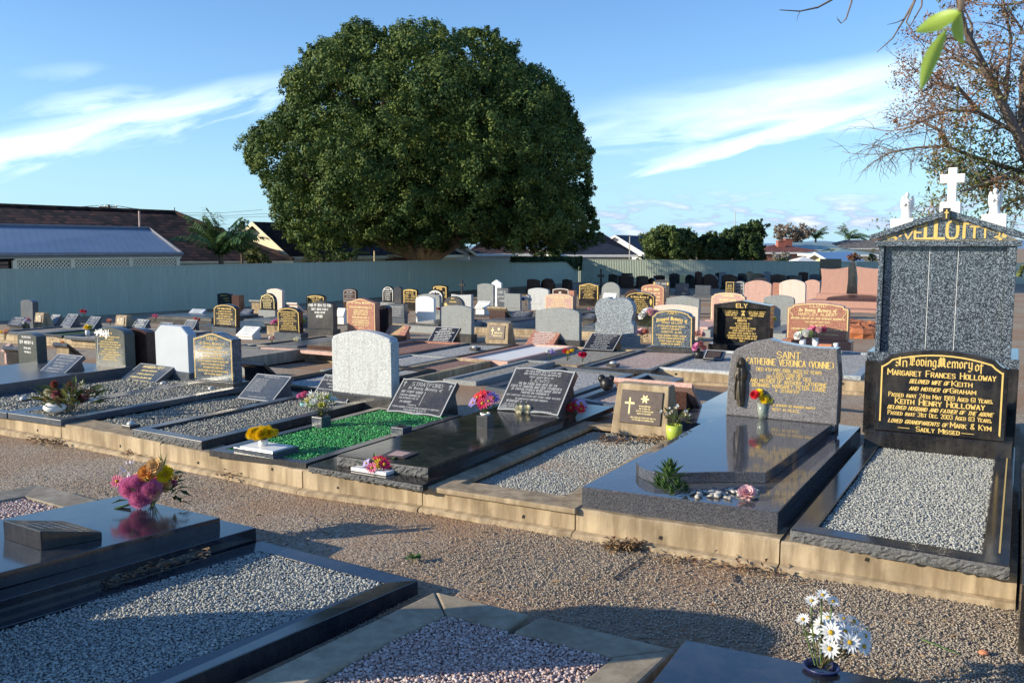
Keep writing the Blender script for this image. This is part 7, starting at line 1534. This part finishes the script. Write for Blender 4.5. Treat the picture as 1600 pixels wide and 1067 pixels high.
# ---------------------------------------------------------------- trees
def leaf_cloud(name, C, Nrm, size, mat, parent, aspect=.45, spread=.7):
    """C (n,3) leaf centres, Nrm outward directions; each leaf a small folded diamond"""
    n = len(C); u = Nrm + rng.normal(size=(n, 3)) * spread; u /= np.linalg.norm(u, axis=1)[:, None]
    d = np.cross(u, rng.normal(size=(n, 3))); d /= np.linalg.norm(d, axis=1)[:, None]; s = np.cross(u, d)
    L = size * rng.uniform(.6, 1.3, (n, 1)); w = L * aspect
    V = np.stack([C - d*L*.5, C + s*w*.5 + u*L*.1, C + d*L*.5, C - s*w*.5 + u*L*.1], 1).reshape(-1, 3)
    Fq = np.arange(n * 4).reshape(n, 4); return fast_mesh(name, V, Fq, mat, parent)
def crown_pts(lobes, per, shell=.35):
    """lobes: list of (centre, radius). leaves gather in small tufts over each lobe"""
    Cs = []; Ns = []
    for c, r in lobes:
        n = max(8, int(per * r * r)); nt = max(6, n // 44)
        d = rng.normal(size=(nt, 3)); d[:, 2] += .25; d /= np.linalg.norm(d, axis=1)[:, None]
        tc_ = np.array(c) + d * r * rng.uniform(1 - shell, 1.05, (nt, 1)); k = rng.integers(0, nt, n)
        off = np.clip(rng.normal(size=(n, 3)), -1.7, 1.7) * r * .15
        Cs.append(tc_[k] + off); nn_ = d[k] * .7 + off / (r * .15) * .45; Ns.append(nn_ / np.linalg.norm(nn_, axis=1)[:, None])
    return np.concatenate(Cs), np.concatenate(Ns)
def limb(m, p0, p1, r0, r1, sag=.1, n=7):
    p0, p1 = Vector(p0), Vector(p1); L = (p1 - p0).length; pts = []
    j = Vector((random.uniform(-1, 1), random.uniform(-1, 1), random.uniform(-.3, .6))) * L * sag
    for i in range(6): t = i / 5; pts.append(p0.lerp(p1, t) + j * math.sin(math.pi * t))
    m.tube(pts, [r0 + (r1 - r0) * i / 5 for i in range(6)], n); return pts
def poly_in(px, py, poly): return in_poly(np.array([px]), np.array([py]), poly)[0]
BIG = [(383, 226), (402, 205), (440, 180), (452, 150), (447, 124), (480, 105), (472, 88), (510, 62), (540, 62), (556, 42), (596, 56), (640, 38), (700, 52), (760, 47), (802, 72), (798, 95), (850, 112), (888, 150), (886, 172), (912, 192), (906, 212), (926, 236), (912, 262), (928, 290), (914, 312), (930, 345), (936, 374), (900, 384), (850, 390), (810, 384), (770, 384), (720, 376), (690, 386), (640, 386), (600, 380), (560, 384), (510, 386), (470, 380), (440, 360), (428, 335), (420, 300), (402, 268), (385, 245)]
def big_tree():
    Y0 = 47.; cx, cy = 665, 240; base = at(658, 410, Y0); base.z = -.6
    o = thing('fig_tree', 'huge dark round-crowned fig tree behind the fence, dominating the view', 'tree', tuple(base)); org = np.array(base)
    lob = []; tries = 0
    front = []
    def edge_dist(px, py):      # signed distance in pixels to the crown's outline, positive inside
        best = 1e9; ins_ = False; n = len(BIG)
        for i in range(n):
            (x0, y0), (x1, y1) = BIG[i], BIG[(i+1) % n]; dx, dy = x1 - x0, y1 - y0
            t = max(0, min(1, ((px - x0) * dx + (py - y0) * dy) / (dx * dx + dy * dy))); best = min(best, math.hypot(px - x0 - dx * t, py - y0 - dy * t))
            if (y0 > py) != (y1 > py) and px < (x1 - x0) * (py - y0) / (y1 - y0) + x0: ins_ = not ins_
        return best if ins_ else -best
    while len(lob) < 290 and tries < 9000:
        tries += 1; px, py = random.uniform(375, 940), random.uniform(36, 400); e = edge_dist(px, py)
        if e < 12: continue
        rho = max(0, 1 - e / 175.); dep = math.sqrt(max(0, 1 - rho * rho)) * 8.5
        kind = 'front' if tries < 4500 else 'fill' if len(lob) < 230 else 'back'
        if kind == 'front' and len(front) > 150: kind = 'fill'
        r = random.uniform(.8, 1.75) if kind == 'front' else random.uniform(.9, 1.5)
        Yl = Y0 + {'front': -dep * random.uniform(.84, 1.05), 'fill': -dep * random.uniform(.1, .6), 'back': dep * random.uniform(.4, 1.)}[kind]
        r = min(r, e / FP * Yl / .92)
        if r < .35: continue
        c = np.array(at(px, py, Yl)) - org
        if kind == 'front':
            if any(np.linalg.norm(c - c2) < .84 * (r + r2) for c2, r2 in front): continue
            front.append((c, r))
        lob.append((tuple(c), r))
    for i in range(26): lob.append((tuple(np.array(at(random.uniform(470, 915), random.uniform(345, 368), Y0 + random.uniform(-6, 3))) - org), random.uniform(.6, 1.)))
    for i in range(70):
        t_ = random.uniform(0, 6.28); u_ = random.uniform(0, .62) ** .5; lob.append((tuple(np.array(at(cx + 15 + 225 * u_ * math.cos(t_), cy + 20 + 140 * u_ * math.sin(t_), Y0 + random.uniform(-2.2, 3.5))) - org), random.uniform(1.1, 1.6)))
    # small sprays round the outline break the edge up
    for i in range(len(BIG)):
        for t in (0, .2, .4, .6, .8):
            a_, b_ = BIG[i], BIG[(i+1) % len(BIG)]; px, py = a_[0] + (b_[0]-a_[0])*t, a_[1] + (b_[1]-a_[1])*t
            r = random.choice((.25, .4, .55, .75)); ins_ = r / Y0 * FP * random.uniform(.35, 1.2); q_ = math.hypot(cx - px, cy - py); px += (cx - px) / q_ * ins_; py += (cy - py) / q_ * ins_
            lob.append((tuple(np.array(at(px, py, Y0 + random.uniform(-1.5, 1.5))) - org), r))
    Cn, Nn = crown_pts(lob, 1150, .22); leaf_cloud('crown', Cn, Nn, .155, 'fig_leaf', o, .55, .38)
    m = MB(); cen = Vector((0, 0, 6.2))
    m.tube([(0, 0, -.3), (.05, 0, .6), (-.1, .1, 1.5), (0, .2, 2.6)], [.95, .62, .55, .6], 12)
    for k in range(6): t = k * 1.05; m.tube([(.9 * math.cos(t), .9 * math.sin(t), -.3), (.6 * math.cos(t), .6 * math.sin(t), .4), (.25 * math.cos(t), .25 * math.sin(t), 1.6)], [.28, .2, .1], 8)
    m.build('trunk', 'fig_bark', o)
    m = MB()
    for k in range(34):
        c, r = random.choice(lob[:210]); s = Vector((random.uniform(-.3, .3), random.uniform(-.3, .3), random.uniform(1.3, 2.6))); limb(m, s, Vector(c) * .92 + Vector((0, 0, .2)), .3, .06, .12)
    m.build('limbs', 'fig_bark', o)
big_tree()
def bush(name, label, px0, px1, pyb, pyt, Y, mat, lob_n=26, size=.22, dens=160, cat='tree', trunk=True, shape='round', lr=(.16, .3), tm='bark', bare=0.):
    cxp = (px0 + px1) / 2; B = at(cxp, pyb, Y); T_ = at(cxp, pyt, Y); w = (px1 - px0) / FP * Y / 2; zb = B.z; hh = T_.z - B.z
    o = thing(name, label, cat, (B.x, Y, -.6)); lob = []
    for i in range(lob_n):
        while True:
            u, v, d = random.uniform(-1, 1), random.uniform(0, 1), random.uniform(-1, 1)
            lim = {'round': math.sqrt(max(0, 1 - (2*v - 1)**2 * .9)), 'dome': math.sqrt(max(0, 1 - v*v*.95)), 'cone': 1 - v*.75, 'box': 1 - .25 * v ** 3, 'umbrella': min(1, .25 + 1.3 * v) * math.sqrt(max(0, 1 - max(0, v - .6)**2 * 5))}[shape]
            if u*u + d*d < lim*lim and (u*u + d*d > lim*lim*.25 or random.random() < .3): break
        r = random.uniform(*lr) * min(w, hh); lob.append(((u * max(w - r*.8, .1), d * max(w - r*.8, .1) * .8, zb + .6 + r * .6 + v * max(hh - r * 1.6, .05)), r))
    Cn, Nn = crown_pts(lob, dens / 230 * 15. / (size * size * .3), .5); leaf_cloud('crown', Cn, Nn, size, mat, o, .5, .7)
    m = MB(); m.tube([(0, 0, -.1), (.03 * w, 0, (zb + .6) * .6), (0, 0, zb + .6 + hh * .3)], [max(.05, w * .07), max(.04, w * .06), .03], 7)
    for c, r in random.sample(lob, min(len(lob), 10)): limb(m, (0, 0, (zb + .6) * .7 + hh * .1), c, max(.03, w * .03), .012, .1, 5)
    m.build('trunk', tm, o); return o
bush('tree', 'broad light green tree behind the back fence, right of the navy roof', 998, 1094, 408, 350, 66, 'bush_leaf', 90, .24, 260, lr=(.22, .4))
bush('tree', 'dark green bushy tree in the hedge behind the back fence, left part', 1084, 1136, 408, 361, 66, 'dark_bush_leaf', 60, .22, 240, shape='box', lr=(.32, .5))
bush('tree', 'taller dark green tree in the middle of the hedge behind the back fence', 1112, 1168, 408, 353, 67, 'dark_bush_leaf', 60, .22, 240, shape='box', lr=(.32, .5))
bush('tree', 'dark green tree at the right end of the hedge behind the back fence', 1146, 1196, 408, 361, 66, 'dark_bush_leaf', 60, .22, 240, shape='box', lr=(.32, .5))
bush('tree', 'distant dark tree with an open crown above the hedge', 1144, 1204, 385, 340, 150, 'dark_bush_leaf', 30, .5, 200, shape='umbrella', lr=(.2, .34))
bush('tree', 'bare rounded greyish tree in the distance above the red roof', 1200, 1274, 384, 346, 170, 'twig_grey', 60, .4, 90, shape='umbrella', lr=(.12, .22))
bush('shrub', 'silvery white flowering shrub behind the back fence', 1196, 1246, 408, 391, 61, 'grey_leaf', 26, .14, 200, 'shrub', shape='dome')
bush('shrub', 'yellow-green low shrub under the silvery shrub', 1208, 1236, 410, 401, 60, 'olive_leaf', 14, .12, 160, 'shrub', shape='dome')
bush('shrub', 'reddish shrub behind the fence beside the obelisk', 1320, 1348, 410, 394, 62, 'red_leaf', 18, .13, 180, 'shrub', shape='dome')
bush('shrub', 'green conical shrub just left of the tall monument', 1354, 1372, 408, 386, 60, 'bush_leaf', 16, .14, 180, 'shrub', shape='cone')
bush('shrub', 'light green shrub above the fence under the right side of the big tree', 828, 886, 406, 389, 60, 'bush_leaf', 24, .16, 190, 'shrub', shape='dome')
bush('shrub', 'flowering green shrub at the left foot of the light green tree', 992, 1030, 407, 396, 63, 'bush_leaf', 16, .15, 180, 'shrub', shape='dome')
bush('shrub', 'dark shrubs below the cream gable, left of the big tree trunk', 468, 560, 410, 388, 43, 'bush_leaf', 28, .18, 190, 'shrub', shape='dome')
bush('shrub', 'green shrub between the palm and the cream gable', 372, 432, 412, 378, 40, 'olive_leaf', 26, .17, 120, 'shrub', shape='cone')
bush('tree', 'small dark tree top behind the palm', 362, 396, 372, 342, 52, 'dark_bush_leaf', 16, .2, 130, shape='round')
bush('tree', 'green tree seen behind the tall monument at the right edge', 1586, 1680, 470, 330, 22, 'olive_leaf', 40, .16, 230)
bush('tree', 'small round tree far off between the slate roof and the light green tree', 992, 1010, 376, 362, 120, 'bush_leaf', 10, .35, 140)
def palm(px, pyb, pyt, Y, R, label, n=16, er_=None):
    B = at(px, pyb, Y); T_ = at(px, pyt, Y); o = thing('palm_tree', label, 'palm', (B.x, Y, -.6)); H_ = T_.z + .6; m = MB(); m.tube([(0, 0, -.1), (.04, 0, H_ * .5), (0, 0, H_)], [R * .07, R * .055, R * .06], 8); m.build('trunk', 'bark', o); m = MB()
    for i in range(n):
        t = i * 2.4; e = random.uniform(*(er_ or (.2, 1.4))); L = R * random.uniform(.8, 1.15); h = Vector((math.cos(t), math.sin(t), 0)); pts = []
        for k in range(9): f = k / 8; pts.append(Vector((0, 0, H_)) + h * L * (f * math.cos(e) + f * f * .22) + Vector((0, 0, L * (f * math.sin(e) - f ** 3 * (.12 + .3 * math.cos(e))))))
        m.tube(pts, [R * .012 * (1 - k / 10) for k in range(9)], 4)
        for k in range(1, 9):
            for s in (-1, 1):
                for j in range(3):
                    p = pts[k-1].lerp(pts[k], (j + .5) / 3); d = (pts[k] - pts[k-1]).normalized(); sd_ = d.cross(Vector((0, 0, 1))); sd_ = sd_.normalized() if sd_.length > .01 else h
                    m.petal(p, sd_ * s * .7 + d * .6 + Vector((0, 0, -random.uniform(.4, 1.1))), Vector((0, 0, 1)), R * .3 * math.sin(math.pi * (.15 + .78 * k / 9)), R * .042, .03)
    m.build('fronds', 'palm_leaf', o)
palm(345, 412, 394, 37, 1.95, 'feathery palm in front of the long tiled roof', 30, (.6, 1.5))
palm(378, 414, 392, 38.5, .95, 'small palm tuft beside the feathery palm, just above the fence', 12)
palm(548, 410, 400, 44, .8, 'small palm tuft under the left side of the big tree', 10)
palm(1274, 388, 371, 170, 3.2, 'distant palm top left of the solar roof', 16); palm(1326, 386, 371, 190, 3.8, 'distant palm top above the grey-brown roof', 16); palm(872, 404, 396, 61, .9, 'small palm tuft over the fence next to the light green shrub', 12)
# creeper hanging over the fence
def creeper():
    o = thing('creeper', 'dark green creeper hanging over the corner of the fence beside the big tree', 'climbing plant', tuple(F1)); Cs = []
    px_of = lambda s: proj(F1 + dF * s)[0]
    for i in range(9500):
        px = random.uniform(770, 915); s = solve(lambda k: proj(F1 + dF * k)[0], px, 0, 17.6); p = F1 + (F2 - F1) * min(1, s / 17.5)
        zt_ = ztop(p, px, 406) if 0 else ztop(F1, 640, 407.5) + (ztop(F2, 904, 405) - ztop(F1, 640, 407.5)) * s / 17.5
        hang = .12 + .62 * max(0, math.sin((px - 770) * .09)) ** 2 * (px > 812) * (.5 + .5 * math.sin((px - 780) * .023) ** 2)
        z = zt_ + .16 - random.random() ** 1.4 * (hang + .16); nr = Vector((dF.y, -dF.x, 0)); Cs.append(tuple(p + nr * random.uniform(.03, .22) + Vector((0, 0, z - p.z)) - F1))
    Cs = np.array(Cs); leaf_cloud('foliage', Cs, np.tile(np.array([[.6, -.7, .1]]), (len(Cs), 1)), .13, 'dark_bush_leaf', o, .6, .7)
    m = MB()
    for k in range(14): px = random.uniform(810, 912); s = solve(lambda k_: proj(F1 + dF * k_)[0], px, 0, 17.6); p = dF * s + Vector((dF.y, -dF.x, 0)) * .1; z = ztop(F1, 640, 407.5) - F1.z; m.tube([p + Vector((0, 0, z)), p + Vector((random.uniform(-.1, .1), 0, z - .3)), p + Vector((random.uniform(-.2, .2), 0, z - random.uniform(.4, .75)))], .008, 4)
    m.build('stems', 'bark', o)
creeper()
# half bare tree at the right
def right_tree():
    Y0 = 13.5; tb = at(1640, 760, Y0); tb.z = -.15; o = thing('tree', 'half bare tree with brown dead leaves and some green at the right edge', 'tree', tuple(tb)); org = tb.copy(); m = MB(); tips = []
    def A_(px, py, dy=0.): return at(px, py, Y0 + dy) - org
    m.tube([(0, 0, 0), A_(1650, 480), A_(1636, 330)], [.2, .15, .12], 9); m.build('trunk', 'bark', o)
    m = MB()
    def grow(p, d, L, r, lvl):
        q_ = [p]; dd_ = d.copy()
        for i in range(5): dd_ = (dd_ + Vector((random.gauss(0, .16), random.gauss(0, .16), random.gauss(0, .14) - (.05 if lvl >= 3 else 0)))).normalized(); q_.append(q_[-1] + dd_ * L / 5)
        m.tube(q_, [r * (1 - .55 * i / 5) for i in range(6)], 6 if r > .02 else 4)
        if lvl >= 4 or r < .004: tips.append((q_[-1], dd_)); tips.append((q_[3], dd_)); return
        for k in range(random.choice((2, 3, 3))):
            i = random.choice((2, 3, 4, 5)); a = (dd_ + Vector((random.gauss(0, .6), random.gauss(0, .6), random.gauss(0, .5)))).normalized(); grow(q_[i], a, L * random.uniform(.55, .8), r * .5, lvl + 1)
    limbs = [[(1636, 330), (1590, 210), (1545, 120), (1505, 40), (1490, -40)], [(1590, 210), (1530, 175), (1480, 172), (1430, 195)], [(1600, 270), (1520, 245), (1478, 228), (1430, 231), (1386, 240)], [(1545, 120), (1490, 90), (1450, 95)], [(1620, 300), (1580, 270), (1530, 290), (1500, 300)], [(1600, 230), (1600, 120), (1620, 0), (1600, -60)], [(1570, 160), (1580, 60), (1560, -30)], [(1620, 320), (1590, 310), (1560, 330)], [(1530, 175), (1500, 140), (1462, 130), (1440, 145)], [(1636, 330), (1660, 250), (1640, 120)], [(1480, 228), (1470, 205), (1440, 190), (1420, 200)]]
    for li, lb in enumerate(limbs):
        pts = [A_(px, py, (li % 4 - 1.5) * .35 * (k / 2)) for k, (px, py) in enumerate(lb)]; r0 = .085 if li in (0, 5, 9) else .036
        m.tube(pts, [r0 * (1 - .7 * k / (len(pts) - 1)) for k in range(len(pts))], 7)
        for k in range(1, len(pts)):
            for j in range(5 if li not in (2, 3, 10) else 3):
                p = pts[k-1].lerp(pts[k], random.random()); d = (pts[k] - pts[k-1]).normalized(); a = (d * .8 + Vector((random.gauss(-.1, .6), random.gauss(0, .7), random.gauss(.0, .6)))).normalized(); grow(p, a, random.uniform(.35, .75), r0 * .28, 2)
    # drooping twigs of the low limb
    for k in range(16):
        px = random.uniform(1360, 1445); p = A_(px, 233 + random.uniform(-3, 6), .2); q_ = [p]; d = Vector((random.uniform(-.6, .2), 0, random.uniform(-.2, .3)))
        for i in range(6): d = (d + Vector((random.gauss(0, .25), random.gauss(0, .2), -.22))).normalized(); q_.append(q_[-1] + d * random.uniform(.06, .12))
        m.tube(q_, [.007 * (1 - i / 8) for i in range(7)], 4)
        for j in (2, 3, 4): grow(q_[j], (d + Vector((random.gauss(0, .7), 0, random.gauss(0, .5)))).normalized(), .2, .004, 4)
    m.build('branches', 'twig_bark', o)
    dry, grn = [], []; 
    for p, d in tips:
        P3 = p + org; x, y = proj(P3)
        low = y > 205 + max(0, 1500 - x) * .9
        if 1340 < x < 1475 and 205 < y < 330 and not (x > 1455): continue
        t = random.random()
        if low: 
            if t < .5: grn.append(p)
            elif t < .75: dry.append(p)
        elif t < .55 and x > 1395: dry.append(p)
        elif t < .62 and x > 1470: grn.append(p)
    for nm_, L_, mt, k, sz, hang in (('dead_leaves', dry, 'dry_leaf', 15, .06, -.9), ('green_leaves', grn, 'olive_leaf', 20, .08, -.3)):
        C0 = np.repeat(np.array([tuple(p) for p in L_]), k, 0) + rng.normal(size=(len(L_) * k, 3)) * (.055 if 'dead' in nm_ else .1)
        leaf_cloud(nm_, C0, np.tile(np.array([[0, 0, hang]]), (len(C0), 1)), sz, mt, o, .35, .5)
right_tree()
# a spray of an overhanging tree close to the camera, and bare twigs at the top edge
def overhang():
    tp = at(1500, -60, .72); o = thing('hanging_leaves', 'three green leaves of an overhanging twig close to the camera at the top right', 'leaves', tuple(tp)); A_ = lambda px, py, d=0.: at(px, py, .72 + d) - tp
    m = MB(); m.tube([A_(1520, -300), A_(1500, -60), A_(1502, 5), A_(1500, 18)], [.004, .003, .0025, .002], 6); m.build('twig', 'bark', o)
    for (x0, y0), (x1, y1), wd_ in (((1500, 18), (1431, 50), 26), ((1478, 48), (1440, 140), 24), ((1500, 20), (1507, 70), 22)):
        a, b = A_(x0, y0), A_(x1, y1, .02); d = (b - a); L = d.length; d.normalize(); s = d.cross(Vector((0, 1, 0))).normalized(); u = s.cross(d); wv = wd_ / FP * .72; m = MB(); vs = []
        n = 8
        for i in range(n + 1):
            f = i / n; w_ = wv * math.sin(math.pi * min(1, f * .93 + .04)) ** .8; c = a + d * L * f + u * .004 * math.sin(f * 3)
            for k in (-1, -.5, 0, .5, 1): vs.append(c + s * w_ * k * .5 + u * abs(k) * w_ * .18)
        m.add(vs, [(i*5+j, i*5+j+1, (i+1)*5+j+1, (i+1)*5+j) for i in range(n) for j in range(4)]); m.build('leaf', 'yellow_green_leaf', o, True)
    tp = at(1330, -80, 6.5); o = thing('bare_branch', 'bare twigs hanging into the picture at the top right', 'branch', tuple(tp)); A_ = lambda px, py, d=0.: at(px, py, 6.5 + d) - tp; m = MB()
    for pl, r in (([(1420, -140), (1330, -60), (1300, 0), (1278, 12), (1250, 18), (1218, 16)], .012), ([(1340, -60), (1330, 5), (1322, 30), (1314, 37), (1308, 30)], .008), ([(1440, -120), (1430, 0), (1413, 30), (1395, 60), (1370, 82)], .011), ([(1430, 0), (1416, 35), (1430, 55), (1448, 78)], .008), ([(1413, 30), (1400, 36), (1386, 39)], .005), ([(1445, -100), (1440, 10), (1424, 38), (1418, 45)], .008), ([(1250, 18), (1246, 27), (1245, 34)], .003), ([(1314, 37), (1307, 26)], .003)):
        m.tube([A_(x, y, random.uniform(-.05, .05)) for x, y in pl], [r * (1 - .75 * i / (len(pl) - 1)) for i in range(len(pl))], 6)
    m.build('twigs', 'twig_bark', o)
overhang()
